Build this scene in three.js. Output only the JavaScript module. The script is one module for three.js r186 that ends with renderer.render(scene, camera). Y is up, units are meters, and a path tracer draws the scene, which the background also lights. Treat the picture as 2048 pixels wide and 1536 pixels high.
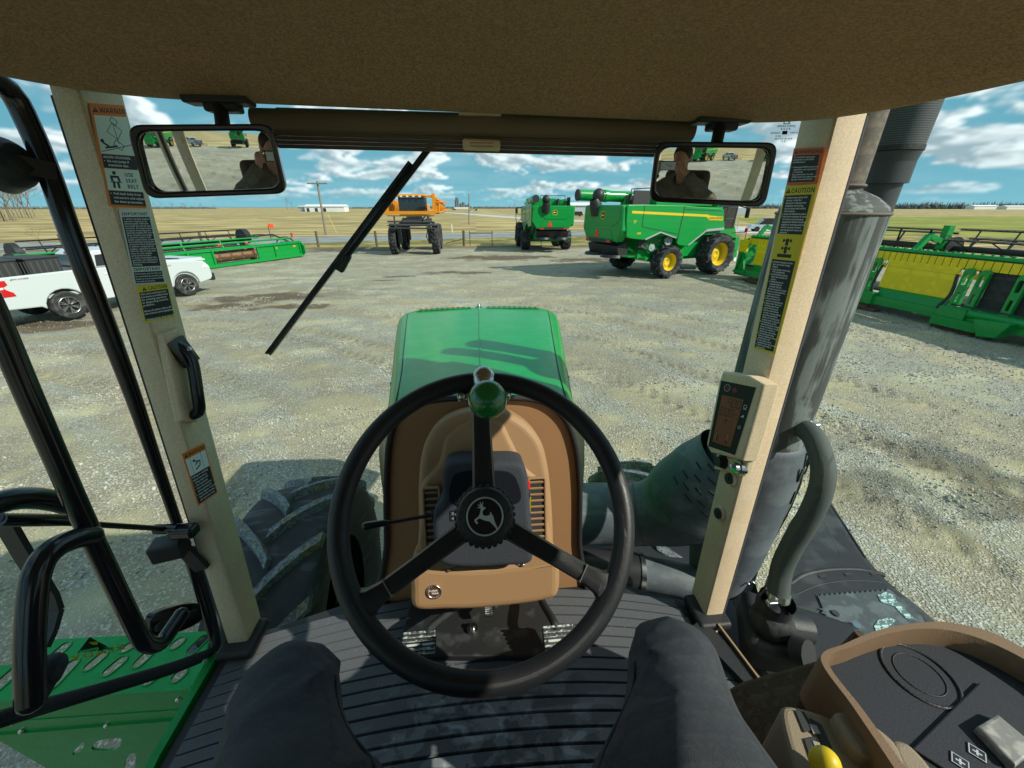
import * as THREE from 'three';
import { mergeGeometries, mergeVertices, toCreasedNormals } from 'three/addons/utils/BufferGeometryUtils.js';
import { RoundedBoxGeometry } from 'three/addons/geometries/RoundedBoxGeometry.js';

// ------------------------------------------------------------ camera, sky, sun, exposure
const H = 3.0;                                        // eye height above the yard
const YAW = 5.0 * Math.PI / 180, PITCH = 24.7 * Math.PI / 180;
const camera = new THREE.PerspectiveCamera(90, 4 / 3, 0.01, 6000);
camera.rotation.order = 'YXZ'; camera.position.set(0, H, 0); camera.rotation.set(-PITCH, -YAW, 0);
const scene = new THREE.Scene();
const renderer = new THREE.WebGLRenderer({ antialias: true });
renderer.toneMapping = THREE.LinearToneMapping; renderer.toneMappingExposure = 1.36;
renderer.shadowMap.enabled = true;
const SUN = new THREE.Vector3(0.69, 0.62, 0.40).normalize();
const sun = new THREE.DirectionalLight(new THREE.Color(1.0, 0.93, 0.80), 3.7);
sun.position.copy(SUN).multiplyScalar(120); sun.target.position.set(0, 0, 0); sun.castShadow = true;
Object.assign(sun.shadow.camera, { left: -60, right: 60, top: 60, bottom: -60, near: 1, far: 300 }); sun.shadow.mapSize.set(4096, 4096);
scene.add(sun, sun.target);

// seeded noise
let seed_ = 1234567;
const rnd = () => { seed_ = (seed_ * 1664525 + 1013904223) >>> 0; return seed_ / 4294967296; };
const rr = (a, b) => a + (b - a) * rnd();
const hsh = (x, y) => { let n = (Math.imul(x, 374761393) + Math.imul(y, 668265263)) | 0; n = Math.imul(n ^ (n >>> 13), 1274126177); return ((n ^ (n >>> 16)) >>> 0) / 4294967296; };
const vn = (x, y, px = 0, py = 0) => { let x0 = Math.floor(x), y0 = Math.floor(y); const fx = x - x0, fy = y - y0; let x1 = x0 + 1, y1 = y0 + 1; if (px) { x0 = ((x0 % px) + px) % px; x1 = ((x1 % px) + px) % px; y0 = ((y0 % py) + py) % py; y1 = ((y1 % py) + py) % py; }
  const sx = fx * fx * (3 - 2 * fx), sy = fy * fy * (3 - 2 * fy), a = hsh(x0, y0), b = hsh(x1, y0), c = hsh(x0, y1), d = hsh(x1, y1);
  return a + (b - a) * sx + (c - a) * sy + (a - b - c + d) * sx * sy; };
const fbm = (x, y, o = 5, p = 0) => { let s = 0, a = 0.5, n = 0; for (let i = 0; i < o; i++) { s += a * vn(x, y, p, p); n += a; x *= 2; y *= 2; p *= 2; a *= 0.5; } return s / n; };
const cl = (x, a = 0, b = 1) => Math.min(b, Math.max(a, x)), sst = (a, b, x) => { const t = cl((x - a) / (b - a)); return t * t * (3 - 2 * t); }, mix = (a, b, t) => a + (b - a) * t;

{ // broken cumulus under a teal spring sky
  const W = 2048, Hh = 1024, d = new Float32Array(W * Hh * 4);
  for (let j = 0; j < Hh; j++) { const el = ((j + 0.5) / Hh - 0.5) * Math.PI, y = Math.sin(el), ce = Math.cos(el);
    for (let i = 0; i < W; i++) { const az = ((i + 0.5) / W - 0.5) * 2 * Math.PI, x = ce * Math.cos(az), z = ce * Math.sin(az), k = (j * W + i) * 4;
      const t = Math.pow(cl(y), 0.42); let r = mix(0.185, 0.012, t), g = mix(0.43, 0.155, t), b = mix(0.51, 0.265, t);
      if (y > 0) {
        const q = 1.0 / (y + 0.14), px = x * q * 2.1 + 7.3, pz = z * q * 2.1 + 2.1;
        const wx = fbm(px * 0.9 + 40, pz * 0.9, 3) - 0.5, c0 = fbm(px + wx * 1.2, pz + wx, 6);
        const c1 = fbm(px + wx * 1.2 + SUN.x * 0.13, pz + wx + SUN.z * 0.13, 5);
        const cov = sst(0.485, 0.585, c0 + 0.02 * (1 - t)) * sst(0.0, 0.05, y);
        const lit = cl(0.60 + (c0 - c1) * 7.5 - (c0 - 0.55) * 1.3, 0.16, 1.05);
        const thin = 0.10 * sst(0.35, 0.7, fbm(px * 0.5 + 9, pz * 1.6 + 3, 4)) * sst(0, 0.1, y);
        const a = Math.max(cov * 0.92, thin);
        r = mix(r, 0.17 + 0.60 * lit, a); g = mix(g, 0.26 + 0.575 * lit, a); b = mix(b, 0.31 + 0.535 * lit, a);
      } else { const u = sst(0, -0.15, y); r = mix(r, 0.2, u); g = mix(g, 0.21, u); b = mix(b, 0.17, u); }
      d[k] = r; d[k + 1] = g; d[k + 2] = b; d[k + 3] = 1; } }
  const sky = new THREE.DataTexture(d, W, Hh, THREE.RGBAFormat, THREE.FloatType);
  sky.mapping = THREE.EquirectangularReflectionMapping; sky.magFilter = sky.minFilter = THREE.LinearFilter; sky.wrapS = THREE.RepeatWrapping; sky.needsUpdate = true;
  scene.background = sky; scene.environment = sky; scene.backgroundIntensity = 1; scene.environmentIntensity = 1;
}

// ------------------------------------------------------------ helpers
const V = (x, y, z) => new THREE.Vector3(x, y, z);
// the direction of a photo pixel (2048 x 1536) and where it meets a plane of known place
function ray(u, v) { const x = (u - 1024) / 768, y = (768 - v) / 768, up = y * Math.cos(PITCH) - Math.sin(PITCH), fw = Math.cos(PITCH) + y * Math.sin(PITCH);
  return V(fw * Math.sin(YAW) + x * Math.cos(YAW), up, -(fw * Math.cos(YAW) - x * Math.sin(YAW))); }
const onY = (u, v, y) => { const r = ray(u, v), s = (y - H) / r.y; return V(r.x * s, y, r.z * s); };
const onZ = (u, v, z) => { const r = ray(u, v), s = z / r.z; return V(r.x * s, H + r.y * s, z); };
const onX = (u, v, x) => { const r = ray(u, v), s = x / r.x; return V(x, H + r.y * s, r.z * s); };
const onP = (u, v, o, n) => { const r = ray(u, v), s = (o.clone().sub(V(0, H, 0))).dot(n) / r.dot(n); return V(r.x * s, H + r.y * s, r.z * s); };

const used = {};
const numbered = n => { if (!(n in used)) { used[n] = 0; return n; } return n + '_' + String(++used[n]).padStart(3, '0'); };
function thing(name, label, category, pos = [0, 0, 0], turn = 0, group) { const o = new THREE.Group(); o.name = numbered(name); o.position.set(...pos); o.rotation.y = turn; o.userData = { label, category }; if (group) o.userData.group = group; scene.add(o); return o; }
function dup(root, pos, turn, label, group) { const r = root.clone(); r.name = numbered(root.name); r.position.set(...pos); r.rotation.y = turn; r.userData = { ...root.userData, label }; if (group) r.userData.group = group; scene.add(r); return r; }
function boxUV(g) { const p = g.attributes.position, n = g.attributes.normal, uv = new Float32Array(p.count * 2);
  for (let i = 0; i < p.count; i++) { const ax = Math.abs(n.getX(i)), ay = Math.abs(n.getY(i)), az = Math.abs(n.getZ(i)), x = p.getX(i), y = p.getY(i), z = p.getZ(i);
    if (ax >= ay && ax >= az) { uv[2 * i] = z; uv[2 * i + 1] = y; } else if (ay >= az) { uv[2 * i] = x; uv[2 * i + 1] = z; } else { uv[2 * i] = x; uv[2 * i + 1] = y; } }
  g.setAttribute('uv', new THREE.BufferAttribute(uv, 2)); return g; }
const clean = g => { const q = g.index ? g.toNonIndexed() : g; for (const k of Object.keys(q.attributes)) if (!['position', 'normal', 'uv', 'color'].includes(k)) q.deleteAttribute(k); return q; };
const join = l => { l = [].concat(l).filter(Boolean).map(clean); return l.length > 1 ? mergeGeometries(l) : l[0]; };
function mesh(name, geo, mat, parent, keepUV) { let g = join(geo); if (!keepUV) boxUV(g); const m = new THREE.Mesh(g, mat); m.name = parent ? name : numbered(name); m.castShadow = m.receiveShadow = true; (parent || scene).add(m); return m; }
function part(name, geo, mat, parent, label) { const m = mesh(name, geo, mat, parent); if (label) m.userData.label = label; return m; }
const struct = (name, geo, mat, keep) => { const m = mesh(name, geo, mat, null, keep); m.userData.kind = 'structure'; return m; };
const tag = (o, label, category, group, kind) => { o.userData = { label, category }; if (group) o.userData.group = group; if (kind) o.userData.kind = kind; return o; };
const grp = (name, parent, pos) => { const o = new THREE.Group(); o.name = name; if (pos) o.position.copy(pos); parent.add(o); return o; };
const tf = (g, x = 0, y = 0, z = 0, rx = 0, ry = 0, rz = 0, s) => { if (s) g.scale(s[0], s[1], s[2]); if (rx) g.rotateX(rx); if (ry) g.rotateY(ry); if (rz) g.rotateZ(rz); return g.translate(x, y, z); };
const box = (w, h, d, x = 0, y = 0, z = 0, rx = 0, ry = 0, rz = 0) => tf(new THREE.BoxGeometry(w, h, d), x, y, z, rx, ry, rz);
const rbox = (w, h, d, r, x = 0, y = 0, z = 0, rx = 0, ry = 0, rz = 0) => tf(new RoundedBoxGeometry(w, h, d, 2, Math.min(r, w / 2.01, h / 2.01, d / 2.01)), x, y, z, rx, ry, rz);
const cyl = (r0, r1, h, x = 0, y = 0, z = 0, rx = 0, ry = 0, rz = 0, n = 20) => tf(new THREE.CylinderGeometry(r1, r0, h, n), x, y, z, rx, ry, rz);
const sph = (r, x = 0, y = 0, z = 0, n = 20, s) => tf(new THREE.SphereGeometry(r, n, Math.round(n * 0.7)), x, y, z, 0, 0, 0, s);
function align(g, a, b) { const d = b.clone().sub(a), q = new THREE.Quaternion().setFromUnitVectors(V(0, 1, 0), d.clone().normalize()); return g.applyQuaternion(q).translate((a.x + b.x) / 2, (a.y + b.y) / 2, (a.z + b.z) / 2); }
const rod = (a, b, r, r2 = r, n = 12) => align(new THREE.CylinderGeometry(r2, r, a.distanceTo(b), n), a, b);
function bar(a, b, w, h, up = V(0, 1, 0)) { const y = b.clone().sub(a), L = y.length(); y.normalize(); let x = new THREE.Vector3().crossVectors(y, up); if (x.lengthSq() < 1e-6) x = V(1, 0, 0); x.normalize(); const z = new THREE.Vector3().crossVectors(x, y);
  const m = new THREE.Matrix4().makeBasis(x, y, z); m.setPosition((a.x + b.x) / 2, (a.y + b.y) / 2, (a.z + b.z) / 2); return new THREE.BoxGeometry(w, L, h).applyMatrix4(m); }
const tube = (pts, r, seg = 40, n = 12, closed = false, tens = 0.5) => new THREE.TubeGeometry(new THREE.CatmullRomCurve3(pts, closed, 'catmullrom', tens), seg, r, n, closed);
const caps = (pts, r) => [sph(r, pts[0].x, pts[0].y, pts[0].z, 12), sph(r, pts.at(-1).x, pts.at(-1).y, pts.at(-1).z, 12)];
const tor = (R, r, x, y, z, n = 40, m = 12) => tf(new THREE.TorusGeometry(R, r, m, n), x, y, z);
const lathe = (pts, n = 32) => new THREE.LatheGeometry(pts.map(p => new THREE.Vector2(p[0], p[1])), n);
const area2 = l => l.reduce((a, p, i) => { const q = l[(i + 1) % l.length]; return a + (p[0] * q[1] - q[0] * p[1]) / 2; }, 0);
function shape(pts, holes = []) { holes = holes.map(h => area2(h) > 0 ? h.slice().reverse() : h); if (area2(pts) < 0) pts = pts.slice().reverse(); const s = new THREE.Shape(pts.map(p => new THREE.Vector2(p[0], p[1]))); for (const h of holes) s.holes.push(new THREE.Path(h.map(p => new THREE.Vector2(p[0], p[1])))); return s; }
const extr = (pts, depth, bevel = 0, holes, seg = 2) => new THREE.ExtrudeGeometry(shape(pts, holes), { depth, bevelEnabled: bevel > 0, bevelThickness: bevel, bevelSize: bevel, bevelOffset: -bevel, bevelSegments: seg, curveSegments: 8 });
// a frame of axes on a plane: o + s*ex + t*ey, normal n; shapes are laid out in (s, t)
function plane(o, ex, ey) { ex = ex.clone().normalize(); const n = new THREE.Vector3().crossVectors(ex, ey).normalize(); ey = new THREE.Vector3().crossVectors(n, ex).normalize();
  const m = new THREE.Matrix4().makeBasis(ex, ey, n); m.setPosition(o);
  return { o, ex, ey, n, m, st: (u, v) => { const p = onP(u, v, o, n).sub(o); return [p.dot(ex), p.dot(ey)]; }, put: (g, lift = 0) => g.translate(0, 0, lift).applyMatrix4(m), at: (s, t, k = 0) => o.clone().addScaledVector(ex, s).addScaledVector(ey, t).addScaledVector(n, k) }; }
const ellipse = (cx, cy, rx, ry, n = 24) => Array.from({ length: n }, (_, i) => [cx + rx * Math.cos(i / n * 2 * Math.PI), cy + ry * Math.sin(i / n * 2 * Math.PI)]);
const capsule2 = (x0, y0, x1, y1, r, n = 8) => { const a = Math.atan2(y1 - y0, x1 - x0), o = []; for (let i = 0; i <= n; i++) { const t = a - Math.PI / 2 + Math.PI * i / n; o.push([x1 + r * Math.cos(t), y1 + r * Math.sin(t)]); } for (let i = 0; i <= n; i++) { const t = a + Math.PI / 2 + Math.PI * i / n; o.push([x0 + r * Math.cos(t), y0 + r * Math.sin(t)]); } return o; };
function rrect(x0, y0, x1, y1, r, n = 5) { const o = []; for (const [cx, cy, a] of [[x1 - r, y0 + r, -90], [x1 - r, y1 - r, 0], [x0 + r, y1 - r, 90], [x0 + r, y0 + r, 180]]) for (let i = 0; i <= n; i++) { const t = (a + 90 * i / n) * Math.PI / 180; o.push([cx + r * Math.cos(t), cy + r * Math.sin(t)]); } return o; }
const mir = pts => pts.map(p => [-p[0], p[1]]).reverse();
// a smooth closed outline through points
const smooth2 = (pts, n = 60) => new THREE.CatmullRomCurve3(pts.map(p => V(p[0], p[1], 0)), true, 'centripetal').getPoints(n).slice(0, -1).map(p => [p.x, p.y]);
const resample = (l, n) => { const c = new THREE.CurvePath(); for (let i = 0; i < l.length; i++) { const a = l[i], b = l[(i + 1) % l.length]; if (Math.hypot(a[0] - b[0], a[1] - b[1]) > 1e-6) c.add(new THREE.LineCurve3(V(a[0], a[1], 0), V(b[0], b[1], 0))); } return Array.from({ length: n }, (_, i) => { const p = c.getPoint(i / n); return [p.x, p.y]; }); };
// surface through rows of points
function skin(rows, closeU = false) { const n = rows[0].length, pos = [], uv = [], idx = []; rows.forEach((r, j) => r.forEach((p, i) => { pos.push(p.x, p.y, p.z); uv.push(i / (n - 1), j / (rows.length - 1)); }));
  const e = closeU ? n : n - 1; for (let j = 0; j < rows.length - 1; j++) for (let i = 0; i < e; i++) { const a = j * n + i, b = j * n + (i + 1) % n, c = a + n, d = b + n; idx.push(a, b, c, b, d, c); }
  const g = new THREE.BufferGeometry(); g.setAttribute('position', new THREE.Float32BufferAttribute(pos, 3)); g.setAttribute('uv', new THREE.Float32BufferAttribute(uv, 2)); g.setIndex(idx); g.computeVertexNormals(); return g; }
function vtube(pts, rf, seg = 60, n = 14) { const cv = new THREE.CatmullRomCurve3(pts), fr = cv.computeFrenetFrames(seg, false), rows = []; for (let i = 0; i <= seg; i++) { const p = cv.getPointAt(i / seg), r = rf(i / seg); rows.push(Array.from({ length: n }, (_, k) => { const a = k / n * 2 * Math.PI; return p.clone().addScaledVector(fr.normals[i], r * Math.cos(a)).addScaledVector(fr.binormals[i], r * Math.sin(a)); })); } return skin(rows, true); }
const creased = (g, a = 0.6) => toCreasedNormals(g.index ? g.toNonIndexed() : g, a);

// ------------------------------------------------------------ textures and materials
function tex(n, fn, rep = 1, srgb = true) { const d = new Uint8Array(n * n * 4); for (let j = 0; j < n; j++) for (let i = 0; i < n; i++) { const c = fn(i / n, j / n), k = (j * n + i) * 4; d[k] = cl(c[0]) * 255; d[k + 1] = cl(c[1]) * 255; d[k + 2] = cl(c[2]) * 255; d[k + 3] = 255; }
  const t = new THREE.DataTexture(d, n, n, THREE.RGBAFormat); if (srgb) t.colorSpace = THREE.SRGBColorSpace; t.wrapS = t.wrapT = THREE.RepeatWrapping; t.magFilter = THREE.LinearFilter; t.minFilter = THREE.LinearMipmapLinearFilter; t.generateMipmaps = true; t.repeat.set(rep, rep); t.needsUpdate = true; return t; }
const gray = (n, fn, rep) => tex(n, (u, v) => { const g = fn(u, v); return [g, g, g]; }, rep, false);
function canvas(w, h, draw) { const c = document.createElement('canvas'); c.width = w; c.height = h; const x = c.getContext('2d'); draw(x, w, h); const t = new THREE.CanvasTexture(c); t.colorSpace = THREE.SRGBColorSpace; t.anisotropy = 8; return t; }
const lin = (r, g, b) => new THREE.Color().setRGB(r, g, b);
const mat = (c, rough = 0.6, o = {}) => new THREE.MeshStandardMaterial({ color: Array.isArray(c) ? lin(...c) : c, roughness: rough, ...o });
const pmat = (c, rough = 0.6, o = {}) => new THREE.MeshPhysicalMaterial({ color: Array.isArray(c) ? lin(...c) : c, roughness: rough, ...o });
const grain = gray(512, (u, v) => 0.5 * fbm(u * 96, v * 96, 2, 96) + 0.5 * vn(u * 200, v * 200, 200, 200), 6);       // leathery plastic grain
const felt = gray(512, (u, v) => 0.55 * hsh(Math.floor(u * 512), Math.floor(v * 512)) + 0.45 * fbm(u * 128, v * 128, 2, 128), 5);
const FT = 1024, FB = new Float32Array(FT * FT); for (let j = 0; j < FT; j++) for (let i = 0; i < FT; i++) FB[j * FT + i] = fbm(i / FT * 6, j / FT * 6, 7, 6);   // one shared cloud of noise, tiled
const cloudAt = (u, v, k) => { const m = Math.max(1, Math.round(k / 6)); return FB[((Math.floor(v * m * FT) + k * 37) & (FT - 1)) * FT + ((Math.floor(u * m * FT) + k * 91) & (FT - 1))]; };
const blotch = (a, b, k = 6, rep = 1, lo = 0.35, hi = 0.65, n = 256) => tex(n, (u, v) => { const t = sst(lo, hi, cloudAt(u, v, k)), q = 0.94 + 0.12 * hsh(Math.floor(u * n), Math.floor(v * n)); return [mix(a[0], b[0], t) * q, mix(a[1], b[1], t) * q, mix(a[2], b[2], t) * q]; }, rep);
const scuff = gray(512, (u, v) => 0.35 + 0.5 * fbm(u * 12, v * 12, 6, 12), 2);
const C = {};
C.tan = mat([0.36, 0.208, 0.100], 0.6, { bumpMap: grain, bumpScale: 0.0004 });
C.brown = mat([0.34, 0.18, 0.080], 0.64, { bumpMap: grain, bumpScale: 0.0004 });
C.beige = mat([1, 1, 1], 0.5, { map: blotch([0.835, 0.755, 0.63], [0.855, 0.78, 0.655], 5, 2), bumpMap: grain, bumpScale: 0.00018 });
C.felt = mat([1, 1, 1], 0.95, { map: tex(512, (u, v) => { const n = hsh(Math.floor(u * 512), Math.floor(v * 512)), q = 0.86 + 0.14 * n + 0.25 * (vn(u * 160, v * 160, 160, 160) - 0.5); return [0.71 * q, 0.545 * q, 0.405 * q]; }, 2.6), bumpMap: felt, bumpScale: 0.002 });
C.black = mat([0.018, 0.019, 0.022], 0.5, { bumpMap: grain, bumpScale: 0.0007 });
C.blackGloss = mat([0.012, 0.012, 0.016], 0.28, { roughnessMap: scuff });
C.blackSoft = mat([0.034, 0.038, 0.050], 0.8, { bumpMap: grain, bumpScale: 0.0012 });
C.padBlack = mat([0.016, 0.020, 0.030], 0.75, { bumpMap: grain, bumpScale: 0.00035 });
C.rubber = mat([1, 1, 1], 0.85, { map: blotch([0.15, 0.155, 0.16], [0.23, 0.235, 0.24], 9, 1.2) });
C.wheelRim = mat([0.014, 0.015, 0.018], 0.42, { bumpMap: grain, bumpScale: 0.00015 });
C.metal = mat([0.6, 0.6, 0.6], 0.3, { metalness: 1 });
C.zinc = mat([0.55, 0.56, 0.55], 0.45, { metalness: 1, roughnessMap: scuff });
C.green = pmat([1, 1, 1], 0.40, { map: blotch([0.05, 0.555, 0.24], [0.07, 0.58, 0.265], 18, 1.3), clearcoat: 0.4, clearcoatRoughness: 0.15, specularIntensity: 0.5 });
C.yellow = mat([0.72, 0.52, 0.012], 0.45);
C.orange = mat([0.70, 0.27, 0.008], 0.45);
C.red = mat([0.65, 0.02, 0.015], 0.35);
C.white = mat([0.75, 0.76, 0.76], 0.4);
C.consoleTan = mat([0.27, 0.215, 0.15], 0.62, { bumpMap: grain, bumpScale: 0.0004 });
C.consoleBrown = mat([0.20, 0.122, 0.068], 0.6, { bumpMap: grain, bumpScale: 0.0004 });
C.glass = pmat([0.95, 0.99, 0.975], 0.0, { transmission: 1, thickness: 0, ior: 1.1, specularIntensity: 0.25 });
C.darkGlass = pmat([0.02, 0.025, 0.03], 0.06, { clearcoat: 0.5 });
C.mirror = mat([0.86, 0.88, 0.88], 0.015, { metalness: 1 });

// ------------------------------------------------------------ ground, fields, roads
const P2 = (u, v, y = 0) => { const p = onY(u, v, y); return [p.x, p.z]; };
function sheet(poly, y) { const g = new THREE.ShapeGeometry(shape(poly.map(p => [p[0], -p[1]]))); g.rotateX(-Math.PI / 2); return g.translate(0, y, 0); }
function ribbon(c, w, y) { const cv = new THREE.CatmullRomCurve3(c.map(p => V(p[0], y, p[1]))), L = [], R = []; for (let i = 0; i <= 60; i++) { const p = cv.getPoint(i / 60), t = cv.getTangent(i / 60), s = V(-t.z, 0, t.x).normalize().multiplyScalar(w / 2); L.push(p.clone().add(s)); R.push(p.clone().sub(s)); } return skin([L, R]); }
const rowsTex = (a, b, rep) => tex(1024, (u, v) => { const w = fbm(u * 6, v * 6, 4, 6), s = 0.5 + 0.5 * Math.sin((v * 64 + w * 2) * 2 * Math.PI), n = fbm(u * 10, v * 40, 5, 0), t = cl(0.45 * s * s + 0.85 * sst(0.3, 0.7, n) - 0.15 + 0.25 * (hsh(Math.floor(u * 1024), Math.floor(v * 1024)) - 0.5)); return [0, 1, 2].map(i => mix(a[i], b[i], t)); }, rep);
const stubbleM = mat([1, 1, 1], 0.95, { map: rowsTex([0.50, 0.44, 0.28], [0.78, 0.70, 0.47], 1 / 70) });
const wheatM = mat([1, 1, 1], 0.95, { map: rowsTex([0.44, 0.46, 0.12], [0.60, 0.60, 0.22], 1 / 60) });
const vergeM = mat([1, 1, 1], 0.95, { map: blotch([0.42, 0.41, 0.20], [0.66, 0.58, 0.33], 14, 1 / 14) });
struct('field', tf(new THREE.PlaneGeometry(5200, 5200, 8, 8).rotateX(-Math.PI / 2), 0, -0.13, 0), stubbleM);
struct('wheat_field', sheet([P2(1462, 434), P2(2048, 432), P2(2600, 432), P2(2600, 480), P2(1900, 478), P2(1560, 463)], -0.115), wheatM);
struct('grass_verge', sheet([[-160, -14], [-60, -28], [-18, -34], [30, -34], [60, -34], [60, -47], [14, -49], [3, -46.5], [-18, -41], [-60, -31], [-160, -18]], -0.105), vergeM);
const asphalt = mat([1, 1, 1], 0.9, { map: blotch([0.50, 0.52, 0.52], [0.58, 0.60, 0.59], 8, 1 / 6) });
const concrete = mat([1, 1, 1], 0.9, { map: blotch([0.70, 0.70, 0.67], [0.78, 0.78, 0.75], 8, 1 / 6) });
struct('road', ribbon([[-220, 10], [-120, -20], [-60, -33.5], [-17.5, -45], [3, -51.2], [14, -53.6], [28, -55], [42, -58]], 9.5, -0.097), asphalt);
struct('highway', ribbon([[46, -58], [40, -72], [28, -97], [17, -125], [8.5, -160], [-14, -260], [-70, -420], [-170, -620]], 9, -0.091), concrete);
struct('highway_shoulder', ribbon([[51, -58], [45, -74], [33, -101], [23, -130], [16, -168], [0, -270], [-52, -430]], 1.6, -0.083), concrete);
struct('junction_pavement', sheet([[24, -51], [44, -50], [50, -66], [36, -68]], -0.087), concrete);

// gravel yard: uneven, with worn wheel tracks, pale stone and mud patches
const gcell = (u, v, N) => { const x = u * N, y = v * N, xi = Math.floor(x), yi = Math.floor(y); let best = 9, id = 0; for (let a = -1; a <= 1; a++) for (let b = -1; b <= 1; b++) { const cx = ((xi + a) % N + N) % N, cy = ((yi + b) % N + N) % N, h = hsh(cx * 7 + 1, cy * 13 + 5), px = xi + a + 0.15 + 0.7 * h, py = yi + b + 0.15 + 0.7 * hsh(cx * 3 + 9, cy * 5 + 2), r = 0.32 + 0.5 * hsh(cx + 77, cy + 31), d = Math.hypot(x - px, (y - py) * (0.8 + 0.5 * h)) / r; if (d < best) { best = d; id = hsh(cx * 11 + 3, cy * 17 + 8); } } return [best, id]; };
const GN = 1536, gd = new Uint8Array(GN * GN * 4), gb = new Uint8Array(GN * GN * 4);
for (let j = 0; j < GN; j++) for (let i = 0; i < GN; i++) { const u = i / GN, v = j / GN, k = (j * GN + i) * 4, [d1, id1] = gcell(u, v, 270), fine = hsh(i, j), dirt = cloudAt(u, v, 12);
  const st = sst(1.0, 0.72, d1) * (id1 > 0.25 + 0.55 * sst(0.4, 0.62, dirt) ? 1 : 0), q = 0.57 + 0.36 * id1;
  const base = 0.68 + 0.22 * (fine - 0.5) + 0.22 * (dirt - 0.5), t = mix(base, q + 0.08 * (fine - 0.5), st), warm = 0.045 * (1 - st) * (0.4 + dirt);
  gd[k] = cl(t + warm) * 255; gd[k + 1] = cl(t + warm * 0.7) * 255; gd[k + 2] = cl(t - warm) * 255; gd[k + 3] = 255;
  const hgt = 0.25 + 0.2 * dirt + 0.12 * fine + st * (0.35 * Math.sqrt(cl(1 - d1 * d1))); gb[k] = gb[k + 1] = gb[k + 2] = cl(hgt) * 255; gb[k + 3] = 255; }
const mkT = (d, srgb) => { const t = new THREE.DataTexture(d, GN, GN, THREE.RGBAFormat); if (srgb) t.colorSpace = THREE.SRGBColorSpace; t.wrapS = t.wrapT = THREE.RepeatWrapping; t.magFilter = THREE.LinearFilter; t.minFilter = THREE.LinearMipmapLinearFilter; t.generateMipmaps = true; t.repeat.set(1 / 5.3, 1 / 5.3); t.needsUpdate = true; return t; };
const gravelM = mat([1, 1, 1], 0.95, { map: mkT(gd, true), bumpMap: mkT(gb, false), bumpScale: 0.026, vertexColors: true });
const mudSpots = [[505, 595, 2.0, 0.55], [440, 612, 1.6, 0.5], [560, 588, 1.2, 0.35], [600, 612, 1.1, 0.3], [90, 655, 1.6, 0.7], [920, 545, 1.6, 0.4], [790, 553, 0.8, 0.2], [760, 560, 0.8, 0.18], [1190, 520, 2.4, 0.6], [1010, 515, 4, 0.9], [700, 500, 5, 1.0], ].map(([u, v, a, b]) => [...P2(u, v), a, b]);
const ruts = [6.2, 8.3, 9.1, 11.2, 12.4, 14.6, 15.3, 17.5, 19.1, 21.2, 23, 25.1, 27, 29.1];
const polar = (x, z) => [Math.hypot(x + 12, z - 3) + 0.5 * (fbm(x * 0.16 + 9, z * 0.16, 2) - 0.5), Math.atan2(z - 3, x + 12)];
const trackAt = (x, z) => { const [r, th] = polar(x, z); return fbm(r * 2.4, th * 3.2, 6); };
const rutAt = (x, z) => { const [r, th] = polar(x, z); let m = 0; for (let i = 0; i < ruts.length; i++) { const d = (r - ruts[i]) / 0.24; if (d * d < 6) m = Math.max(m, Math.exp(-d * d) * sst(0.28, 0.5, vn(th * 2.6 + i * 7.3, i * 3.1)) ); } return m; };
const lugAt = (x, z) => { const [r, th] = polar(x, z); for (let i = 0; i < ruts.length; i++) { const d = r - ruts[i]; if (Math.abs(d) < 0.34) return sst(0.1, 0.9, Math.sin(2 * Math.PI * (th * ruts[i] / 0.26 + Math.abs(d) / 0.30))) * sst(0.34, 0.2, Math.abs(d)); } return 0; };
const clus = (x, z) => sst(0.54, 0.66, fbm(x * 0.9 + 3, z * 1.3 + 8, 4));
const churn = (x, z) => sst(1.0, 0.2, Math.hypot((x - 5.6) / 2.4, (z + 3.2) / 1.7)) + 0.6 * sst(1.0, 0.3, Math.hypot((x + 6) / 4, (z + 16) / 2.0));
const yardH = (x, z) => { const k = sst(-32, -26, z), [r, th] = polar(x, z), m = rutAt(x, z); return 0.05 * (fbm(x * 0.23 + 5, z * 0.23 + 3, 4) - 0.5) + k * (0.040 * (trackAt(x, z) - 0.5) - 0.020 * m - 0.034 * m * lugAt(x, z) * sst(-15, -12, z) + 0.10 * churn(x, z) * (fbm(r * 3.2, th * 16, 4) - 0.5)); };
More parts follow.
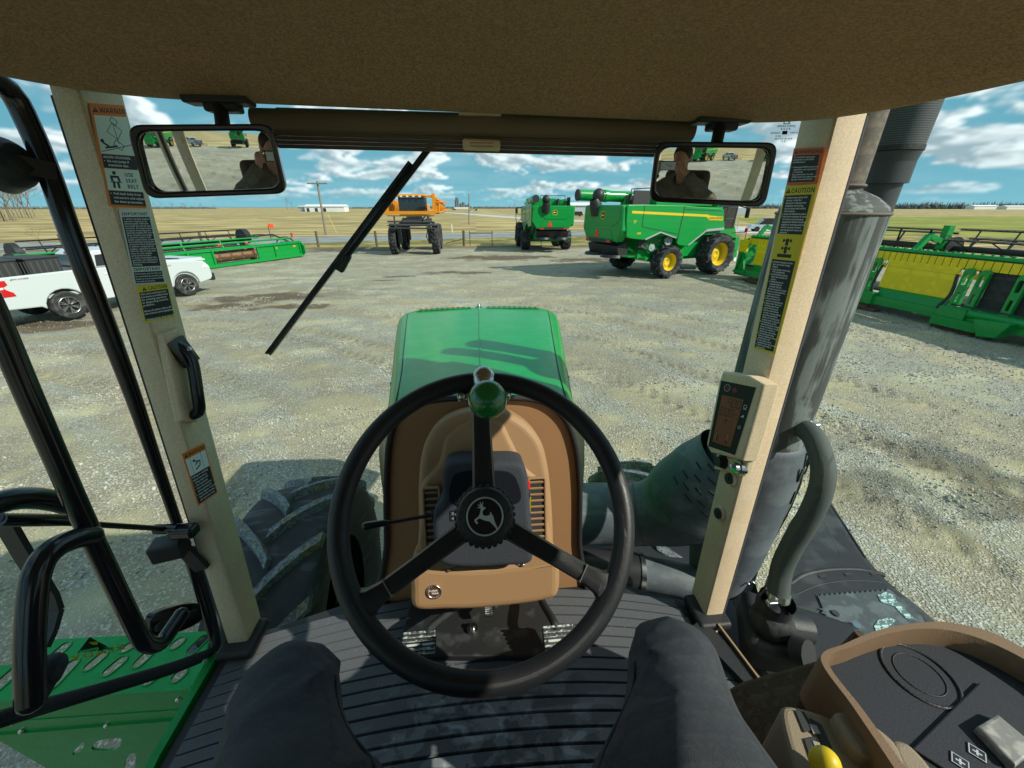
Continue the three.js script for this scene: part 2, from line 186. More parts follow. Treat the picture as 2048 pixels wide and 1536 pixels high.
{ const dens = (t, a, b, lo, hi) => t < 0.12 ? mix(a, lo, t / 0.12) : t > 0.88 ? mix(hi, b, (t - 0.88) / 0.12) : mix(lo, hi, (t - 0.12) / 0.76), nx = 460, nz = 440, x0 = -62, x1 = 27, z0 = -34.6, z1 = 42, pos = [], col = [], uv = [], idx = [];
  for (let j = 0; j <= nz; j++) for (let i = 0; i <= nx; i++) { const z = dens(j / nz, z0, z1, -21, -1), x = dens(i / nx, x0, x1, -12, 13); pos.push(x, yardH(x, z) - 0.004, z); uv.push(x, z);
    const rut = rutAt(x, z), pale = cl(sst(0.44, 0.58, trackAt(x, z) + 0.10 * (vn(x * 9, z * 9) - 0.5)) * (1 - 0.8 * rut)), n = fbm(x * 0.13 + 30, z * 0.13 + 11, 4), far = sst(0.35, 0.65, n); let c = [mix(0.56, 0.56, pale), mix(0.53, 0.57, pale), mix(0.42, 0.505, pale)]; const f2 = mix(0.90, 1.08, far) * (1.04 - 0.04 * rut - 0.34 * rut * lugAt(x, z) * sst(-15, -12, z)) * (1 - 0.5 * churn(x, z) * sst(0.42, 0.56, fbm(x * 2.1, z * 2.1, 5))); c = c.map(v => v * f2 * (1 + 0.2 * clus(x, z)));
    const edge = sst(-31, -34.6, z + 1.6 * (fbm(x * 0.4, z * 0.8, 4) - 0.5)); let mud = edge * 0.75;
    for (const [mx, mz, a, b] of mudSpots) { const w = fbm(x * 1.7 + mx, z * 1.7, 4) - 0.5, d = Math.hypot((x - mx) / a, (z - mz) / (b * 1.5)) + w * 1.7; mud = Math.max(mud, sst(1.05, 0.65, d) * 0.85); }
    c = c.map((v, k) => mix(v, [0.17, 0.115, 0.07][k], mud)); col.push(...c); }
  for (let j = 0; j < nz; j++) for (let i = 0; i < nx; i++) { const a = j * (nx + 1) + i, b = a + 1, c = a + nx + 1, d = c + 1; idx.push(a, c, b, b, c, d); }
  const g = new THREE.BufferGeometry(); g.setAttribute('position', new THREE.Float32BufferAttribute(pos, 3)); g.setAttribute('color', new THREE.Float32BufferAttribute(col, 3)); g.setAttribute('uv', new THREE.Float32BufferAttribute(uv, 2)); g.setIndex(idx); g.computeVertexNormals();
  const m = new THREE.Mesh(g, gravelM); m.name = 'gravel_yard'; m.receiveShadow = true; m.userData = { kind: 'structure' }; scene.add(m); }
{ // loose stones on the yard
  const n = 95000, im = new THREE.InstancedMesh(new THREE.IcosahedronGeometry(1, 0), mat([1, 1, 1], 0.9), n), m = new THREE.Matrix4(), q = new THREE.Quaternion(), c = new THREE.Color(); let k = 0;
  while (k < n) { const z = -2.6 - 23 * Math.pow(rnd(), 1.25), x = rr(-14, 14) * (0.75 + 0.25 * sst(-2, -10, z)); const cq = clus(x, z); if (rnd() > 0.12 + 0.3 * sst(0.36, 0.66, trackAt(x, z)) + 0.58 * cq) continue;
    const s = 0.004 + (0.013 + 0.006 * cq) * Math.pow(rnd(), 2.6); q.setFromEuler(new THREE.Euler(rr(0, 6), rr(0, 6), rr(0, 6))); m.compose(V(x, yardH(x, z) + s * 0.25, z), q, V(s * rr(0.8, 1.3), s * rr(0.4, 0.65), s * rr(0.7, 1.1))); im.setMatrixAt(k, m); const b = rr(0.20, 0.44) + 0.16 * cq * rnd(); im.setColorAt(k, c.setRGB(b, b * 1.0, b * rr(0.74, 0.92))); k++; }
  im.name = 'gravel'; tag(im, 'loose pale crushed stone scattered over the yard', 'gravel', null, 'stuff'); im.castShadow = im.receiveShadow = true; scene.add(im); }

// ------------------------------------------------------------ far background
const bark = mat([0.16, 0.12, 0.085], 0.9), barkPale = mat([0.23, 0.20, 0.155], 0.9), twig = mat([0.20, 0.15, 0.105], 0.9), bushM = mat([0.10, 0.115, 0.11], 0.95);
function bareTree(label, base, h, spread, depth = 5, m = bark, name = 'bare_tree', group) {
  const t = thing(name, label, 'tree', [base.x, base.y, base.z], rr(0, 6), group), trunk = [], crown = [];
  const grow = (a, d, L, r, k) => { const b = a.clone().addScaledVector(d, L); (k >= depth - 1 ? trunk : crown).push(rod(a, b, r, r * 0.66, k > 2 ? 6 : 3)); if (!k) return; const n = k > depth - 2 ? 3 : (rnd() < 0.5 ? 2 : 3); for (let i = 0; i < n; i++) { const e = d.clone().add(V(rr(-1, 1), rr(-0.25, 0.6), rr(-1, 1)).multiplyScalar(spread)).normalize(); grow(b, e, L * rr(0.62, 0.86), r * 0.62, k - 1); } };
  grow(V(0, 0, 0), V(rr(-0.05, 0.05), 1, rr(-0.05, 0.05)).normalize(), h * 0.27, h * 0.0115, depth); part('trunk', trunk, m, t); part('crown', crown, twig, t); return t; }
const farB = (u, v) => { const p = onY(u, v, 0); p.y = -0.13; return p; };
bareTree('lone bare tree standing behind the combine with the centred rear badge', farB(1100, 424), 11.5, 0.75, 6);
for (const [u, v, h] of [[585, 419.5, 16], [575, 419.5, 19]]) bareTree('slender bare tree beside the long white shed across the field', farB(u, v), h, 0.6, 4, bark, 'bare_tree', 'bare trees by the long white shed');
for (const [u, v, h, s] of [[258, 424, 6, 0.9], [285, 423, 9, 0.9], [318, 422.5, 10, 0.9], [345, 422, 10, 0.9], [372, 422, 9, 0.9], [405, 421.5, 8, 0.9], [432, 421.5, 7, 0.9]]) bareTree('leafless scrub tree in the row at the far edge of the stubble field', farB(u, v), h, s, 5, bark, 'scrub_tree', 'row of scrub trees beyond the stubble field');
for (let i = 0; i < 22; i++) { const u = -60 + i * 6.2, v = 436 + 6 * hsh(i, 3) - (i > 15 ? 4 : 0); bareTree(i % 3 ? 'brown barked leafless tree in the thicket behind the draper head' : 'grey barked leafless tree in the thicket behind the draper head', farB(u, v), rr(10, 15), 0.62, 6, i % 3 ? bark : barkPale, 'thicket_tree', 'thicket of leafless trees'); }
bareTree('small rusty leafless sapling in the dry grass by the draper head', farB(82, 486), 1.9, 1.0, 5, bark, 'sapling');
{ const g = [], lump = (x, z, w, h) => g.push(tf(new THREE.IcosahedronGeometry(1, 0), x, h * 0.3, z, rr(0, 1), rr(0, 6), 0, [w, h, w]));
  const cloudOf = (x, z, w, h) => { for (let k = 0; k < 3; k++) lump(x + rr(-w, w), z + rr(-w, w) * 0.5, w * rr(0.25, 0.5), h * rr(0.25, 0.6)); for (let k = 0; k < 9; k++) { const hh = h * rr(0.5, 1.15); g.push(tf(new THREE.ConeGeometry(rr(0.8, 2.4), hh, 4), x + rr(-w, w), hh * 0.5 - 0.3, z + rr(-w, w), rr(-0.06, 0.06), rr(0, 3), rr(-0.06, 0.06))); } };
  for (let a = -78; a <= 80; a += 0.32) { const az = a * Math.PI / 180, R = 1100 + 260 * fbm(a * 0.1 + 50, 3, 3), den = fbm(a * 0.14 + 20, 7, 4), wood = sst(26, 38, a), tall = sst(20, 40, a) * 6; if (den < 0.36 && wood < 0.5) continue; cloudOf(Math.sin(az) * R, -Math.cos(az) * R, 9, 4 + 12 * Math.max(0, den - 0.3) + tall * rr(0.6, 1.5)); if (wood > 0.3) cloudOf(Math.sin(az + 0.003) * R, -Math.cos(az + 0.003) * R, 8, 8 + tall * rr(0.5, 1.2)); }
  tag(mesh('treeline', g, bushM), 'dark distant tree line along the horizon', 'tree line', null, 'stuff'); }
const shedWhite = mat([0.72, 0.74, 0.74], 0.6), shedGrey = mat([0.35, 0.39, 0.41], 0.6), roofGrey = mat([0.42, 0.44, 0.44], 0.5), roofWhite = mat([0.8, 0.82, 0.83], 0.45), dark = mat([0.03, 0.033, 0.035], 0.7);
function shed(label, u0, u1, v, height, depth, wallM, roofM, doors = 0, turn = 0) { const a = farB(u0, v), b = farB(u1, v), w = a.distanceTo(b), t = thing('shed', label, 'building', [(a.x + b.x) / 2, -0.13, (a.z + b.z) / 2 - depth / 2], turn), eave = height * 0.72;
  part('wall', box(w, eave, depth, 0, eave / 2, 0), wallM, t); part('roof', tf(extr([[-depth / 2 - 0.6, 0], [depth / 2 + 0.6, 0], [0, height - eave]], w + 1, 0), -w / 2 - 0.5, eave + 0.02, 0, 0, Math.PI / 2), roofM, t); for (let i = 0; i < doors; i++) part('door', box(w * 0.07, eave * 0.7, 0.1, -w * 0.42 + i * w * 0.21, eave * 0.35, depth / 2 + 0.06), dark, t); return t; }
shed('long low white shed beyond the stubble field near the utility pole', 612, 688, 423.2, 5.2, 12, shedWhite, roofWhite, 3);
shed('grey gabled lean-to joined to the end of the long white shed', 598, 611, 423.2, 4.6, 10, shedGrey, roofGrey);
shed('pale blue farm building with a white roof behind the two combines', 1143, 1192, 427, 5.6, 16, mat([0.42, 0.50, 0.55], 0.6), roofWhite, 0);
shed('low white shed with a shallow roof before the far wood', 1945, 1998, 418.6, 7, 14, shedWhite, roofWhite);
shed('second low white shed standing past the first by the far wood', 2010, 2060, 418.8, 6, 14, shedWhite, roofWhite);
shed('small cream barn on the horizon behind the combine cab ladder', 1470, 1490, 418.5, 9, 14, shedWhite, roofGrey);
{ const p = farB(922, 417.6), s = p.length() / 1300, t = thing('grain_elevator', 'distant concrete grain elevator with tall silos on the horizon', 'grain elevator', [p.x, -0.13, p.z]), m = mat([0.13, 0.15, 0.165], 0.8);
  for (const [x, h, r] of [[-14, 24, 4], [-9, 26, 4], [1, 15, 5], [8, 18, 5], [17, 11, 4], [24, 14, 3]]) part('silo', cyl(r * s, r * s, h * s, x * s, h * s / 2, 0), m, t); part('head_house', box(9 * s, 8 * s, 6 * s, -12 * s, 27 * s, 0), m, t); part('shed', box(44 * s, 4.5 * s, 9 * s, 2 * s, 2.3 * s, 5 * s), shedWhite, t); }
function pole(label, base, top, r, arm) { const t = thing('utility_pole', label, 'utility pole', [base.x, base.y, base.z]), b = top.clone().sub(base); part('post', rod(V(0, 0, 0), b, r, r * 0.7), mat([0.25, 0.21, 0.16], 0.9), t);
  if (arm) { const c = b.clone().multiplyScalar(0.955); part('crossarm', box(2.3, 0.13, 0.13, c.x, c.y, c.z + r), mat([0.2, 0.17, 0.13], 0.9), t); for (const x of [-1.05, -0.4, 0.4, 1.05]) part('insulator', cyl(0.05, 0.04, 0.16, c.x + x, c.y + 0.13, c.z + r), shedGrey, t); } return t; }
{ const b = farB(652, 468); pole('wooden utility pole with a crossarm beyond the road', b, onZ(634, 362, b.z), 0.15, true); const b2 = farB(938, 448); pole('slim weathered pole without crossarm in the dry grass', b2, onZ(938, 388, b2.z), 0.13, false); const b3 = farB(1030, 419); pole('faint far off pole on the horizon', b3, onZ(1030, 402, b3.z), 0.5, false);
  const g = farB(674, 466), t = thing('guy_marker', 'thin leaning yellow guy wire marker near the utility pole', 'marker', [g.x, g.y, g.z]); part('rod', rod(V(0, 0, 0), V(-0.75, 2.3, 0), 0.045), mat([0.55, 0.48, 0.15], 0.7), t); }
{ const t = thing('fence', 'post and wire fence along the back edge of the yard', 'fence', [0, 0, -36.2]), wood = mat([0.13, 0.105, 0.075], 0.9), steel = mat([0.05, 0.06, 0.05], 0.7);
  const ps = [[-40, 0.1], [-31, 0.1], [-22, 0.1], [-13.5, 0.1], [-8.6, 0.1], [-1.08, 0.11], [-0.55, 0.03], [1.4, 0.03], [3.6, 0.03], [5.8, 0.03], [8.0, 0.03], [10.2, 0.03], [13, 0.03], [16, 0.03], [19, 0.03], [22, 0.03], [25, 0.03]];
  for (const [x, r] of ps) part('post', cyl(r, r, r > 0.05 ? 1.35 : 1.25, x, 0.51, x < -14 ? (x + 14) * -0.16 : 0, 0, 0, 0, 8), r > 0.05 ? wood : steel, t);
  part('brace', rod(V(-2.7, 0.12, 0), V(-1.15, 0.5, 0), 0.035), wood, t); part('rail', rod(V(-0.6, 0.95, 0.03), V(1.5, 0.95, 0.03), 0.03), steel, t);
  for (const y of [0.35, 0.7, 1.0]) part('wire', rod(V(-13.5, y, 0.05), V(25, y, 0.05), 0.008, 0.008, 5), steel, t); }
{ const b = farB(904, 463), t = thing('marker_post', 'short white roadside marker post beside the road', 'post', [b.x, b.y, b.z]); part('post', cyl(0.07, 0.07, 1.1, 0, 0.5, 0), shedWhite, t); }
{ const b = farB(1474, 458), t = thing('road_sign', 'road sign seen from behind on a thin post past the wheat', 'sign', [b.x, b.y, b.z]); part('post', cyl(0.05, 0.05, 2.6, 0, 1.3, 0), shedGrey, t); part('plate', box(1.2, 0.9, 0.05, 0, 2.6, 0.08), shedGrey, t); }

// ------------------------------------------------------------ the tractor whose cab we sit in
const T = thing('tractor', 'green row-crop tractor with tan cab interior, its hood seen past the steering wheel', 'tractor');
const FL = 1.85;                                       // cab floor
const F = 'sans-serif';
const sticker = (name, pl, c, tx, parent, lift = 0.0012, label) => { const q = c.map(([u, v]) => pl.st(u, v)), N = 6, rows = []; for (let j = 0; j <= N; j++) { const row = []; for (let i = 0; i <= N; i++) { const s = i / N, t = 1 - j / N, f = k => (q[0][k] * (1 - s) + q[1][k] * s) * (1 - t) + (q[3][k] * (1 - s) + q[2][k] * s) * t; row.push(pl.at(f(0), f(1), lift)); } rows.push(row); }
  rows.reverse(); const g = skin(rows.reverse()); const uv = g.attributes.uv; const m = new THREE.Mesh(g, mat([1, 1, 1], 0.7, { map: tx })); m.name = name; m.castShadow = m.receiveShadow = true; if (label) m.userData.label = label; parent.add(m); return m; };
function para(x, lines, x0, y0, lh, font, color = '#e8e8e8') { x.fillStyle = color; x.font = font; lines.forEach((l, i) => x.fillText(l, x0, y0 + i * lh)); }
function alertTri(x, cx, cy, s, col = '#111', bg = '#e07a1c') { x.fillStyle = col; x.beginPath(); x.moveTo(cx, cy - s); x.lineTo(cx + s * 1.05, cy + s * 0.8); x.lineTo(cx - s * 1.05, cy + s * 0.8); x.closePath(); x.fill(); x.fillStyle = bg; x.fillRect(cx - s * 0.1, cy - s * 0.4, s * 0.2, s * 0.65); x.fillRect(cx - s * 0.1, cy + s * 0.4, s * 0.2, s * 0.2); }
// --- corner posts: rear face and inboard face met at a rounded edge, followed from the photo on their own planes
function post(name, B, A, Cc, label) { // [bottom, top] points of: near edge B, outboard rear edge A, inboard front edge C
  const rows = []; for (const k of [-0.03, 0, 0.25, 0.5, 0.75, 1, 1.04]) { const L = p => p[0].clone().lerp(p[1], k), b = L(B), a = L(A), c = L(Cc), d = a.clone().add(c).sub(b), ba = a.clone().sub(b), bc = c.clone().sub(b), r = 0.016, ua = ba.clone().normalize(), uc = bc.clone().normalize();
    const q = (o, e, f, R) => [o.clone().addScaledVector(e, R), o.clone().addScaledVector(e, R * 0.35).addScaledVector(f, R * 0.1), o.clone().addScaledVector(e, R * 0.1).addScaledVector(f, R * 0.35), o.clone().addScaledVector(f, R)];
    rows.push([...q(a, ua.clone().negate(), uc, 0.008).reverse(), ...q(b, ua, uc, r), ...q(c, uc.clone().negate(), ua, 0.008), ...q(d, uc.clone().negate(), ua.clone().negate(), 0.01)]); }
  return part(name, creased(skin(rows, true), 0.5), C.beige, T, label); }
const LB = [onZ(500, 1297, -0.745), onZ(164, 200, -0.905)], LA = [onZ(458, 1297, -0.745), onZ(100, 186, -0.905)], LC = [onX(537, 1288, LB[0].x), onX(246, 187, LB[1].x)];
const RB = [onZ(1402, 1262, -0.70), onZ(1672, 232, -0.875)], RA = [onZ(1437, 1262, -0.70), onZ(1736, 230, -0.875)], RC = [onX(1370, 1238, RB[0].x), onX(1602, 232, RB[1].x)];
const lPost = post('corner_post', LB, LA, LC), rPost = post('corner_post', RB, RA, RC);
const LF = plane(LB[0], LC[0].clone().sub(LB[0]), LB[1].clone().sub(LB[0])), RF = plane(RC[0], RB[0].clone().sub(RC[0]), RC[1].clone().sub(RC[0]));
const LR = plane(LA[0], LB[0].clone().sub(LA[0]), LA[1].clone().sub(LA[0])), RR = plane(RB[0], RA[0].clone().sub(RB[0]), RA[1].clone().sub(RB[0]));
// black rubber weatherstrip beside each post
part('weatherstrip', tube([0, 0.3, 0.6, 1].map(k => LA[0].clone().lerp(LA[1], k).add(V(-0.012, 0, -0.03))), 0.011, 30, 8), C.blackSoft, T);
part('weatherstrip', tube([0, 0.3, 0.6, 1].map(k => RA[0].clone().lerp(RA[1], k).add(V(0.008, 0, -0.018))), 0.009, 30, 8), C.blackSoft, T);
for (const [p, b] of [[LB, LC], [RB, RC]]) { const c = p[0].clone().lerp(b[0], 0.5); part('post_boot', rbox(0.10, 0.03, 0.11, 0.012, c.x + (c.x < 0 ? -0.025 : 0.025), FL + 0.015, c.z + 0.01), C.black, T); }
// --- warning labels on the posts
sticker('warning_label', LF, [[176, 206], [246, 211], [292, 417], [216, 413]], canvas(440, 1200, (x, w, h) => { x.fillStyle = '#e2781a'; x.fillRect(0, 0, w, h); alertTri(x, 60, 70, 34); x.fillStyle = '#151515'; x.font = `bold 82px ${F}`; x.fillText('WARNING', 105, 98);
  x.fillStyle = '#d9e2da'; x.fillRect(30, 130, w - 30, 440); x.strokeStyle = '#151515'; x.lineWidth = 8; x.beginPath(); x.moveTo(40, 545); x.lineTo(w, 440); x.stroke(); x.save(); x.translate(215, 330); x.rotate(0.65); x.lineWidth = 7; x.strokeRect(-95, -165, 80, 55); x.strokeRect(-65, -105, 140, 130); x.strokeRect(60, 40, 110, 70); x.beginPath(); x.moveTo(-55, -110); x.lineTo(110, 60); x.stroke(); x.restore(); x.fillStyle = '#151515'; x.beginPath(); x.arc(70, 420, 22, 0, 7); x.fill(); x.lineWidth = 22; x.beginPath(); x.moveTo(75, 440); x.lineTo(150, 490); x.lineTo(240, 470); x.moveTo(90, 500); x.lineTo(150, 485); x.stroke();
  x.fillStyle = '#16181c'; x.fillRect(30, 575, w - 30, 160); para(x, ['AVOID CRUSHING.', '•  Do not jump if', '    machine tips.'], 45, 620, 46, `bold 38px ${F}`);
  x.fillStyle = '#d9e2da'; x.fillRect(30, 740, w - 30, 260); x.fillStyle = '#151515'; x.beginPath(); x.arc(130, 790, 22, 0, 7); x.fill(); x.lineWidth = 26; x.beginPath(); x.moveTo(95, 890); x.lineTo(90, 835); x.lineTo(165, 835); x.lineTo(180, 890); x.moveTo(110, 890); x.lineTo(105, 970); x.moveTo(155, 890); x.lineTo(160, 970); x.stroke(); x.lineWidth = 10; x.beginPath(); x.moveTo(70, 900); x.lineTo(200, 900); x.stroke(); x.font = `bold 62px ${F}`; x.fillText('USE', 250, 825); x.fillText('SEAT', 250, 895); x.fillText('BELT', 255, 965);
  x.fillStyle = '#16181c'; x.fillRect(30, 1003, w - 30, 170); para(x, ['•  Pull belt fully from', '   retractors and adjust', '   for best protection.'], 45, 1050, 48, `bold 36px ${F}`); }), lPost, 0.0014, 'orange warning label with tipping tractor and seat belt pictures');
sticker('important_label', LF, [[236, 420], [297, 420], [331, 566], [268, 570]], canvas(420, 1100, (x, w, h) => { x.fillStyle = '#cdd3d0'; x.fillRect(0, 0, w, h); x.fillStyle = '#151515'; x.font = `bold 62px ${F}`; x.fillText('IMPORTANT', 24, 78); x.fillStyle = '#191b1e'; x.fillRect(20, 100, w - 40, 730);
  para(x, ['1. After starting engine,', 'operate engine at ap-', 'proximately 1200 rpm', '(no load) for one to two', 'minutes. If temperature', 'is below freezing point,', 'operate engine for two to', 'four minutes (no load).', '2. Should engine stall', 'while under load, restart', 'immediately to prevent', 'excessive heat build-up.', '3. Before stopping hot', 'engine, operate at slow', 'idle for one to two min-', 'utes to cool engine', 'and turbocharger.', '4. After prolonged idle', 'periods, see Operator’s', 'Manual for starting or', 'loading.'], 36, 140, 33.5, `bold 31px ${F}`);
  x.fillStyle = '#151515'; x.font = `bold 62px ${F}`; x.fillText('IMPORTANT', 24, 892); x.fillStyle = '#191b1e'; x.fillRect(20, 908, w - 40, 172); para(x, ['Drive train and tire life can', 'be extended by avoiding high', 'loads at travel speeds below', '5.0 mph (7.5 km/h).'], 32, 948, 38, `bold 27px ${F}`); }), lPost);
sticker('caution_label', LF, [[271, 573], [333, 565], [349, 634], [288, 646]], canvas(430, 480, (x, w, h) => { x.fillStyle = '#d9c11c'; x.fillRect(0, 0, w, h); alertTri(x, 95, 45, 30, '#151515', '#d9c11c'); x.fillStyle = '#151515'; x.font = `bold 62px ${F}`; x.fillText('CAUTION', 140, 66); x.fillStyle = '#16181c'; x.fillRect(18, 82, w - 30, h - 105);
  para(x, ['This instructional seat', 'has been provided only', 'for training operators', 'or diagnosing machine', 'problems.', '', 'Keep all other riders off', 'the tractor and equipment.', '', 'Always wear your seat belt.'], 28, 122, 37, `bold 33px ${F}`); }), lPost, 0.0014, 'yellow caution label about the instructional seat');
sticker('warning_label', LF, [[362, 908], [407, 886], [434, 985], [395, 1012]], canvas(330, 640, (x, w, h) => { x.fillStyle = '#e2781a'; x.fillRect(0, 0, w, h); alertTri(x, 44, 42, 24); x.fillStyle = '#151515'; x.font = `bold 54px ${F}`; x.fillText('WARNING', 72, 62); x.fillStyle = '#dfe6e2'; x.fillRect(22, 80, w - 34, 200); x.strokeStyle = '#151515'; x.lineWidth = 14; x.beginPath(); x.moveTo(120, 240); x.lineTo(190, 215); x.lineTo(205, 165); x.lineTo(140, 150); x.moveTo(170, 165); x.lineTo(130, 190); x.stroke(); x.fillStyle = '#151515'; x.beginPath(); x.arc(125, 135, 16, 0, 7); x.fill(); x.lineWidth = 3; x.beginPath(); x.moveTo(80, 80); x.lineTo(80, 280); x.moveTo(240, 80); x.lineTo(240, 280); x.stroke();
  x.fillStyle = '#16181c'; x.fillRect(22, 284, w - 34, h - 300); para(x, ['Falling or crushing', 'injury can occur.', '•  Keep riders off.', '•  Use handrails.', '•  Face the machine', '   when getting off.', '•  Stop engine, remove', '   key before leaving', '   the operator seat.'], 30, 318, 36, `bold 28px ${F}`); }), lPost, 0.0014, 'small orange warning label low on the post');
sticker('warning_label', RF, [[1589, 297], [1651, 295], [1636, 368], [1574, 370]], canvas(420, 500, (x, w, h) => { x.fillStyle = '#cf641c'; x.fillRect(0, 0, w, h); alertTri(x, 50, 48, 30, '#151515', '#cf641c'); x.fillStyle = '#151515'; x.font = `bold 66px ${F}`; x.fillText('WARNING', 85, 72); x.fillStyle = '#15161a'; x.fillRect(14, 95, w - 60, h - 130); para(x, ['To maintain operator', 'protection and ROPS', 'certification:', '', '•  Damaged ROPS must be', '    replaced, not repaired', '    or revised.', '•  Any alteration to the', '    ROPS must be approved', '    by the manufacturer.'], 26, 132, 34, `bold 29px ${F}`); }), rPost, 0.0014, 'orange warning label about roll over protection');
sticker('caution_label', RF, [[1573, 372], [1637, 368], [1551, 709], [1508, 697]], canvas(420, 2000, (x, w, h) => { x.fillStyle = '#d9c11c'; x.fillRect(0, 0, w, h); alertTri(x, 52, 58, 34, '#151515', '#d9c11c'); x.fillStyle = '#151515'; x.font = `bold 70px ${F}`; x.fillText('CAUTION', 92, 84); x.fillStyle = '#15161a'; x.fillRect(14, 108, w - 55, 440); para(x, ['1. Before operating this', '   tractor, read the', '   Operator’s Manual for', '   complete operating', '   instructions and safety', '   information.', '2. Keep all shields in place.', '3. Be sure everyone is clear', '   of tractor and attached', '   equipment before starting', '   engine or moving steering', '   wheel, because tractor', '   and equipment move as', '   pictured.'], 26, 145, 30.5, `bold 27px ${F}`);
  x.fillStyle = '#15161a'; x.fillRect(80, 780, 220, 40); for (const y of [600, 690]) { x.fillRect(170, y, 46, 80); x.fillRect(125, y + 6, 30, 34); x.fillRect(231, y + 6, 30, 34); x.fillRect(150, y + 18, 90, 10); } x.fillRect(188, 690, 12, 100);
  x.fillRect(14, 850, w - 55, h - 875); para(x, ['4. Install lock-pin or lock-', '   bars on tractor hinge', '   before:', '  a. operating stationary', '     PTO equipment,', '  b. performing service', '     work near center of', '     tractor,', '  c. lifting tractor or', '     transporting on', '     another vehicle.', '   Be sure lock-pin or lock-', '   bars are removed from', '   hinge area before', '   operating tractor.', '5. Keep all riders off', '   tractor and equipment.', '6. Keep hands, feet and', '   clothing away from', '   power-driven parts.', '7. Reduce speed when', '   turning, crossing slopes,', '   operating individual', '   brakes or traveling over', '   rough ground or hazards.', '8. Be especially careful', '   when using loader at high', '   speed, on slopes or rough', '   ground. For vehicle or', '   towed mass, slow down.', '9. Use flashing warning', '   lights on highways unless', '   prohibited by law.', '10. Stop engine, lower', '   equipment and remove key.', '11. Shift to park before', '   dismounting.'], 24, 890, 30, `bold 27px ${F}`); }), rPost, 0.0014, 'tall yellow and black caution label with tractor pictures');
// --- grab handle, strut bracket and latch on the door side post
part('handle_base', LF.put(extr([[313, 668], [345, 655], [360, 720], [383, 845], [352, 842]].map(p => LF.st(...p)), 0.012, 0.004)), C.beige, T);
{ const q = (u, v, k) => { const [s, t] = LF.st(u, v); return LF.at(s, t, k); }; part('grab_handle', [tube([q(334, 690, 0.016), q(345, 705, 0.03), q(352, 730, 0.036), q(362, 790, 0.036), q(371, 822, 0.03), q(372, 832, 0.014)], 0.0125, 40, 10), bar(q(331, 680, 0.018), q(356, 728, 0.03), 0.042, 0.014, LF.n)], C.blackGloss, T); part('screw', [sph(0.006, ...q(342, 700, 0.038).toArray(), 10)], C.metal, T); }
{ const q = (u, v, k) => { const [s, t] = LR.st(u, v); return LR.at(s, t, k); }, a = q(365, 1078, 0.03), b = q(386, 1108, 0.0); part('bracket', [rbox(0.068, 0.046, 0.05, 0.006, a.x - 0.01, a.y, a.z + 0.0, 0, 0.25), box(0.035, 0.085, 0.012, b.x + 0.005, b.y, b.z + 0.012, 0, 0, 0.3)], C.black, T); const c = q(352, 1042, 0.03); part('strut', [rod(onX(0, 1037, -0.80), c, 0.006), rod(onX(0, 1040, -0.80), onX(150, 1040, -0.80), 0.011), cyl(0.012, 0.012, 0.05, c.x, c.y, c.z, 0, 0, 1.5), rbox(0.06, 0.03, 0.035, 0.01, c.x + 0.035, c.y - 0.01, c.z)], C.blackGloss, T); }

// --- roof and headliner
const sup = (hx, hz, y, n = 7, N = 96) => Array.from({ length: N }, (_, i) => { const a = i / N * 2 * Math.PI, c = Math.cos(a), s = Math.sin(a); return V(hx * Math.sign(c) * Math.abs(c) ** (2 / n), y - 0.014 * Math.sign(c) * Math.abs(c) ** (2 / n), hz * Math.sign(s) * Math.abs(s) ** (2 / n)); });
{ const rows = [[-0.012, 0.045], [-0.008, 0.012], [0, 0], [0.012, -0.006], [0.03, -0.007], [0.06, 0.002], [0.10, 0.019], [0.16, 0.040], [0.26, 0.056], [0.42, 0.064], [0.6, 0.066], [0.75, 0.066]].map(([d, r]) => sup(0.775 - d, 0.94 - d, 3.178 + r, 8 - 4 * cl(d * 2)));
  part('headliner', skin(rows, true), C.felt, T);
  const roof = [[0.0, 3.265, 0.05], [0.0, 3.262, 0], [0.02, 3.25, 0], [0.0, 3.275, 0], [-0.01, 3.32, 0], [0.02, 3.40, 0], [0.12, 3.44, 0], [0.5, 3.45, 0], [0.85, 3.45, 0]]; const rr_ = [sup(0.05, 0.05, 3.262), sup(0.6, 0.8, 3.262), ...roof.slice(2).map(([d, y]) => sup(0.87 - d, 1.06 - d, y))]; part('roof', skin(rr_, true), C.green, T);
  part('roof_seal', new THREE.TubeGeometry(new THREE.CatmullRomCurve3(sup(0.790, 0.952, 3.190, 8, 64), true), 200, 0.010, 8, true), C.black, T);
  part('roof_rail', new THREE.TubeGeometry(new THREE.CatmullRomCurve3(sup(0.80, 0.965, 3.222, 8, 64), true), 200, 0.018, 8, true), C.green, T); }
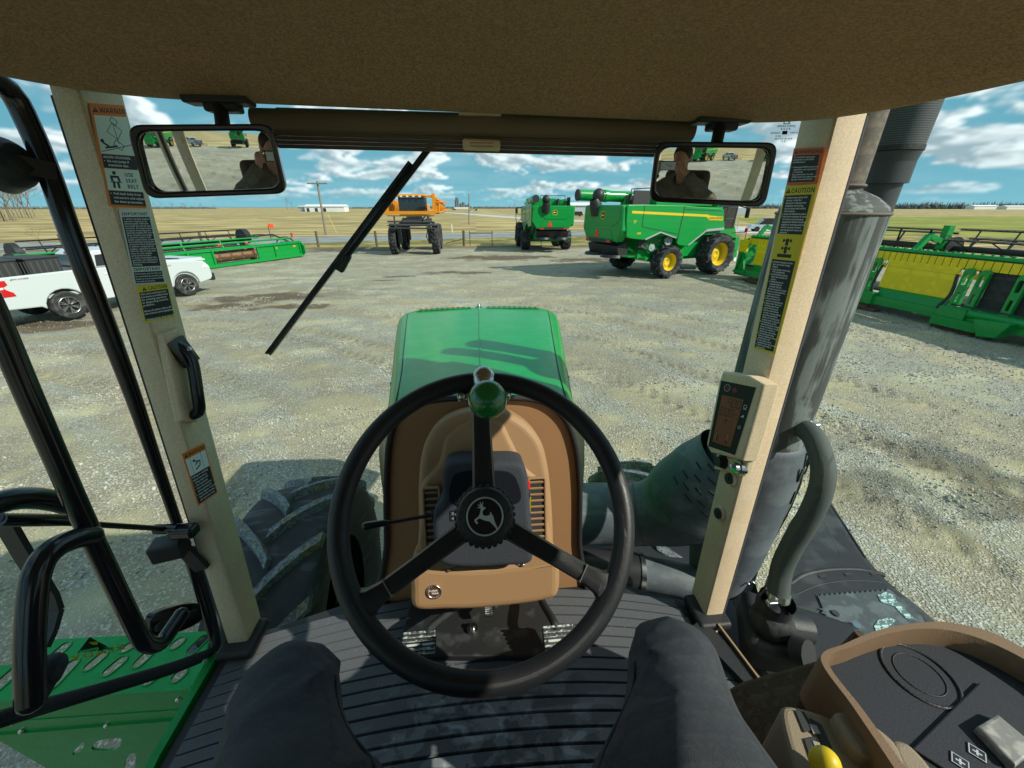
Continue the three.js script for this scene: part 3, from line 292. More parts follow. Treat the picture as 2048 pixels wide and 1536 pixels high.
// --- roller shade with its hem, and mirrors with brackets
{ const a = onZ(508, 240, -0.985), b = onZ(1384, 262, -0.985); part('roller_shade', [rod(a, b, 0.021, 0.021, 24), rod(a.clone().lerp(b, 0.055), b.clone().lerp(a, 0.055), 0.0225, 0.0225, 24)], mat([0.17, 0.125, 0.075], 0.85, { bumpMap: felt, bumpScale: 0.0006 }), T);
  const c = onZ(553, 268, -0.985), d = onZ(1370, 290, -0.985), hem = mat([0.12, 0.085, 0.06], 0.9, { bumpMap: felt, bumpScale: 0.0006 }); c.z = d.z = -0.978;
  const o = V(0, -0.004, 0); for (let k = 0; k < 4; k++) part('shade_hem', bar(c.clone().add(V(0, -0.0075 * k, 0)), d.clone().add(V(0, -0.0075 * k, 0)), 0.005, 0.0068), hem, T); const t = onZ(963, 290, -0.972); part('pull_tab', rbox(0.082, 0.022, 0.012, 0.006, t.x, t.y, t.z, 0, 0, -0.02), C.beige, T); part('tab_slot', [box(0.05, 0.0016, 0.001, t.x, t.y + 0.003, t.z + 0.0066), box(0.05, 0.0016, 0.001, t.x, t.y - 0.003, t.z + 0.0066)], C.brown, T); const u = onZ(960, 226, -0.96); part('shade_clip', rbox(0.09, 0.012, 0.03, 0.004, u.x, u.y + 0.002, u.z), C.beige, T); }
function cabMirror(px, arm, aim, up, lens) { // px: frame corners TL TR BR BL; a slightly convex glass turned towards a point
  const mc = onZ((px[0][0] + px[1][0] + px[2][0] + px[3][0]) / 4, (px[0][1] + px[1][1] + px[2][1] + px[3][1]) / 4, px[0][2]), nn = V(0, H, 0).sub(mc).normalize().applyAxisAngle(V(0, 1, 0), lens.yaw); { const h = Math.hypot(nn.x, nn.z), e = Math.atan2(nn.y, h) + lens.pitch; nn.set(nn.x / h * Math.cos(e), Math.sin(e), nn.z / h * Math.cos(e)); }
  const c = px.map(([u, v]) => onP(u, v, mc, nn)), o = c[0].clone().add(c[1]).add(c[2]).add(c[3]).multiplyScalar(0.25), ex = c[1].clone().sub(c[0]).add(c[2]).sub(c[3]), ey = c[0].clone().sub(c[3]).add(c[1]).sub(c[2]); const pl = plane(o, ex, ey), q = c.map(p => { const d = p.clone().sub(o); return [d.dot(pl.ex), d.dot(pl.ey)]; });
  const round = k => { const out = []; const cs = q.map(p => [p[0] * k[0], p[1] * k[1]]); for (let i = 0; i < 4; i++) { const p = cs[i], a = cs[(i + 3) % 4], b = cs[(i + 1) % 4], r = 0.021; const la = Math.hypot(a[0] - p[0], a[1] - p[1]), lb = Math.hypot(b[0] - p[0], b[1] - p[1]); const s = [p[0] + (a[0] - p[0]) * r / la, p[1] + (a[1] - p[1]) * r / la], e = [p[0] + (b[0] - p[0]) * r / lb, p[1] + (b[1] - p[1]) * r / lb]; for (let j = 0; j <= 6; j++) { const t = j / 6; out.push([0, 1].map(m => s[m] * (1 - t) * (1 - t) + 2 * p[m] * t * (1 - t) + e[m] * t * t)); } } return out.reverse(); };
  const m = grp('mirror', T, o); const local = g => pl.put(g).translate(-o.x, -o.y, -o.z);
  mesh('frame', [local(extr(round([1, 1]), 0.018, 0.003, [round([0.91, 0.825])]).translate(0, 0, -0.004)), local(extr(round([0.97, 0.95]), 0.006, 0.002).translate(0, 0, -0.016))], C.blackGloss, m);
  // glass: spherical cap whose middle faces 'aim'
  const out = resample(round([0.91, 0.825]), 120), R = lens.R, rows = [];
  const Nr = 24; for (let j = 0; j <= Nr; j++) rows.push(out.map(([s, t]) => { const S = s * j / Nr, U = t * j / Nr; const zc = -(S * S + U * U) / (2 * R); return V(S, U, zc); })); const g = skin(rows, true); const lo = Math.min(...rows.flat().map(p => p.z)); const hi = Math.max(...rows.flat().map(p => p.z));
  g.translate(0, 0, 0.0135); const gl = mesh('mirror_glass', local(g), C.mirror, m); mesh('stem', [tube(arm.map(p => p.clone().sub(o)), 0.012, 20, 10)], C.black, m); const b = arm.at(-1).clone().sub(o); mesh('mount', [rbox(0.115, 0.016, 0.04, 0.005, b.x, b.y, b.z), rbox(0.06, 0.024, 0.03, 0.005, b.x + 0.005, b.y - 0.008, b.z)], C.black, m); return m; }
cabMirror([[260, 250, -0.85], [547, 248, -0.85], [577, 386, -0.85], [299, 396, -0.85]], [onZ(447, 262, -0.87), onZ(444, 235, -0.89), onZ(440, 212, -0.905), onZ(438, 200, -0.91)], V(-0.30, 2.95, 0.3), 0, { R: 0.85, yaw: -0.255, pitch: -0.038 });
cabMirror([[1311, 283, -0.85], [1553, 285, -0.85], [1526, 413, -0.85], [1297, 402, -0.85]], [onZ(1432, 292, -0.87), onZ(1437, 268, -0.89), onZ(1440, 248, -0.905), onZ(1441, 240, -0.91)], V(0.30, 2.98, 0.25), 0, { R: 0.85, yaw: 0.165, pitch: -0.045 });
// --- glass
const wsBot = x => -0.895 + 0.16 * x * x, wsTop = x => -1.03 + 0.13 * x * x;
{ const rows = []; for (const k of [0, 0.25, 0.5, 0.75, 1]) { const row = []; for (let i = 0; i <= 16; i++) { const x = -0.70 + 1.40 * i / 16; row.push(V(x, mix(FL + 0.0, 3.24, k), mix(wsBot(x), wsTop(x), k))); } rows.push(row); } part('windshield', skin(rows), C.glass, T);
  part('side_window', skin([[V(0.715, FL - 0.02, -0.66), V(0.74, FL - 0.02, 0.86)], [V(0.785, 3.19, -0.83), V(0.785, 3.19, 0.88)]]), C.glass, T);
  part('rear_window', skin([[V(-0.66, 2.2, 0.93), V(0.66, 2.2, 0.93)], [V(-0.66, 3.19, 0.96), V(0.66, 3.19, 0.96)]]), C.glass, T); }
{ // maker's print etched in the corner of the windshield, read from outside
  const o = onZ(1578, 268, -0.952), pl = plane(o, V(1, 0, 0.24), V(0, 1, -0.1)); const tx = canvas(256, 256, (x, w, h) => { x.clearRect(0, 0, w, h); x.translate(w, 0); x.scale(-1, 1); x.fillStyle = '#10161a'; x.strokeStyle = '#10161a'; x.lineWidth = 7; x.strokeRect(104, 8, 48, 40); x.fillRect(116, 20, 26, 9); x.fillRect(112, 28, 7, 10); x.textAlign = 'center'; x.font = `bold 26px ${F}`; x.fillText('JOHN DEERE', 128, 78); x.fillText('8-2-2-E', 128, 104); x.fillRect(106, 114, 44, 34); x.font = `bold 22px ${F}`; x.fillText('FLOAT', 52, 140); x.fillText('TEMPER', 206, 140); x.fillText('AS 2', 178, 170); x.fillText('43R-00 DOT 46', 128, 196); x.fillText('E 11', 128, 220); });
  const c = [[1545, 238], [1606, 238], [1602, 292], [1541, 292]].map(p => pl.st(...p)), g = new THREE.PlaneGeometry(c[1][0] - c[0][0], c[0][1] - c[3][1]); g.translate((c[0][0] + c[1][0]) / 2, (c[0][1] + c[3][1]) / 2, 0); pl.put(g); const m = new THREE.Mesh(g, new THREE.MeshStandardMaterial({ map: tx, transparent: true, alphaTest: 0.4, roughness: 0.8 })); m.name = 'glass_print'; T.add(m); }
// --- wiper outside the windshield
{ const a = onZ(866, 286, -1.045), b = onZ(545, 708, -1.0), d = b.clone().sub(a).normalize(), s = V(-d.y, d.x, 0); const off = (p, k, z = 0) => p.clone().addScaledVector(s, k).add(V(0, 0, z)); const w = grp('wiper', T, a); const L = g => g.translate(-a.x, -a.y, -a.z);
  mesh('arm', L(bar(a, a.clone().lerp(b, 0.55), 0.013, 0.009, V(0, 0, 1))), C.black, w); mesh('blade_frame', L(bar(off(a.clone().lerp(b, 0.10), -0.008, 0.005), off(b, -0.004, 0.005), 0.009, 0.014, V(0, 0, 1))), C.blackGloss, w); mesh('blade_rubber', L(bar(off(a.clone().lerp(b, 0.10), -0.013, 0.012), off(b, -0.010, 0.012), 0.006, 0.01, V(0, 0, 1))), C.blackSoft, w); mesh('pivot', L(rbox(0.026, 0.05, 0.02, 0.006, ...a.clone().lerp(b, 0.53).toArray(), 0, 0, -0.62)), C.black, w); }
// --- floor with a ribbed rubber mat
part('floor', extr([[-0.76, 0.86], [-0.69, 0.80], [-0.46, 0.872], [-0.2, 0.89], [0.2, 0.89], [0.46, 0.86], [0.66, 0.76], [0.72, 0.5], [0.75, -0.9], [-0.78, -0.9]].map(p => [p[0], p[1]]), 0.08, 0).rotateX(-Math.PI / 2).translate(0, FL - 0.092, 0), C.black, T);
const matM = mat([1, 1, 1], 0.72, { map: tex(1024, (u, v) => { const x = u * 2 - 1, d = sst(0.50, 0.66, fbm(u * 26 + 2, v * 26, 6)) * sst(0.62, 0.16, Math.hypot(x + 0.02, (v - 0.46) * 2.1)), sw = sst(0.52, 0.60, fbm(u * 40 + fbm(u * 9, v * 9, 3) * 8, v * 40, 4)) * sst(0.55, 0.2, Math.hypot(x + 0.02, (v - 0.46) * 2)), n = hsh(Math.floor(u * 1024), Math.floor(v * 1024)), crumb = n > 0.9975 ? 0.35 : 0, g = 0.33 + 0.02 * n + 0.17 * d + 0.12 * sw + crumb; return [g * 0.97, g, g * 1.03 + 0.008]; }), bumpMap: grain, bumpScale: 0.0006 });
{ const m = grp('floor_mat', T, V(0, FL, 0)); const side = z => [-0.735 + 0.0 * z, z < -0.62 ? 0.655 - 0.25 * (-z - 0.62) : 0.69];
  for (let k = 0; k < 24; k++) { const z0 = -0.872 + k * 0.0305 + 0.0001 * k * k, kk = mix(0.22, 0.06, k / 23), [a0, b0] = side(z0), top = [], bot = [], A = [], B = [];
    const w = 0.0282; for (let i = 0; i <= 20; i++) { const x = mix(a0, b0, i / 20), z = z0 + kk * (x + 0.03) ** 2; A.push(V(x, -0.012, z)); top.push(V(x, 0.0005, z + 0.0015)); bot.push(V(x, 0.0005, z + w - 0.0015)); B.push(V(x, -0.012, z + w)); }
    const g = creased(skin([B, bot, top, A]), 0.4), p = g.attributes.position, uv = g.attributes.uv; for (let i = 0; i < p.count; i++) uv.setXY(i, (p.getX(i) + 0.75) / 1.5, -p.getZ(i)); const r = new THREE.Mesh(clean(g), matM); r.name = 'rib'; r.receiveShadow = true; m.add(r); } }
part('floor_trim', [bar(onY(1392, 1250, FL + 0.012), onY(1512, 1372, FL + 0.012), 0.05, 0.02), bar(onY(1440, 1262, FL + 0.02), onY(1525, 1372, FL + 0.02), 0.006, 0.01)], C.black, T);
part('sill_strip', bar(onY(1436, 1250, FL + 0.026), onY(1532, 1378, FL + 0.026), 0.005, 0.012), mat([0.33, 0.22, 0.12], 0.6), T);
// --- pedal well plate, pedals and bolt
{ const q = (u, v, y) => onY(u, v, y); const plate = [[828, 1192], [1075, 1178], [1120, 1255], [1135, 1300], [1080, 1318], [800, 1318], [798, 1290]].map(p => P2(p[0], p[1], FL + 0.012)); part('pedal_plate', extr(plate.map(p => [p[0], -p[1]]), 0.016, 0.004).rotateX(-Math.PI / 2).translate(0, FL + 0.004, 0), mat([1, 1, 1], 0.55, { map: blotch([0.13, 0.135, 0.14], [0.24, 0.245, 0.25], 12, 3, 0.45, 0.75) }), T);
  const b = q(945, 1258, FL + 0.03); part('floor_bolt', [cyl(0.016, 0.016, 0.01, b.x, b.y, b.z), cyl(0.0095, 0.008, 0.02, b.x, b.y + 0.008, b.z, 0, 0, 0, 6)], C.zinc, T);
  const worn = mat([1, 1, 1], 0.45, { metalness: 0.2, map: blotch([0.28, 0.30, 0.30], [0.82, 0.84, 0.82], 30, 5, 0.38, 0.55) });
  function pedal(px, yl, armTop, w, dz) { const c = q(px[0], px[1], yl), g = grp('pedal', T, c), n = 6; mesh('pad', [rbox(w, 0.014, dz, 0.004, 0, 0, 0, 0.45)], C.black, g); for (let k = 0; k < n; k++) { const t = (k + 0.5) / n - 0.5; mesh('tread_bar', rbox(w * 0.97, 0.009, dz / n * 0.62, 0.002, 0, 0.009 - t * dz * Math.sin(0.45) * 1, t * dz * Math.cos(0.45), 0.45), worn, g); }
    const at = armTop.clone().sub(c); mesh('arm', [tube([V(0.0 + (at.x > 0 ? 0.02 : -0.0), 0, -dz * 0.3), V(at.x * 0.25, 0.02, -dz * 0.6), V(at.x * 0.8, at.y * 0.6, at.z * 0.7), at], 0.011, 20, 8)], C.black, g); }
  pedal([838, 1290], FL + 0.10, onZ(935, 1180, -0.80), 0.088, 0.055); pedal([1118, 1280], FL + 0.10, onZ(1075, 1175, -0.80), 0.085, 0.062); pedal([977, 1221], FL + 0.09, onZ(1000, 1185, -0.80), 0.022, 0.03); }
// --- cowl panel under the windshield, with its black seal
const CW = plane(V(0, FL, -0.868), V(1, 0, 0), V(0, 0.70, -0.075));
{ const o = smooth2([[777, 1210], [774, 1080], [774, 950], [782, 870], [800, 830], [850, 803], [967, 795], [1085, 803], [1130, 838], [1150, 890], [1158, 960], [1158, 1080], [1158, 1198], [967, 1205]].map(p => CW.st(...p)), 90); part('cowl', CW.put(extr(o, 0.006, 0.002), -0.01), C.brown, T); part('cowl_seal', tube(o.map(p => CW.at(p[0], p[1], 0.004)), 0.009, 160, 8, true), C.black, T);
  const inset = o.map(p => [p[0] * 0.9, 0.03 + (p[1]) * 0.95]); }
// --- steering column cover, stepped and rounded towards the driver
const CC = plane(onZ(967, 1186, -0.70), V(1, 0, 0), onZ(967, 822, -0.855).sub(onZ(967, 1186, -0.70)));
const onC = (l) => l.map(p => CC.st(...p));
{ const back = smooth2(onC([[845, 1185], [838, 1080], [836, 980], [842, 912], [856, 872], [882, 842], [922, 824], [967, 819], [1012, 824], [1052, 846], [1082, 882], [1096, 930], [1104, 1000], [1108, 1090], [1108, 1168], [967, 1186]]), 110); part('column_cover', CC.put(extr(back, 0.045, 0.020, [], 5), -0.06), C.tan, T);
  const mid = smooth2(onC([[846, 1120], [842, 1020], [846, 960], [876, 925], [892, 870], [935, 838], [967, 834], [1002, 842], [1024, 880], [1050, 930], [1086, 965], [1094, 1030], [1100, 1110], [967, 1130]]), 100); part('column_shroud', CC.put(extr(mid, 0.012, 0.016, [], 5), -0.014), C.tan, T);
  const low = smooth2(onC([[832, 1100], [828, 1150], [834, 1188], [900, 1192], [967, 1190], [1080, 1176], [1106, 1166], [1112, 1120], [1108, 1092], [1040, 1098], [967, 1106], [880, 1104]]), 80); part('knee_panel', CC.put(extr(low, 0.075, 0.022, [], 4), -0.035), C.tan, T);
  const K = (u, v, k) => { const p = CC.st(u, v); return CC.at(p[0], p[1], k); };
  for (const [l, s] of [[[[838, 1118], [880, 1114], [915, 1106], [920, 1094], [842, 1092]], [902, 1112]], [[[1024, 1090], [1032, 1106], [1060, 1114], [1102, 1108], [1104, 1086]], [1041, 1102]]]) { part('access_flap', CC.put(extr(smooth2(onC(l), 40), 0.006, 0.003), 0.052), C.tan, T); const c = K(s[0], s[1], 0.064); part('screw', sph(0.0042, c.x, c.y, c.z, 10), C.metal, T); }
  // round climate badge
  const b = CC.st(874, 1152), bd = new THREE.Mesh(CC.put(tf(new THREE.CircleGeometry(0.0165, 32), b[0], b[1], 0.0646)), mat([1, 1, 1], 0.4, { map: canvas(128, 128, x => { x.fillStyle = '#d8ddd8'; x.beginPath(); x.arc(64, 64, 64, 0, 7); x.fill(); x.fillStyle = '#5c3318'; x.beginPath(); x.arc(64, 64, 54, 0, 7); x.fill(); x.fillStyle = '#eee'; x.textAlign = 'center'; x.font = `bold 27px ${F}`; x.fillText('CLIMA', 56, 62); x.fillText('TRAK', 72, 90); }) })); bd.name = 'badge'; T.add(bd); part('badge_ring', CC.put(tor(0.0165, 0.0022, b[0], b[1], 0.0646)), C.metal, T);
  // air vents either side: frame, dark throat and louvres
  for (const [f, n] of [[[[1050, 950], [1078, 948], [1090, 1062], [1062, 1066]], 10], [[[858, 968], [884, 960], [880, 1075], [853, 1078]], 9]]) { const q = onC(f), g = grp('air_vent', T, CC.o.clone()); const loc = x => x.translate(-CC.o.x, -CC.o.y, -CC.o.z); const cx = (q[0][0] + q[1][0] + q[2][0] + q[3][0]) / 4, cy = (q[0][1] + q[2][1]) / 2, w = Math.abs(q[1][0] - q[0][0]), h = Math.abs(q[0][1] - q[3][1]);
    mesh('frame', loc(CC.put(extr(rrect(cx - w / 2 - 0.006, cy - h / 2 - 0.006, cx + w / 2 + 0.006, cy + h / 2 + 0.006, 0.006), 0.006, 0.002, [rrect(cx - w / 2, cy - h / 2, cx + w / 2, cy + h / 2, 0.004)]), 0.034)), C.tan, g); mesh('throat', loc(CC.put(tf(new THREE.PlaneGeometry(w, h), cx, cy, 0.0362))), dark, g); for (let k = 0; k < n; k++) { const y = cy - h / 2 + h * (k + 0.5) / n; mesh('louver', loc(CC.put(tf(new THREE.BoxGeometry(w * 0.92, h / n * 0.3, 0.004), cx, y, 0.039, 0.5))), C.tan, g); } }
  // instrument binnacle
  const bin = smooth2(onC([[890, 1080], [881, 1060], [877, 992], [892, 962], [894, 915], [904, 902], [970, 898], [1034, 901], [1043, 915], [1051, 995], [1056, 1060], [1050, 1080], [1000, 1086], [930, 1088]]), 90); part('instrument_panel', CC.put(extr(bin, 0.075, 0.014, [], 4), 0.022), C.blackSoft, T);
  const face = smooth2(onC([[908, 968], [912, 922], [930, 914], [970, 912], [1014, 916], [1026, 930], [1030, 968]]), 50); part('gauge_face', CC.put(extr(face, 0.003, 0.001), 0.110), mat([0.012, 0.013, 0.018], 0.25), T);
  { const c = onC([[905, 978], [945, 978], [945, 1008], [905, 1008]]), g = new THREE.PlaneGeometry(0.05, 0.026); const m = new THREE.Mesh(CC.put(tf(g, (c[0][0] + c[1][0]) / 2, (c[0][1] + c[3][1]) / 2, 0.1121)), mat([1, 1, 1], 0.6, { map: canvas(128, 64, x => { x.fillStyle = '#16181f'; x.fillRect(0, 0, 128, 64); x.fillStyle = '#8d93a0'; for (const [a, b] of [[12, 18], [60, 18]]) { x.fillRect(a, b - 6, 14, 3); x.fillRect(a, b, 14, 3); x.fillRect(a, b + 6, 14, 3); x.beginPath(); x.arc(a + 20, b + 2, 9, -1.57, 1.57); x.fill(); } x.fillRect(10, 46, 20, 4); x.fillRect(18, 40, 4, 16); x.fillRect(44, 46, 10, 3); }) })); m.name = 'light_symbols'; T.add(m); }
  // key tag, turn lever
  const kt = K(1046, 942, 0.10), ky = K(1049, 985, 0.085); part('key_tag', [rbox(0.011, 0.022, 0.005, 0.003, kt.x, kt.y, kt.z, -0.4)], C.red, T); part('key_ring', [tube([K(1048, 950, 0.10), K(1050, 962, 0.098), K(1049, 970, 0.094)], 0.0016, 12, 6)], C.metal, T); part('ribbon', bar(K(1050, 966, 0.095), K(1053, 1005, 0.06), 0.006, 0.003, CC.n), C.yellow, T);
  const l0 = K(882, 1005, 0.06), l1 = K(855, 1009, 0.075), l2 = K(800, 1008, 0.10), l3 = K(757, 1011, 0.11); const lv = grp('turn_lever', T, l0); const LL = p => p.clone().sub(l0); mesh('boot', [rod(LL(K(890, 1004, 0.055)), LL(l0), 0.020, 0.015), rod(LL(l0), LL(K(868, 1007, 0.068)), 0.014, 0.009)], C.black, lv); mesh('stalk', rod(LL(K(868, 1007, 0.068)), LL(l2), 0.0042), C.blackGloss, lv); mesh('grip', [rod(LL(l2), LL(K(790, 1008, 0.102)), 0.005, 0.0075), rod(LL(K(790, 1008, 0.102)), LL(l3), 0.0075, 0.009), sph(0.009, ...LL(l3).toArray(), 12)], C.blackGloss, lv); }
// --- steering wheel
const WC = V(-0.002, H - 0.409, -0.4305), WT = 42.2 * Math.PI / 180;
const WP = plane(WC, V(1, 0, 0), V(0, Math.cos(WT), -Math.sin(WT)));
{ const g = grp('steering_wheel', T, WC); const L = (x, k = 0) => WP.put(x, k).translate(-WC.x, -WC.y, -WC.z); const R = 0.2065, r = 0.0150;
  mesh('rim', L(tor(R, r, 0, 0, 0, 96, 20)), C.wheelRim, g);
  for (const a of [90, -32, 212]) { const t = a * Math.PI / 180, c = Math.cos(t), s = Math.sin(t), pt = (d, o, k) => V(c * d - s * o, s * d + c * o, k); const rows = []; for (const [d, w, k] of [[0.03, 0.019, -0.012], [0.07, 0.018, -0.012], [0.12, 0.0165, -0.010], [0.168, 0.0165, -0.004], [0.186, 0.021, 0], [0.200, 0.034, 0]]) { const w2 = (a === 90 ? 0.93 : 0.80) * w; rows.push([pt(d, -w2, k - 0.006), pt(d, -w2 * 0.8, k + 0.006), pt(d, 0, k + 0.009), pt(d, w2 * 0.8, k + 0.006), pt(d, w2, k - 0.006), pt(d, 0, k - 0.009)]); } mesh('spoke', L(creased(skin(rows, true), 0.7)), C.wheelRim, g); if (a !== 90) mesh('spoke_joint', L(tf(new THREE.BoxGeometry(0.0012, 0.026, 0.018), c * 0.160, s * 0.160, -0.0035, 0, 0, t)), C.metal, g); }
  mesh('hub', [L(tf(lathe([[0, -0.03], [0.036, -0.03], [0.041, -0.012], [0.041, 0.012], [0.037, 0.020], [0.0275, 0.0225], [0.0265, 0.0205], [0, 0.0205]], 48), 0, 0, 0, Math.PI / 2)), ...Array.from({ length: 30 }, (_, i) => { const a = i / 30 * 2 * Math.PI; return L(tf(new THREE.SphereGeometry(0.0040, 8, 6), 0.0408 * Math.cos(a), 0.0408 * Math.sin(a), 0.006, 0, 0, 0)); })], mat([0.016, 0.016, 0.018], 0.5, { bumpMap: grain, bumpScale: 0.0012 }), g);
  mesh('hub_ring', L(tor(0.0252, 0.0012, 0, 0, 0.0215, 60, 8)), mat([0.5, 0.52, 0.54], 0.35), g);
  // leaping animal emblem
  const deer = [[-22, -7], [-17, -13], [-14, -11], [-18, -6], [-12, -2], [-8, -3], [-3, -6], [3, -8], [9, -9], [14, -14], [20, -21], [24, -27], [26, -25], [22, -16], [19, -8], [18, -2], [16, 3], [14, 4], [13, 9], [11, 9], [11, 4], [4, 2], [-3, 3], [-5, 9], [-3, 14], [1, 16], [3, 18], [0, 19.5], [-3, 20], [-4, 24], [-2, 30], [-3.5, 30], [-6, 24], [-8, 30], [-9.5, 30], [-8.5, 23], [-13, 26], [-14, 25], [-9, 21], [-15, 20], [-15, 18.5], [-8, 18], [-9, 12], [-11, 5], [-14, 1], [-21, -3]].map(p => [p[0] * 0.00068, p[1] * 0.00068 - 0.001]);
  mesh('emblem', L(extr(deer, 0.0012, 0), 0.0212), mat([0.58, 0.60, 0.62], 0.35), g); mesh('emblem_ground', L(tf(new THREE.CircleGeometry(0.025, 40), 0, 0, 0.0209)), mat([0.01, 0.01, 0.013], 0.3), g);
  mesh('column', L(tf(new THREE.CylinderGeometry(0.03, 0.04, 0.11, 20), 0, -0.01, -0.075, Math.PI / 2)), C.blackSoft, g);
  // spinner knob on the rim
  mesh('spinner_clamp', [L(tf(new THREE.SphereGeometry(0.021, 20, 14), 0.006, R, 0.004, 0, 0, 0, [0.95, 1.15, 0.95])), L(rbox(0.085, 0.018, 0.012, 0.006, 0.006, R - 0.024, -0.006)), L(tf(new THREE.SphereGeometry(0.0075, 12, 8), -0.03, R - 0.024, 0.0)), L(tf(new THREE.SphereGeometry(0.0075, 12, 8), 0.042, R - 0.024, 0.0)), L(cyl(0.012, 0.010, 0.05, 0.010, R - 0.040, 0.028, Math.PI / 2))], C.zinc, g);
  const kn = WP.at(0.010, R - 0.046, 0.055).sub(WC); mesh('spinner_knob', [sph(0.0285, kn.x, kn.y, kn.z, 32)], pmat([0.008, 0.17, 0.032], 0.25, { clearcoat: 0.7, clearcoatRoughness: 0.1 }), g); }
// --- corner display on the window side post
{ const face = RF; const st = l => l.map(p => face.st(...p)); const hous = st([[1470, 744], [1524, 752], [1556, 770], [1548, 800], [1512, 922], [1445, 906], [1436, 890], [1462, 765]]); part('display_housing', face.put(extr(hous, 0.03, 0.006, [], 3), 0.0), C.beige, T);
  sticker('display_screen', face, [[1468, 762], [1541, 776], [1497, 911], [1441, 893]], canvas(300, 560, (x, w, h) => { x.fillStyle = '#120b0e'; x.fillRect(0, 0, w, h); x.fillStyle = '#86492f'; x.fillRect(36, 110, 200, 400); x.strokeStyle = '#d9c9cc'; x.lineWidth = 3; x.beginPath(); x.arc(70, 48, 26, 0, 7); x.stroke(); x.fillStyle = '#b9232e'; x.font = `bold 18px ${F}`; x.textAlign = 'center'; x.fillText('STOP', 70, 54); x.save(); x.translate(140, 55); x.rotate(0.785); x.fillStyle = '#8d1a20'; x.fillRect(-18, -18, 36, 36); x.restore(); x.fillStyle = '#1a0c08'; x.fillText('!', 140, 62);
    const seg = (cx, cy, s, on) => { x.fillStyle = '#1d120d'; const t = 5, a = s * 0.5, b = s; const R_ = { a: [0, 0, a, t], b: [a - t, 0, t, b / 2], c: [a - t, b / 2, t, b / 2], d: [0, b - t, a, t], e: [0, b / 2, t, b / 2], f: [0, 0, t, b / 2], g: [0, b / 2 - t / 2, a, t] }; for (const k of on) x.fillRect(cx + R_[k][0], cy + R_[k][1], R_[k][2], R_[k][3]); };
    seg(108, 126, 66, 'abcfg'); seg(150, 126, 66, 'abcdef'); seg(192, 126, 66, 'abcdef'); seg(52, 206, 66, 'abcdef'); x.fillRect(90, 268, 6, 6); seg(102, 206, 66, 'abcdef'); seg(146, 206, 66, 'abcdef'); x.fillRect(190, 238, 30, 5); seg(120, 292, 34, 'abefg'); x.strokeStyle = '#8a6a55'; x.lineWidth = 2; x.strokeRect(78, 284, 140, 90); x.fillStyle = '#1d120d'; x.fillRect(72, 440, 14, 50); x.fillRect(174, 462, 14, 34); x.fillStyle = '#b9a58f'; x.fillRect(62, 430, 3, 66); x.fillRect(180, 410, 3, 60); x.fillStyle = '#cfd2d6'; x.strokeStyle = '#cfd2d6'; x.lineWidth = 4; x.beginPath(); x.arc(264, 160, 13, 0, 7); x.stroke(); x.fillRect(250, 178, 28, 4); x.fillRect(250, 240, 28, 6); x.fillRect(262, 228, 12, 12); x.beginPath(); x.arc(264, 330, 11, 0, 7); x.stroke(); }), T, 0.0368);
  const K = (u, v, k) => { const p = face.st(u, v); return face.at(p[0], p[1], k); }; const knob = (u, v, r, m) => { const a = K(u, v, 0), b = K(u, v, 0.028), c = K(u, v, 0.006); part('socket_rim', rod(a, c, r * 1.35, r * 1.2, 24), C.beige, T); part('socket', [rod(a, K(u, v, 0.011), r, r * 0.9, 24), rod(a, K(u, v, 0.013), r * 0.45, r * 0.35, 12)], m, T); };
  part('socket_plate', face.put(extr(st([[1444, 908], [1508, 922], [1500, 952], [1438, 938]]), 0.012, 0.004), 0), C.beige, T);
  for (const [u, v, m] of [[1459, 924, C.black], [1493, 936, C.zinc]]) { part('dial', [rod(K(u, v, 0.01), K(u, v, 0.024), 0.0215, 0.019, 8), rod(K(u, v, 0.02), K(u, v, 0.036), 0.015, 0.014, 20)], m, T); } { const a = K(1493, 936, 0.036), b = K(1493, 928, 0.04); part('ignition_key', bar(a, b, 0.004, 0.016, face.n), C.metal, T); }
  knob(1463, 957, 0.0165, C.black); knob(1441, 1027, 0.0165, C.black); }
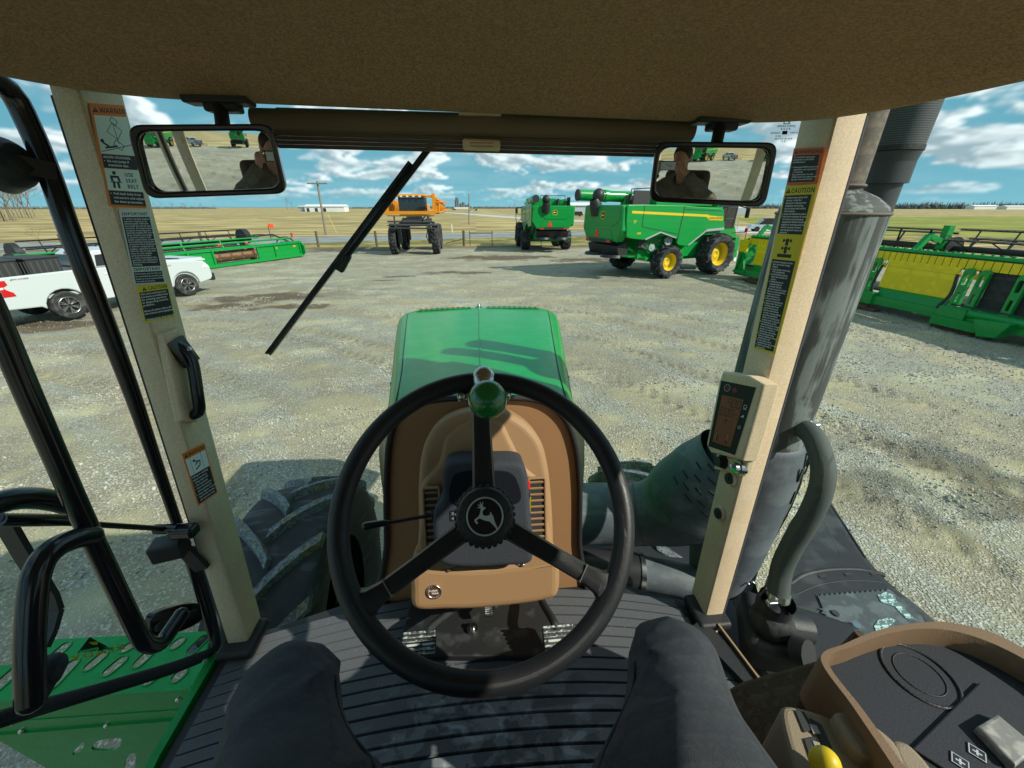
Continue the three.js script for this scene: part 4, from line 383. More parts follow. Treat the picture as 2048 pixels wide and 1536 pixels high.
// --- armrest console beside the seat
{ const g = grp('armrest_console', T, V(0.62, 2.36, -0.25)), o = g.position, yT = 2.37; const q = l => l.map(p => { const a = P2(p[0], p[1], yT); return [a[0], -a[1]]; }); const flat = (x, y) => x.rotateX(-Math.PI / 2).translate(-o.x, y - o.y, -o.z);
  const outer = smooth2(q([[1640, 1314], [1690, 1284], [1760, 1256], [1830, 1243], [1900, 1241], [1990, 1262], [2070, 1304], [2250, 1420], [2300, 1560], [2100, 1760], [1900, 1720], [1790, 1540], [1705, 1412]]), 90), inner0 = smooth2(q([[1668, 1324], [1722, 1294], [1790, 1272], [1850, 1265], [1930, 1278], [2056, 1336], [2215, 1440], [2250, 1560], [2090, 1710], [1940, 1680], [1850, 1560], [1742, 1422]]), 90), inner = inner0.map((p, i) => [mix(p[0], outer[i][0], 0.3), mix(p[1], outer[i][1], 0.3)]);
  { const R3 = (l, y, k = 0) => l.map(p => V(p[0] - o.x, y - o.y, -p[1] - o.z)), cen = l => l; const lerp2 = t => outer.map((p, i) => [mix(p[0], inner[i][0], t), mix(p[1], inner[i][1], t)]); mesh('rim', creased(skin([R3(outer, yT - 0.10), R3(outer, yT - 0.012), R3(lerp2(0.12), yT - 0.002), R3(lerp2(0.88), yT - 0.002), R3(inner, yT - 0.010), R3(inner, yT - 0.06)], true), 0.7), C.consoleBrown, g); } mesh('pad', flat(extr(inner, 0.02, 0), yT - 0.06), C.padBlack, g); mesh('grille', flat(extr(outer.map(p => p), 0.02, 0.004), yT - 0.125), C.black, g);
  const pl = plane(V(0, yT - 0.04, 0), V(1, 0, 0), V(0, 0, -1)); const cc = pl.st(1838, 1348); mesh('speaker_ring', [tf(tor(0.046, 0.0026, 0, 0, 0, 50, 8), cc[0] - o.x, yT - 0.0395 - o.y, -cc[1] - o.z, Math.PI / 2), tf(tor(0.031, 0.001, 0, 0, 0, 50, 8), cc[0] - o.x, yT - 0.0395 - o.y, -cc[1] - o.z, Math.PI / 2)], C.black, g);
  const lid = [[1822, 1500], [1955, 1368], [2080, 1450], [1960, 1590]].map(p => { const a = pl.st(...p); return [a[0], a[1]]; }); mesh('pad_lid', tf(extr(lid, 0.004, 0.002).rotateX(-Math.PI / 2), -o.x, yT - 0.041 - o.y, -o.z), C.padBlack, g);
  const wp = [[1942, 1466], [1982, 1442], [2062, 1510], [2016, 1546]].map(p => pl.st(...p)); mesh('switch_cover', tf(extr(wp, 0.012, 0.003).rotateX(-Math.PI / 2), -o.x, yT - 0.036 - o.y, -o.z), mat([1, 1, 1], 0.6, { map: blotch([0.5, 0.5, 0.49], [0.66, 0.66, 0.64], 10, 8) }), g);
  for (const [u, v] of [[1916, 1528], [1950, 1510]]) { const a = pl.st(u, v), m = new THREE.Mesh(tf(new THREE.PlaneGeometry(0.016, 0.018).rotateX(-Math.PI / 2).rotateY(0.7), a[0] - o.x, yT - 0.0335 - o.y, -a[1] - o.z), mat([1, 1, 1], 0.5, { map: canvas(64, 64, x => { x.fillStyle = '#141a22'; x.fillRect(0, 0, 64, 64); x.strokeStyle = '#b9c0c6'; x.lineWidth = 4; x.strokeRect(5, 5, 54, 54); x.fillStyle = '#b9c0c6'; x.fillRect(28, 16, 8, 32); x.fillRect(16, 28, 32, 8); }) })); m.name = 'switch_symbol'; g.add(m); } }
part('console_side', extr([[0.495, FL], [0.495, 2.075], [0.52, 2.10], [0.69, 2.155], [0.715, 2.24], [0.73, 2.24], [0.73, FL]], 0.9, 0.008).translate(0, 0, -0.42), mat([1, 1, 1], 0.95, { map: blotch([0.33, 0.28, 0.22], [0.40, 0.34, 0.27], 30, 4), bumpMap: felt, bumpScale: 0.002 }), T);
{ const yT = 2.32, q = l => l.map(p => { const a = P2(p[0], p[1], yT); return [a[0], -a[1]]; }), g = grp('lever_quadrant', T, V(0.42, yT, -0.2)), o = g.position; const put = (x, y) => x.rotateX(-Math.PI / 2).translate(-o.x, y - o.y, -o.z);
  const top = smooth2(q([[1562, 1418], [1580, 1412], [1640, 1428], [1668, 1440], [1770, 1520], [1830, 1600], [1760, 1700], [1640, 1660], [1590, 1540]]), 60); mesh('body', put(extr(top, 0.36, 0.008, [], 3), yT - 0.365), C.consoleTan, g);
  const humps = [[[1658, 1444], [1690, 1446], [1730, 1492], [1740, 1530], [1712, 1528], [1682, 1500]], [[1706, 1462], [1735, 1468], [1782, 1510], [1800, 1560], [1752, 1540]], [[1768, 1500], [1800, 1504], [1850, 1560], [1850, 1600], [1810, 1590]]]; for (const h of humps) mesh('rocker', put(extr(smooth2(q(h), 40), 0.020, 0.008, [], 4), yT - 0.002), C.consoleTan, g);
  for (const s of [[[1588, 1424], [1606, 1428], [1626, 1462], [1606, 1468]], [[1606, 1482], [1626, 1478], [1650, 1520], [1622, 1530]], [[1618, 1440], [1640, 1452], [1662, 1500], [1656, 1520], [1644, 1500], [1632, 1470]]]) mesh('lever_slot', put(extr(q(s), 0.002, 0), yT + 0.0034), dark, g);
  for (const s of [[[1616, 1452], [1630, 1456], [1638, 1472], [1624, 1472]], [[1622, 1486], [1636, 1490], [1640, 1502], [1628, 1500]]]) mesh('gate_mark', put(extr(q(s), 0.003, 0), yT + 0.0036), mat([0.32, 0.31, 0.29], 0.5), g);
  const k = onY(1650, 1527, yT + 0.03); mesh('lever_knob', [tf(new THREE.SphereGeometry(0.017, 20, 14), k.x - o.x, k.y - o.y, k.z - o.z, 0, 0, 0, [1, 1.25, 1]), rod(V(k.x - o.x, -0.01, k.z - o.z), V(k.x - o.x, k.y - o.y, k.z - o.z), 0.006)], C.yellow, g); }
// --- seat under the driver
part('seat_cushion', [rbox(0.52, 0.14, 0.50, 0.06, 0, FL + 0.38, 0.16), rbox(0.30, 0.32, 0.30, 0.03, 0, FL + 0.16, 0.2)], mat([0.10, 0.075, 0.045], 0.9, { bumpMap: felt, bumpScale: 0.002 }), T);
part('seat_back', [rbox(0.50, 0.62, 0.13, 0.06, 0, FL + 0.74, 0.44, -0.12)], mat([0.10, 0.075, 0.045], 0.9, { bumpMap: felt, bumpScale: 0.002 }), T);
// --- posts behind the seat with bolt heads, seen in the mirrors
for (const s of [-1, 1]) { const bx = s * 0.74; part('rear_post', [bar(V(s * 0.68, FL, 0.84), V(s * 0.71, 3.22, 0.90), 0.11, 0.09, V(0, 0, 1))], C.beige, T); for (const y of [2.45, 2.65, 2.85, 3.02]) part('post_bolt', sph(0.016, s * 0.70 - s * 0.0, y, 0.84, 12, [1, 1, 0.5]), C.beige, T); part('door_post', bar(V(s * 0.755, FL, 0.34), V(s * 0.785, 3.2, 0.36), 0.05, 0.06, V(0, 0, 1)), C.beige, T); part('post_seal', bar(V(s * 0.745, FL, 0.30), V(s * 0.775, 3.2, 0.32), 0.02, 0.02, V(0, 0, 1)), C.black, T); }
part('rear_panel', [box(1.36, 0.36, 0.06, 0, FL + 0.16, 0.90), box(0.05, 0.30, 0.5, -0.73, FL + 0.12, 0.62), box(0.05, 0.30, 0.5, 0.745, FL + 0.12, 0.62)], C.brown, T);
// --- door: tube frame, grab rail, latch lever, seal and glass
{ const g = grp('door', T, V(-0.8, FL, -0.4)), o = g.position, W = (u, v, x) => onX(u, v, x).sub(o), tb = (n, l, x, r, m = C.blackGloss) => mesh(n, [tube(l.map(p => W(p[0], p[1], x)), r, 80, 12), ...caps(l.map(p => W(p[0], p[1], x)), r)], m, g);
  mesh('frame', vtube([[-30, 150], [20, 182], [60, 255], [98, 345], [135, 450], [175, 555], [215, 655], [262, 780], [300, 890], [345, 1020], [390, 1150], [420, 1250], [432, 1290]].map(p => W(p[0], p[1], -0.80)), t => mix(0.0175, 0.0118, sst(0.25, 0.7, t)), 90), C.blackGloss, g);
  tb('grab_rail', [[-30, 590], [0, 655], [60, 795], [150, 1000], [215, 1140], [278, 1268], [298, 1290], [322, 1286], [345, 1255], [362, 1230]], -0.745, 0.0165);
  tb('latch_lever', [[62, 1402], [60, 1300], [66, 1190], [80, 1130], [110, 1096], [150, 1078], [182, 1072]], -0.735, 0.0182); tb('latch_end', [[75, 1385], [100, 1340]], -0.75, 0.017, C.black); tb('latch_cap', [[93, 1352], [103, 1332]], -0.75, 0.020, C.blackSoft);
  tb('bottom_seal', [[-40, 1448], [60, 1418], [200, 1378], [340, 1335], [405, 1311], [428, 1300], [432, 1286], [424, 1240], [405, 1170], [385, 1100]], -0.795, 0.0115, C.blackSoft);
  tb('seal_lip', [[-40, 1462], [60, 1430], [200, 1388], [340, 1345], [400, 1322]], -0.792, 0.006, C.rubber);
  const sp = [[-0.6, 0]]; const h = W(14, 326, -0.83); mesh('hinge_housing', [tf(lathe([[0, 0.03], [0.022, 0.03], [0.026, 0.022], [0.036, 0.02], [0.042, 0.0], [0.042, -0.03], [0, -0.03]], 32), h.x, h.y, h.z, 0, 0, -1.2), bar(h, W(105, 345, -0.80), 0.05, 0.03)], C.black, g);
  const a = W(-200, 1470, -0.795), pane = [[-500, -400], [90, 300], [300, 880], [432, 1295], [-300, 1520]].map(p => W(p[0], p[1], -0.797)); const gl = new THREE.BufferGeometry(), y0 = W(432, 1298, -0.797).y; const z0 = W(432, 1298, -0.797).z, zt = W(20, 182, -0.797); mesh('door_glass', skin([[W(432, 1298, -0.797), W(-40, 1448, -0.797), V(0.003, W(-40, 1448, -0.797).y - 0.05, 0.72)], [V(0.003, 1.32, zt.z + 0.02), V(0.003, 1.34, 0.0), V(0.003, 1.34, 0.72)]]), C.glass, g);
  // decal on the outside of the glass, so it reads backwards from the seat
  const dp = plane(V(-0.7985, FL, -0.6), V(0, 0, -1), V(0, 1, 0)); const dm = (n, c, draw) => { const s = sticker(n, dp, c, canvas(256, 128, draw), T, 0.0008); s.material = new THREE.MeshStandardMaterial({ map: s.material.map, transparent: true, alphaTest: 0.45, roughness: 0.6 }); g.attach ? (T.remove(s), s.geometry.translate(-o.x, -o.y, -o.z), g.add(s)) : 0; };
  dm('glass_decal', [[136, 1306], [247, 1284], [252, 1301], [142, 1328]], (x, w, h) => { x.clearRect(0, 0, w, h); x.translate(w, 0); x.scale(-1, 1); x.fillStyle = '#e6dc1e'; x.font = `bold 92px ${F}`; x.fillText('READY', -2, 102, 258); });
  dm('glass_decal', [[150, 1272], [226, 1274], [228, 1306], [150, 1308]], (x, w, h) => { x.clearRect(0, 0, w, h); x.fillStyle = '#0d3a1e'; x.beginPath(); x.moveTo(90, 4); x.lineTo(250, 100); x.lineTo(10, 122); x.closePath(); x.fill(); x.fillStyle = '#d7d02a'; x.beginPath(); x.moveTo(80, 44); x.lineTo(150, 36); x.lineTo(140, 62); x.lineTo(110, 64); x.closePath(); x.fill(); }); }
// --- outer handrail and hinge bracket
{ const tb = (n, l, x, r) => part(n, [tube(l.map(p => onX(p[0], p[1], x)), r, 50, 12), ...caps(l.map(p => onX(p[0], p[1], x)), r)], C.blackGloss, T); tb('handrail', [[-60, 1030], [0, 1005], [50, 996], [100, 1000], [148, 1012]], -0.93, 0.022); const st = [[8, 1042], [48, 1110], [98, 1190], [108, 1220], [96, 1262], [80, 1296]].map(p => onX(p[0], p[1], -1.0)); part('rail_strap', st.slice(1).map((p, i) => bar(st[i], p, 0.012, 0.034, V(1, 0, 0))), C.black, T);
  const c = plane(onX(345, 1228, -0.86), V(0.25, 0, -1), V(0, 1, 0)); const q = l => l.map(p => c.st(...p)); part('hinge_plate', c.put(extr(smooth2(q([[292, 1235], [300, 1225], [372, 1204], [394, 1210], [400, 1226], [388, 1244], [306, 1272], [292, 1262]]), 40), 0.014, 0.004)), C.blackGloss, T); for (const [u, v] of [[372, 1226], [306, 1250]]) { const p = c.st(u, v), a = c.at(p[0], p[1], 0.014), b = c.at(p[0], p[1], 0.026); part('hinge_bolt', rod(a, b, 0.014, 0.012, 6), C.black, T); } }
// --- green access platform with slotted treads
{ const y = 1.70, Z = (x, yy) => [x / 4.571, 1200 + yy / 4.571], q = l => l.map(p => { const a = P2(p[0], p[1], y); return [a[0], -a[1]]; }), sl = (x0, y0, x1, y1, r) => { const a = q([Z(x0, y0)])[0], b = q([Z(x1, y1)])[0]; return capsule2(a[0], a[1], b[0], b[1], r).reverse(); };
  const g = grp('access_platform', T, V(-1, y, -0.8)), o = g.position; const deck = q([[-120, 1330], [20, 1330], [92, 1279], [420, 1262], [408, 1330], [385, 1372], [372, 1380], [110, 1396], [-120, 1412]]);
  const holes = [[590, 430, 420, 580, 0.017], [660, 590, 480, 780, 0.017], [930, 515, 825, 605, 0.016], [1105, 562, 1000, 650, 0.017], [1225, 402, 1160, 440, 0.016], [1395, 455, 1275, 575, 0.017], [1465, 655, 1370, 730, 0.017], [1205, 715, 1140, 748, 0.015], [1640, 385, 1610, 408, 0.017], [1655, 680, 1625, 705, 0.017], [1860, 362, 1760, 460, 0.017], [180, 612, -60, 830, 0.02]].map(h => sl(...h));
  mesh('deck', extr(deck, 0.004, 0.0008, holes, 1).rotateX(-Math.PI / 2).translate(-o.x, -0.004, -o.z), C.green, g); for (const h of holes) mesh('tread_lip', new THREE.TubeGeometry(new THREE.CatmullRomCurve3(h.map(p => V(p[0] - o.x, 0.002, -p[1] - o.z)), true), 40, 0.0028, 6, true), C.green, g);
  const a = onY(-120, 1412, y), b = onY(372, 1380, y), c = plane(a, b.clone().sub(a), V(0, 1, 0.10)); const lc = gx => gx.translate(-o.x, -o.y, -o.z), w = a.distanceTo(b) + 0.02; const S = l => l.map(p => c.st(...p));
  const rh = [S([[148, 1502], [160, 1490], [167, 1484], [166, 1496], [156, 1506], [145, 1510]]), S([[186, 1500], [196, 1482], [240, 1477], [243, 1484], [228, 1500]]), S([[248, 1536], [256, 1512], [268, 1506], [272, 1512], [266, 1545], [256, 1580], [244, 1570]]), S([[300, 1545], [312, 1520], [322, 1518], [318, 1550], [308, 1565]])];
  mesh('riser', lc(c.put(extr([[0, -0.9], [w, -0.9], [w, 0], [0, 0]], 0.006, 0, rh.map(h => smooth2(h, 30).reverse())), -0.006)), C.green, g);
  mesh('riser_flange', [lc(bar(onP(-120, 1478, c.o, c.n), onP(375, 1437, c.o, c.n), 0.012, 0.012, c.n)), lc(bar(onP(-120, 1452, c.o, c.n), onP(375, 1418, c.o, c.n), 0.005, 0.005, c.n))], C.green, g);
  for (const [zx, zy] of [[125, 1110], [205, 1188], [982, 1138], [1635, 900], [1690, 1003]]) { const p = c.st(...Z(zx, zy)), s = c.at(p[0], p[1], 0.002).sub(o); mesh('bolt', sph(0.0085, s.x, s.y, s.z, 10, [1, 1, 1]), C.zinc, g); }
  part('sill_plate', [bar(onY(330, 1536, FL - 0.06), onY(446, 1328, FL - 0.06), 0.02, 0.12), bar(onY(300, 1600, FL - 0.06), onY(330, 1536, FL - 0.06), 0.02, 0.12)], C.green, T); }
// --- hood
{ const sec = [[-0.985, 0.322, 0.548], [-1.15, 0.332, 0.556], [-1.5, 0.392, 0.580], [-1.9, 0.462, 0.606], [-2.3, 0.532, 0.632], [-2.6, 0.585, 0.655], [-2.78, 0.612, 0.670], [-2.86, 0.612, 0.680], [-2.91, 0.604, 0.695], [-2.935, 0.585, 0.73], [-2.945, 0.56, 0.80]];
  const prof = [[-1, -0.62], [-1.0, -0.30], [-0.99, -0.20], [-0.972, -0.12], [-0.94, -0.065], [-0.88, -0.033], [-0.78, -0.018], [-0.5, -0.011], [-0.25, -0.004], [-0.012, -0.001], [0, -0.003], [0.012, -0.001], [0.25, -0.004], [0.5, -0.011], [0.78, -0.018], [0.88, -0.033], [0.94, -0.065], [0.972, -0.12], [0.99, -0.20], [1, -0.30], [1, -0.62]];
  const rows = sec.map(([z, w, d]) => prof.map(([a, b]) => V(a * w, H - d + b, z))); const last = sec.at(-1); rows.push(prof.map(([a, b]) => V(a * 0.47, H - 1.15 + b * 0.2, -2.95))); const hd = part('hood', skin(rows), C.green, T);
  const hoodY = (x, z) => { let i = 0; while (i < sec.length - 2 && sec[i + 1][0] > z) i++; const t = (sec[i][0] - z) / (sec[i][0] - sec[i + 1][0]); return H - mix(sec[i][2], sec[i + 1][2], t); };
  const L = [-1, -1.5, -2, -2.5, -2.86].map(z => V(0, hoodY(0, z) + 0.0005, z)); mesh('hood_seam', tube(L, 0.003, 40, 6), C.green, hd);
  for (const s of [-1, 1]) { const fr = [[0.06, -2.80], [0.44, -2.80], [0.425, -2.865], [0.06, -2.872]]; const g = grp('intake_grille', hd); for (let k = 0; k < 10; k++) { const x = s * (0.075 + k * 0.0385); mesh('slot', box(0.028, 0.003, 0.045, x, hoodY(0, -2.83) - 0.0005 - 0.012 * (k / 10) ** 2, -2.832, 0.09), dark, g); } mesh('grille_lip', [tube([V(s * 0.055, hoodY(0, -2.8) + 0.002, -2.80), V(s * 0.25, hoodY(0, -2.8) - 0.001, -2.80), V(s * 0.45, hoodY(0, -2.8) - 0.010, -2.80)], 0.004, 20, 6)], C.green, g);
    mesh('panel_gap', tube([-1.0, -1.4, -1.8, -2.2, -2.6, -2.78].map(z => { let i = 0; while (i < sec.length - 2 && sec[i + 1][0] > z) i++; const t = (sec[i][0] - z) / (sec[i][0] - sec[i + 1][0]), w = mix(sec[i][1], sec[i + 1][1], t); return V(s * w * 0.83, hoodY(0, z) - 0.0245, z); }), 0.0022, 50, 6), dark, hd); mesh('hood_latch', [rbox(0.012, 0.05, 0.10, 0.004, s * 0.472, hoodY(0, -1.95) - 0.26, -1.95, 0, s * 0.15)], C.black, hd); mesh('side_seam', tube([-1.2, -1.7, -2.2, -2.7].map(z => { let i = 0; while (i < sec.length - 2 && sec[i + 1][0] > z) i++; const t = (sec[i][0] - z) / (sec[i][0] - sec[i + 1][0]), w = mix(sec[i][1], sec[i + 1][1], t); return V(s * w * 0.953, hoodY(0, z) - 0.088, z); }), 0.004, 40, 6), C.green, hd); }
  mesh('hood_badge', [sph(0.016, 0, hoodY(0, -2.88) + 0.012, -2.885, 12), box(0.05, 0.008, 0.02, 0, hoodY(0, -2.88) + 0.003, -2.88)], C.metal, hd);
  part('engine_side', [box(0.5, 0.7, 1.7, 0, 1.65, -1.9), box(0.4, 0.45, 2.2, 0, 1.1, -1.6)], C.green, T); part('cab_nose', [box(0.9, 0.42, 0.06, 0, FL - 0.30, -0.80)], C.black, T); }
// --- front wheels with separate tread lugs
const lugM = mat([1, 1, 1], 0.9, { map: tex(512, (u, v) => { const n = fbm(u * 60, v * 60, 4, 60), t = sst(0.25, 0.75, n), g = mix(0.34, 0.54, t) * (0.9 + 0.2 * hsh(Math.floor(u * 512), Math.floor(v * 512))), b = sst(0.5, 0.8, fbm(u * 7 + 3, v * 7, 3, 7)); return [g * mix(0.92, 1.08, b), g, g * mix(1.04, 0.82, b)]; }, 2.2) });
const treadM = mat([1, 1, 1], 0.88, { map: tex(512, (u, v) => { const s = sst(0.55, 0.75, fbm(u * 5 + v * 3, v * 22, 5, 0)), n = fbm(u * 18, v * 18, 4, 18), g = 0.185 + 0.06 * n + 0.10 * s; return [g * 0.93, g * 1.0, g * 1.07]; }, 1.6) });
function tyreParts(R, W, rim, lugs, opt = {}) { // axle along x
  const crown = w => R - 0.045 * (opt.k || 1) - 0.16 * (w / W) ** 2 * W, hw = W / 2; const pr = []; for (let i = 0; i <= 10; i++) { const w = -hw * 0.97 + 2 * hw * 0.97 * i / 10; pr.push([crown(w), w]); } const sw = [[rim, -hw * 0.78], [rim + (R - rim) * 0.35, -hw * 1.03], [rim + (R - rim) * 0.7, -hw * 1.05]]; const all = [...sw, ...pr, ...sw.slice().reverse().map(p => [p[0], -p[1]])]; const body = lathe(all, opt.n || 64).rotateZ(-Math.PI / 2);
  const lug = []; const H_ = opt.h || 0.042, lw = opt.lw || 0.028; for (let k = 0; k < lugs; k++) for (const s of [-1, 1]) { const a0 = (k + (s > 0 ? 0.5 : 0)) / lugs * 2 * Math.PI, rows = []; for (let i = 0; i <= 5; i++) { const t = i / 5, w = s * mix(-0.02, hw * 1.0, t), ang = a0 + mix(0, (opt.sweep || 0.30), Math.pow(t, 0.85)), c = crown(Math.min(Math.abs(w), hw * 0.97)), r1 = c - 0.006, r2 = c + H_ * (t > 0.9 ? 0.85 : 1), d1 = lw / R * 1.3, d2 = lw / R * 0.85; rows.push([[ang - d1, r1], [ang - d2, r2], [ang + d2, r2], [ang + d1, r1]].map(([an, r]) => V(w, r * Math.cos(an), -r * Math.sin(an)))); }
    const g = creased(skin(rows), 0.5); const e0 = rows[0], e1 = rows.at(-1); const cap = e => { const g2 = skin([[e[0], e[3]], [e[1], e[2]]]); return g2; }; lug.push(join([g, cap(e0), cap(e1)])); }
  const rimG = lathe([[0.0, 0.02], [0.10, 0.03], [0.12, 0.06], [0.16, 0.055], [rim * 0.72, 0.0], [rim * 0.86, -0.02], [rim * 0.9, hw * 0.5], [rim, hw * 0.72], [rim + 0.02, hw * 0.78], [rim, hw * 0.70]], 40).rotateZ(-Math.PI / 2); return { body, lug, rimG }; }
for (const s of [-1, 1]) { const w = grp('front_wheel', T, V(s * 1.06, 0.78, -1.66)), p = tyreParts(0.78, 0.47, 0.40, 16, { h: 0.045, lw: 0.030, sweep: 0.36 }); mesh('tyre', p.body, treadM, w); for (const l of p.lug) mesh('lug', l, lugM, w); mesh('rim', p.rimG.scale(s, 1, 1), C.yellow, w); w.rotation.y = 0.04; }
part('front_axle', [rod(V(-0.85, 0.75, -1.66), V(0.85, 0.75, -1.66), 0.11)], C.green, T);
for (const s of [-1, 1]) { const w = grp('rear_wheel', T, V(s * 1.15, 1.0, 0.95)), p = tyreParts(1.0, 0.5, 0.58, 18, { h: 0.055, lw: 0.04, sweep: 0.36, n: 48 }); mesh('tyre', p.body, treadM, w); mesh('lugs', p.lug, lugM, w); mesh('rim', p.rimG.scale(s, 1, 1), C.yellow, w); part('fender', [rbox(0.62, 0.05, 1.1, 0.02, s * 1.12, 2.08, 0.95), rbox(0.62, 0.05, 0.7, 0.02, s * 1.12, 1.9, 0.25, 0.7)], C.green, T); }
// --- exhaust stack, its elbow shields, air intake, hoses and the battery box by the window
const galv = mat([1, 1, 1], 0.75, { metalness: 0.0, map: tex(1024, (u, v) => { const wv = fbm(u * 5, v * 5, 3, 5) * 3, s = fbm(u * 44 + wv, v * 7 + u * 9, 5, 0), n = fbm(u * 26, v * 26, 5, 26), t = sst(0.44, 0.62, s * 0.55 + n * 0.45), g = mix(0.27, 0.50, t) * (0.93 + 0.14 * hsh(Math.floor(u * 1024), Math.floor(v * 1024))); return [g * 0.93, g * 1.0, g * 0.99]; }) });
const shieldM = mat([1, 1, 1], 0.6, { map: blotch([0.33, 0.365, 0.395], [0.40, 0.435, 0.455], 12, 2) }), rust = mat([1, 1, 1], 0.8, { map: blotch([0.38, 0.36, 0.33], [0.47, 0.43, 0.38], 16, 6) });
{ const cx = 0.95, cz = -1.05, g = grp('exhaust_stack', T, V(cx, 2.2, cz)); const stack = lathe([[0.124, 0.08], [0.124, 0.3], [0.124, 0.78], [0.118, 0.80], [0.09, 0.822], [0.052, 0.84]], 48); const uv = stack.attributes.uv; const m = new THREE.Mesh(clean(stack), galv); m.name = 'heat_shield'; m.castShadow = m.receiveShadow = true; g.add(m);
  mesh('shield_seam', tf(tor(0.124, 0.004, 0, 0, 0, 50, 6), 0, 0.785, 0, Math.PI / 2), rust, g); mesh('tailpipe', [cyl(0.052, 0.052, 0.34, 0, 1.0, 0), tf(tor(0.054, 0.004, 0, 0, 0, 30, 6), 0, 0.85, 0, Math.PI / 2)], rust, g);
  // lower cover with vent slots
  mesh('lower_shield', [lathe([[0.10, -0.62], [0.13, -0.45], [0.145, -0.2], [0.150, -0.02], [0.138, 0.085], [0.124, 0.10]], 48)], shieldM, g); for (const [a, y] of [[0.55, 0.02], [0.85, 0.03], [1.15, 0.035], [0.62, -0.075], [0.92, -0.06], [1.22, -0.05]]) { const an = a - 0.15; mesh('vent_slot', box(0.011, 0.05, 0.004, Math.sin(an) * 0.1505, y, Math.cos(an) * 0.1505, 0, an), dark, g); } mesh('cover_seam', tube([[0.10, -0.6], [0.146, -0.2], [0.151, -0.02], [0.139, 0.09]].map(([r, y]) => V(r * Math.sin(0.55), y, r * Math.cos(0.55))), 0.0022, 20, 6), dark, g); mesh('rivet', [[0.25, -0.5], [0.5, -0.51]].map(([a, y]) => sph(0.007, 0.128 * Math.sin(a), y, 0.128 * Math.cos(a), 8)), C.zinc, g); }
{ const g = grp('exhaust_elbow', T, V(0.62, 2.0, -1.2)), o = g.position, L = p => p.sub(o), c = onZ(1235, 1028, -1.22), y = c.y; const path = [V(0.30, y, -1.24), V(0.50, y, -1.23), V(0.62, y + 0.005, -1.21), V(0.74, y + 0.06, -1.17), V(0.84, y + 0.20, -1.12), V(0.91, y + 0.36, -1.07)].map(L); const cv = new THREE.CatmullRomCurve3(path); const rows6 = []; { const fr = cv.computeFrenetFrames(48, false); for (let i = 0; i <= 48; i++) { const p = cv.getPointAt(i / 48), r = mix(0.128, 0.172, sst(0.42, 0.72, i / 48)) - 0.022 * sst(0.85, 1, i / 48); rows6.push(Array.from({ length: 36 }, (_, k) => { const a = k / 36 * 2 * Math.PI; return p.clone().addScaledVector(fr.normals[i], r * Math.cos(a)).addScaledVector(fr.binormals[i], r * Math.sin(a)); })); } } const T0 = skin(rows6, true); mesh('elbow_shield', T0, shieldM, g);
  for (const t of [0.36, 0.44]) { const p = cv.getPoint(t), d = cv.getTangent(t), q = new THREE.Quaternion().setFromUnitVectors(V(0, 0, 1), d); const tt = tor(0.1285, 0.0028, 0, 0, 0, 50, 6).applyQuaternion(q).translate(p.x, p.y, p.z); mesh('shield_band', tt, t < 0.4 ? dark : rust, g); }
  const N = V(-0.55, 0.45, 0.70).normalize(); for (let r = 0; r < 6; r++) for (let k = 0; k < 3; k++) { const t = 0.985 - r * 0.035, rS = mix(0.128, 0.172, sst(0.42, 0.72, t)) - 0.022 * sst(0.85, 1, t) - 0.001, p = cv.getPointAt(t), d = cv.getTangentAt(t); const s = new THREE.Vector3().crossVectors(d, N).normalize(), n = new THREE.Vector3().crossVectors(s, d).normalize(), an = -0.55 + 0.42 * (k + 0.5 * (r % 2)), dir = n.clone().multiplyScalar(Math.cos(an)).addScaledVector(s, -Math.sin(an)), tg = s.clone().multiplyScalar(Math.cos(an)).addScaledVector(n, Math.sin(an)); const a = p.clone().addScaledVector(dir, rS).addScaledVector(tg, -0.016), b = p.clone().addScaledVector(dir, rS).addScaledVector(tg, 0.016); mesh('vent_slot', bar(a, b, 0.0065, 0.004, dir), dark, g); } }
{ const tx = canvas(256, 256, (x, w, h) => { x.fillStyle = '#55595c'; x.fillRect(0, 0, w, h); x.fillStyle = '#101214'; for (let j = 0; j < 16; j++) for (let i = 0; i < 16; i++) { x.beginPath(); x.arc(i * 16 + (j % 2) * 8 + 4, j * 16 + 8, 5.4, 0, 7); x.fill(); } }); tx.wrapS = tx.wrapT = THREE.RepeatWrapping; tx.repeat.set(9, 3); const perf = mat([1, 1, 1], 0.6, { map: tx });
  const p = onZ(1782, 300, -1.12), g = grp('air_intake', T, V(p.x, 3.0, -1.12)), o = g.position; mesh('intake_tube', [cyl(0.052, 0.052, 0.36, 0, -0.05, 0), cyl(0.062, 0.062, 0.05, 0, 0.085, 0), cyl(0.06, 0.066, 0.03, 0, 0.12, 0)], mat([0.045, 0.05, 0.055], 0.45), g); const sc = new THREE.Mesh(new THREE.CylinderGeometry(0.072, 0.066, 0.24, 40), perf); sc.name = 'screen'; sc.position.set(0, 0.265, 0); sc.castShadow = true; g.add(sc); mesh('screen_rim', [cyl(0.068, 0.068, 0.012, 0, 0.142, 0, 0, 0, 0, 40), cyl(0.074, 0.074, 0.05, 0, 0.39, 0, 0, 0, 0, 40)], C.black, g); }
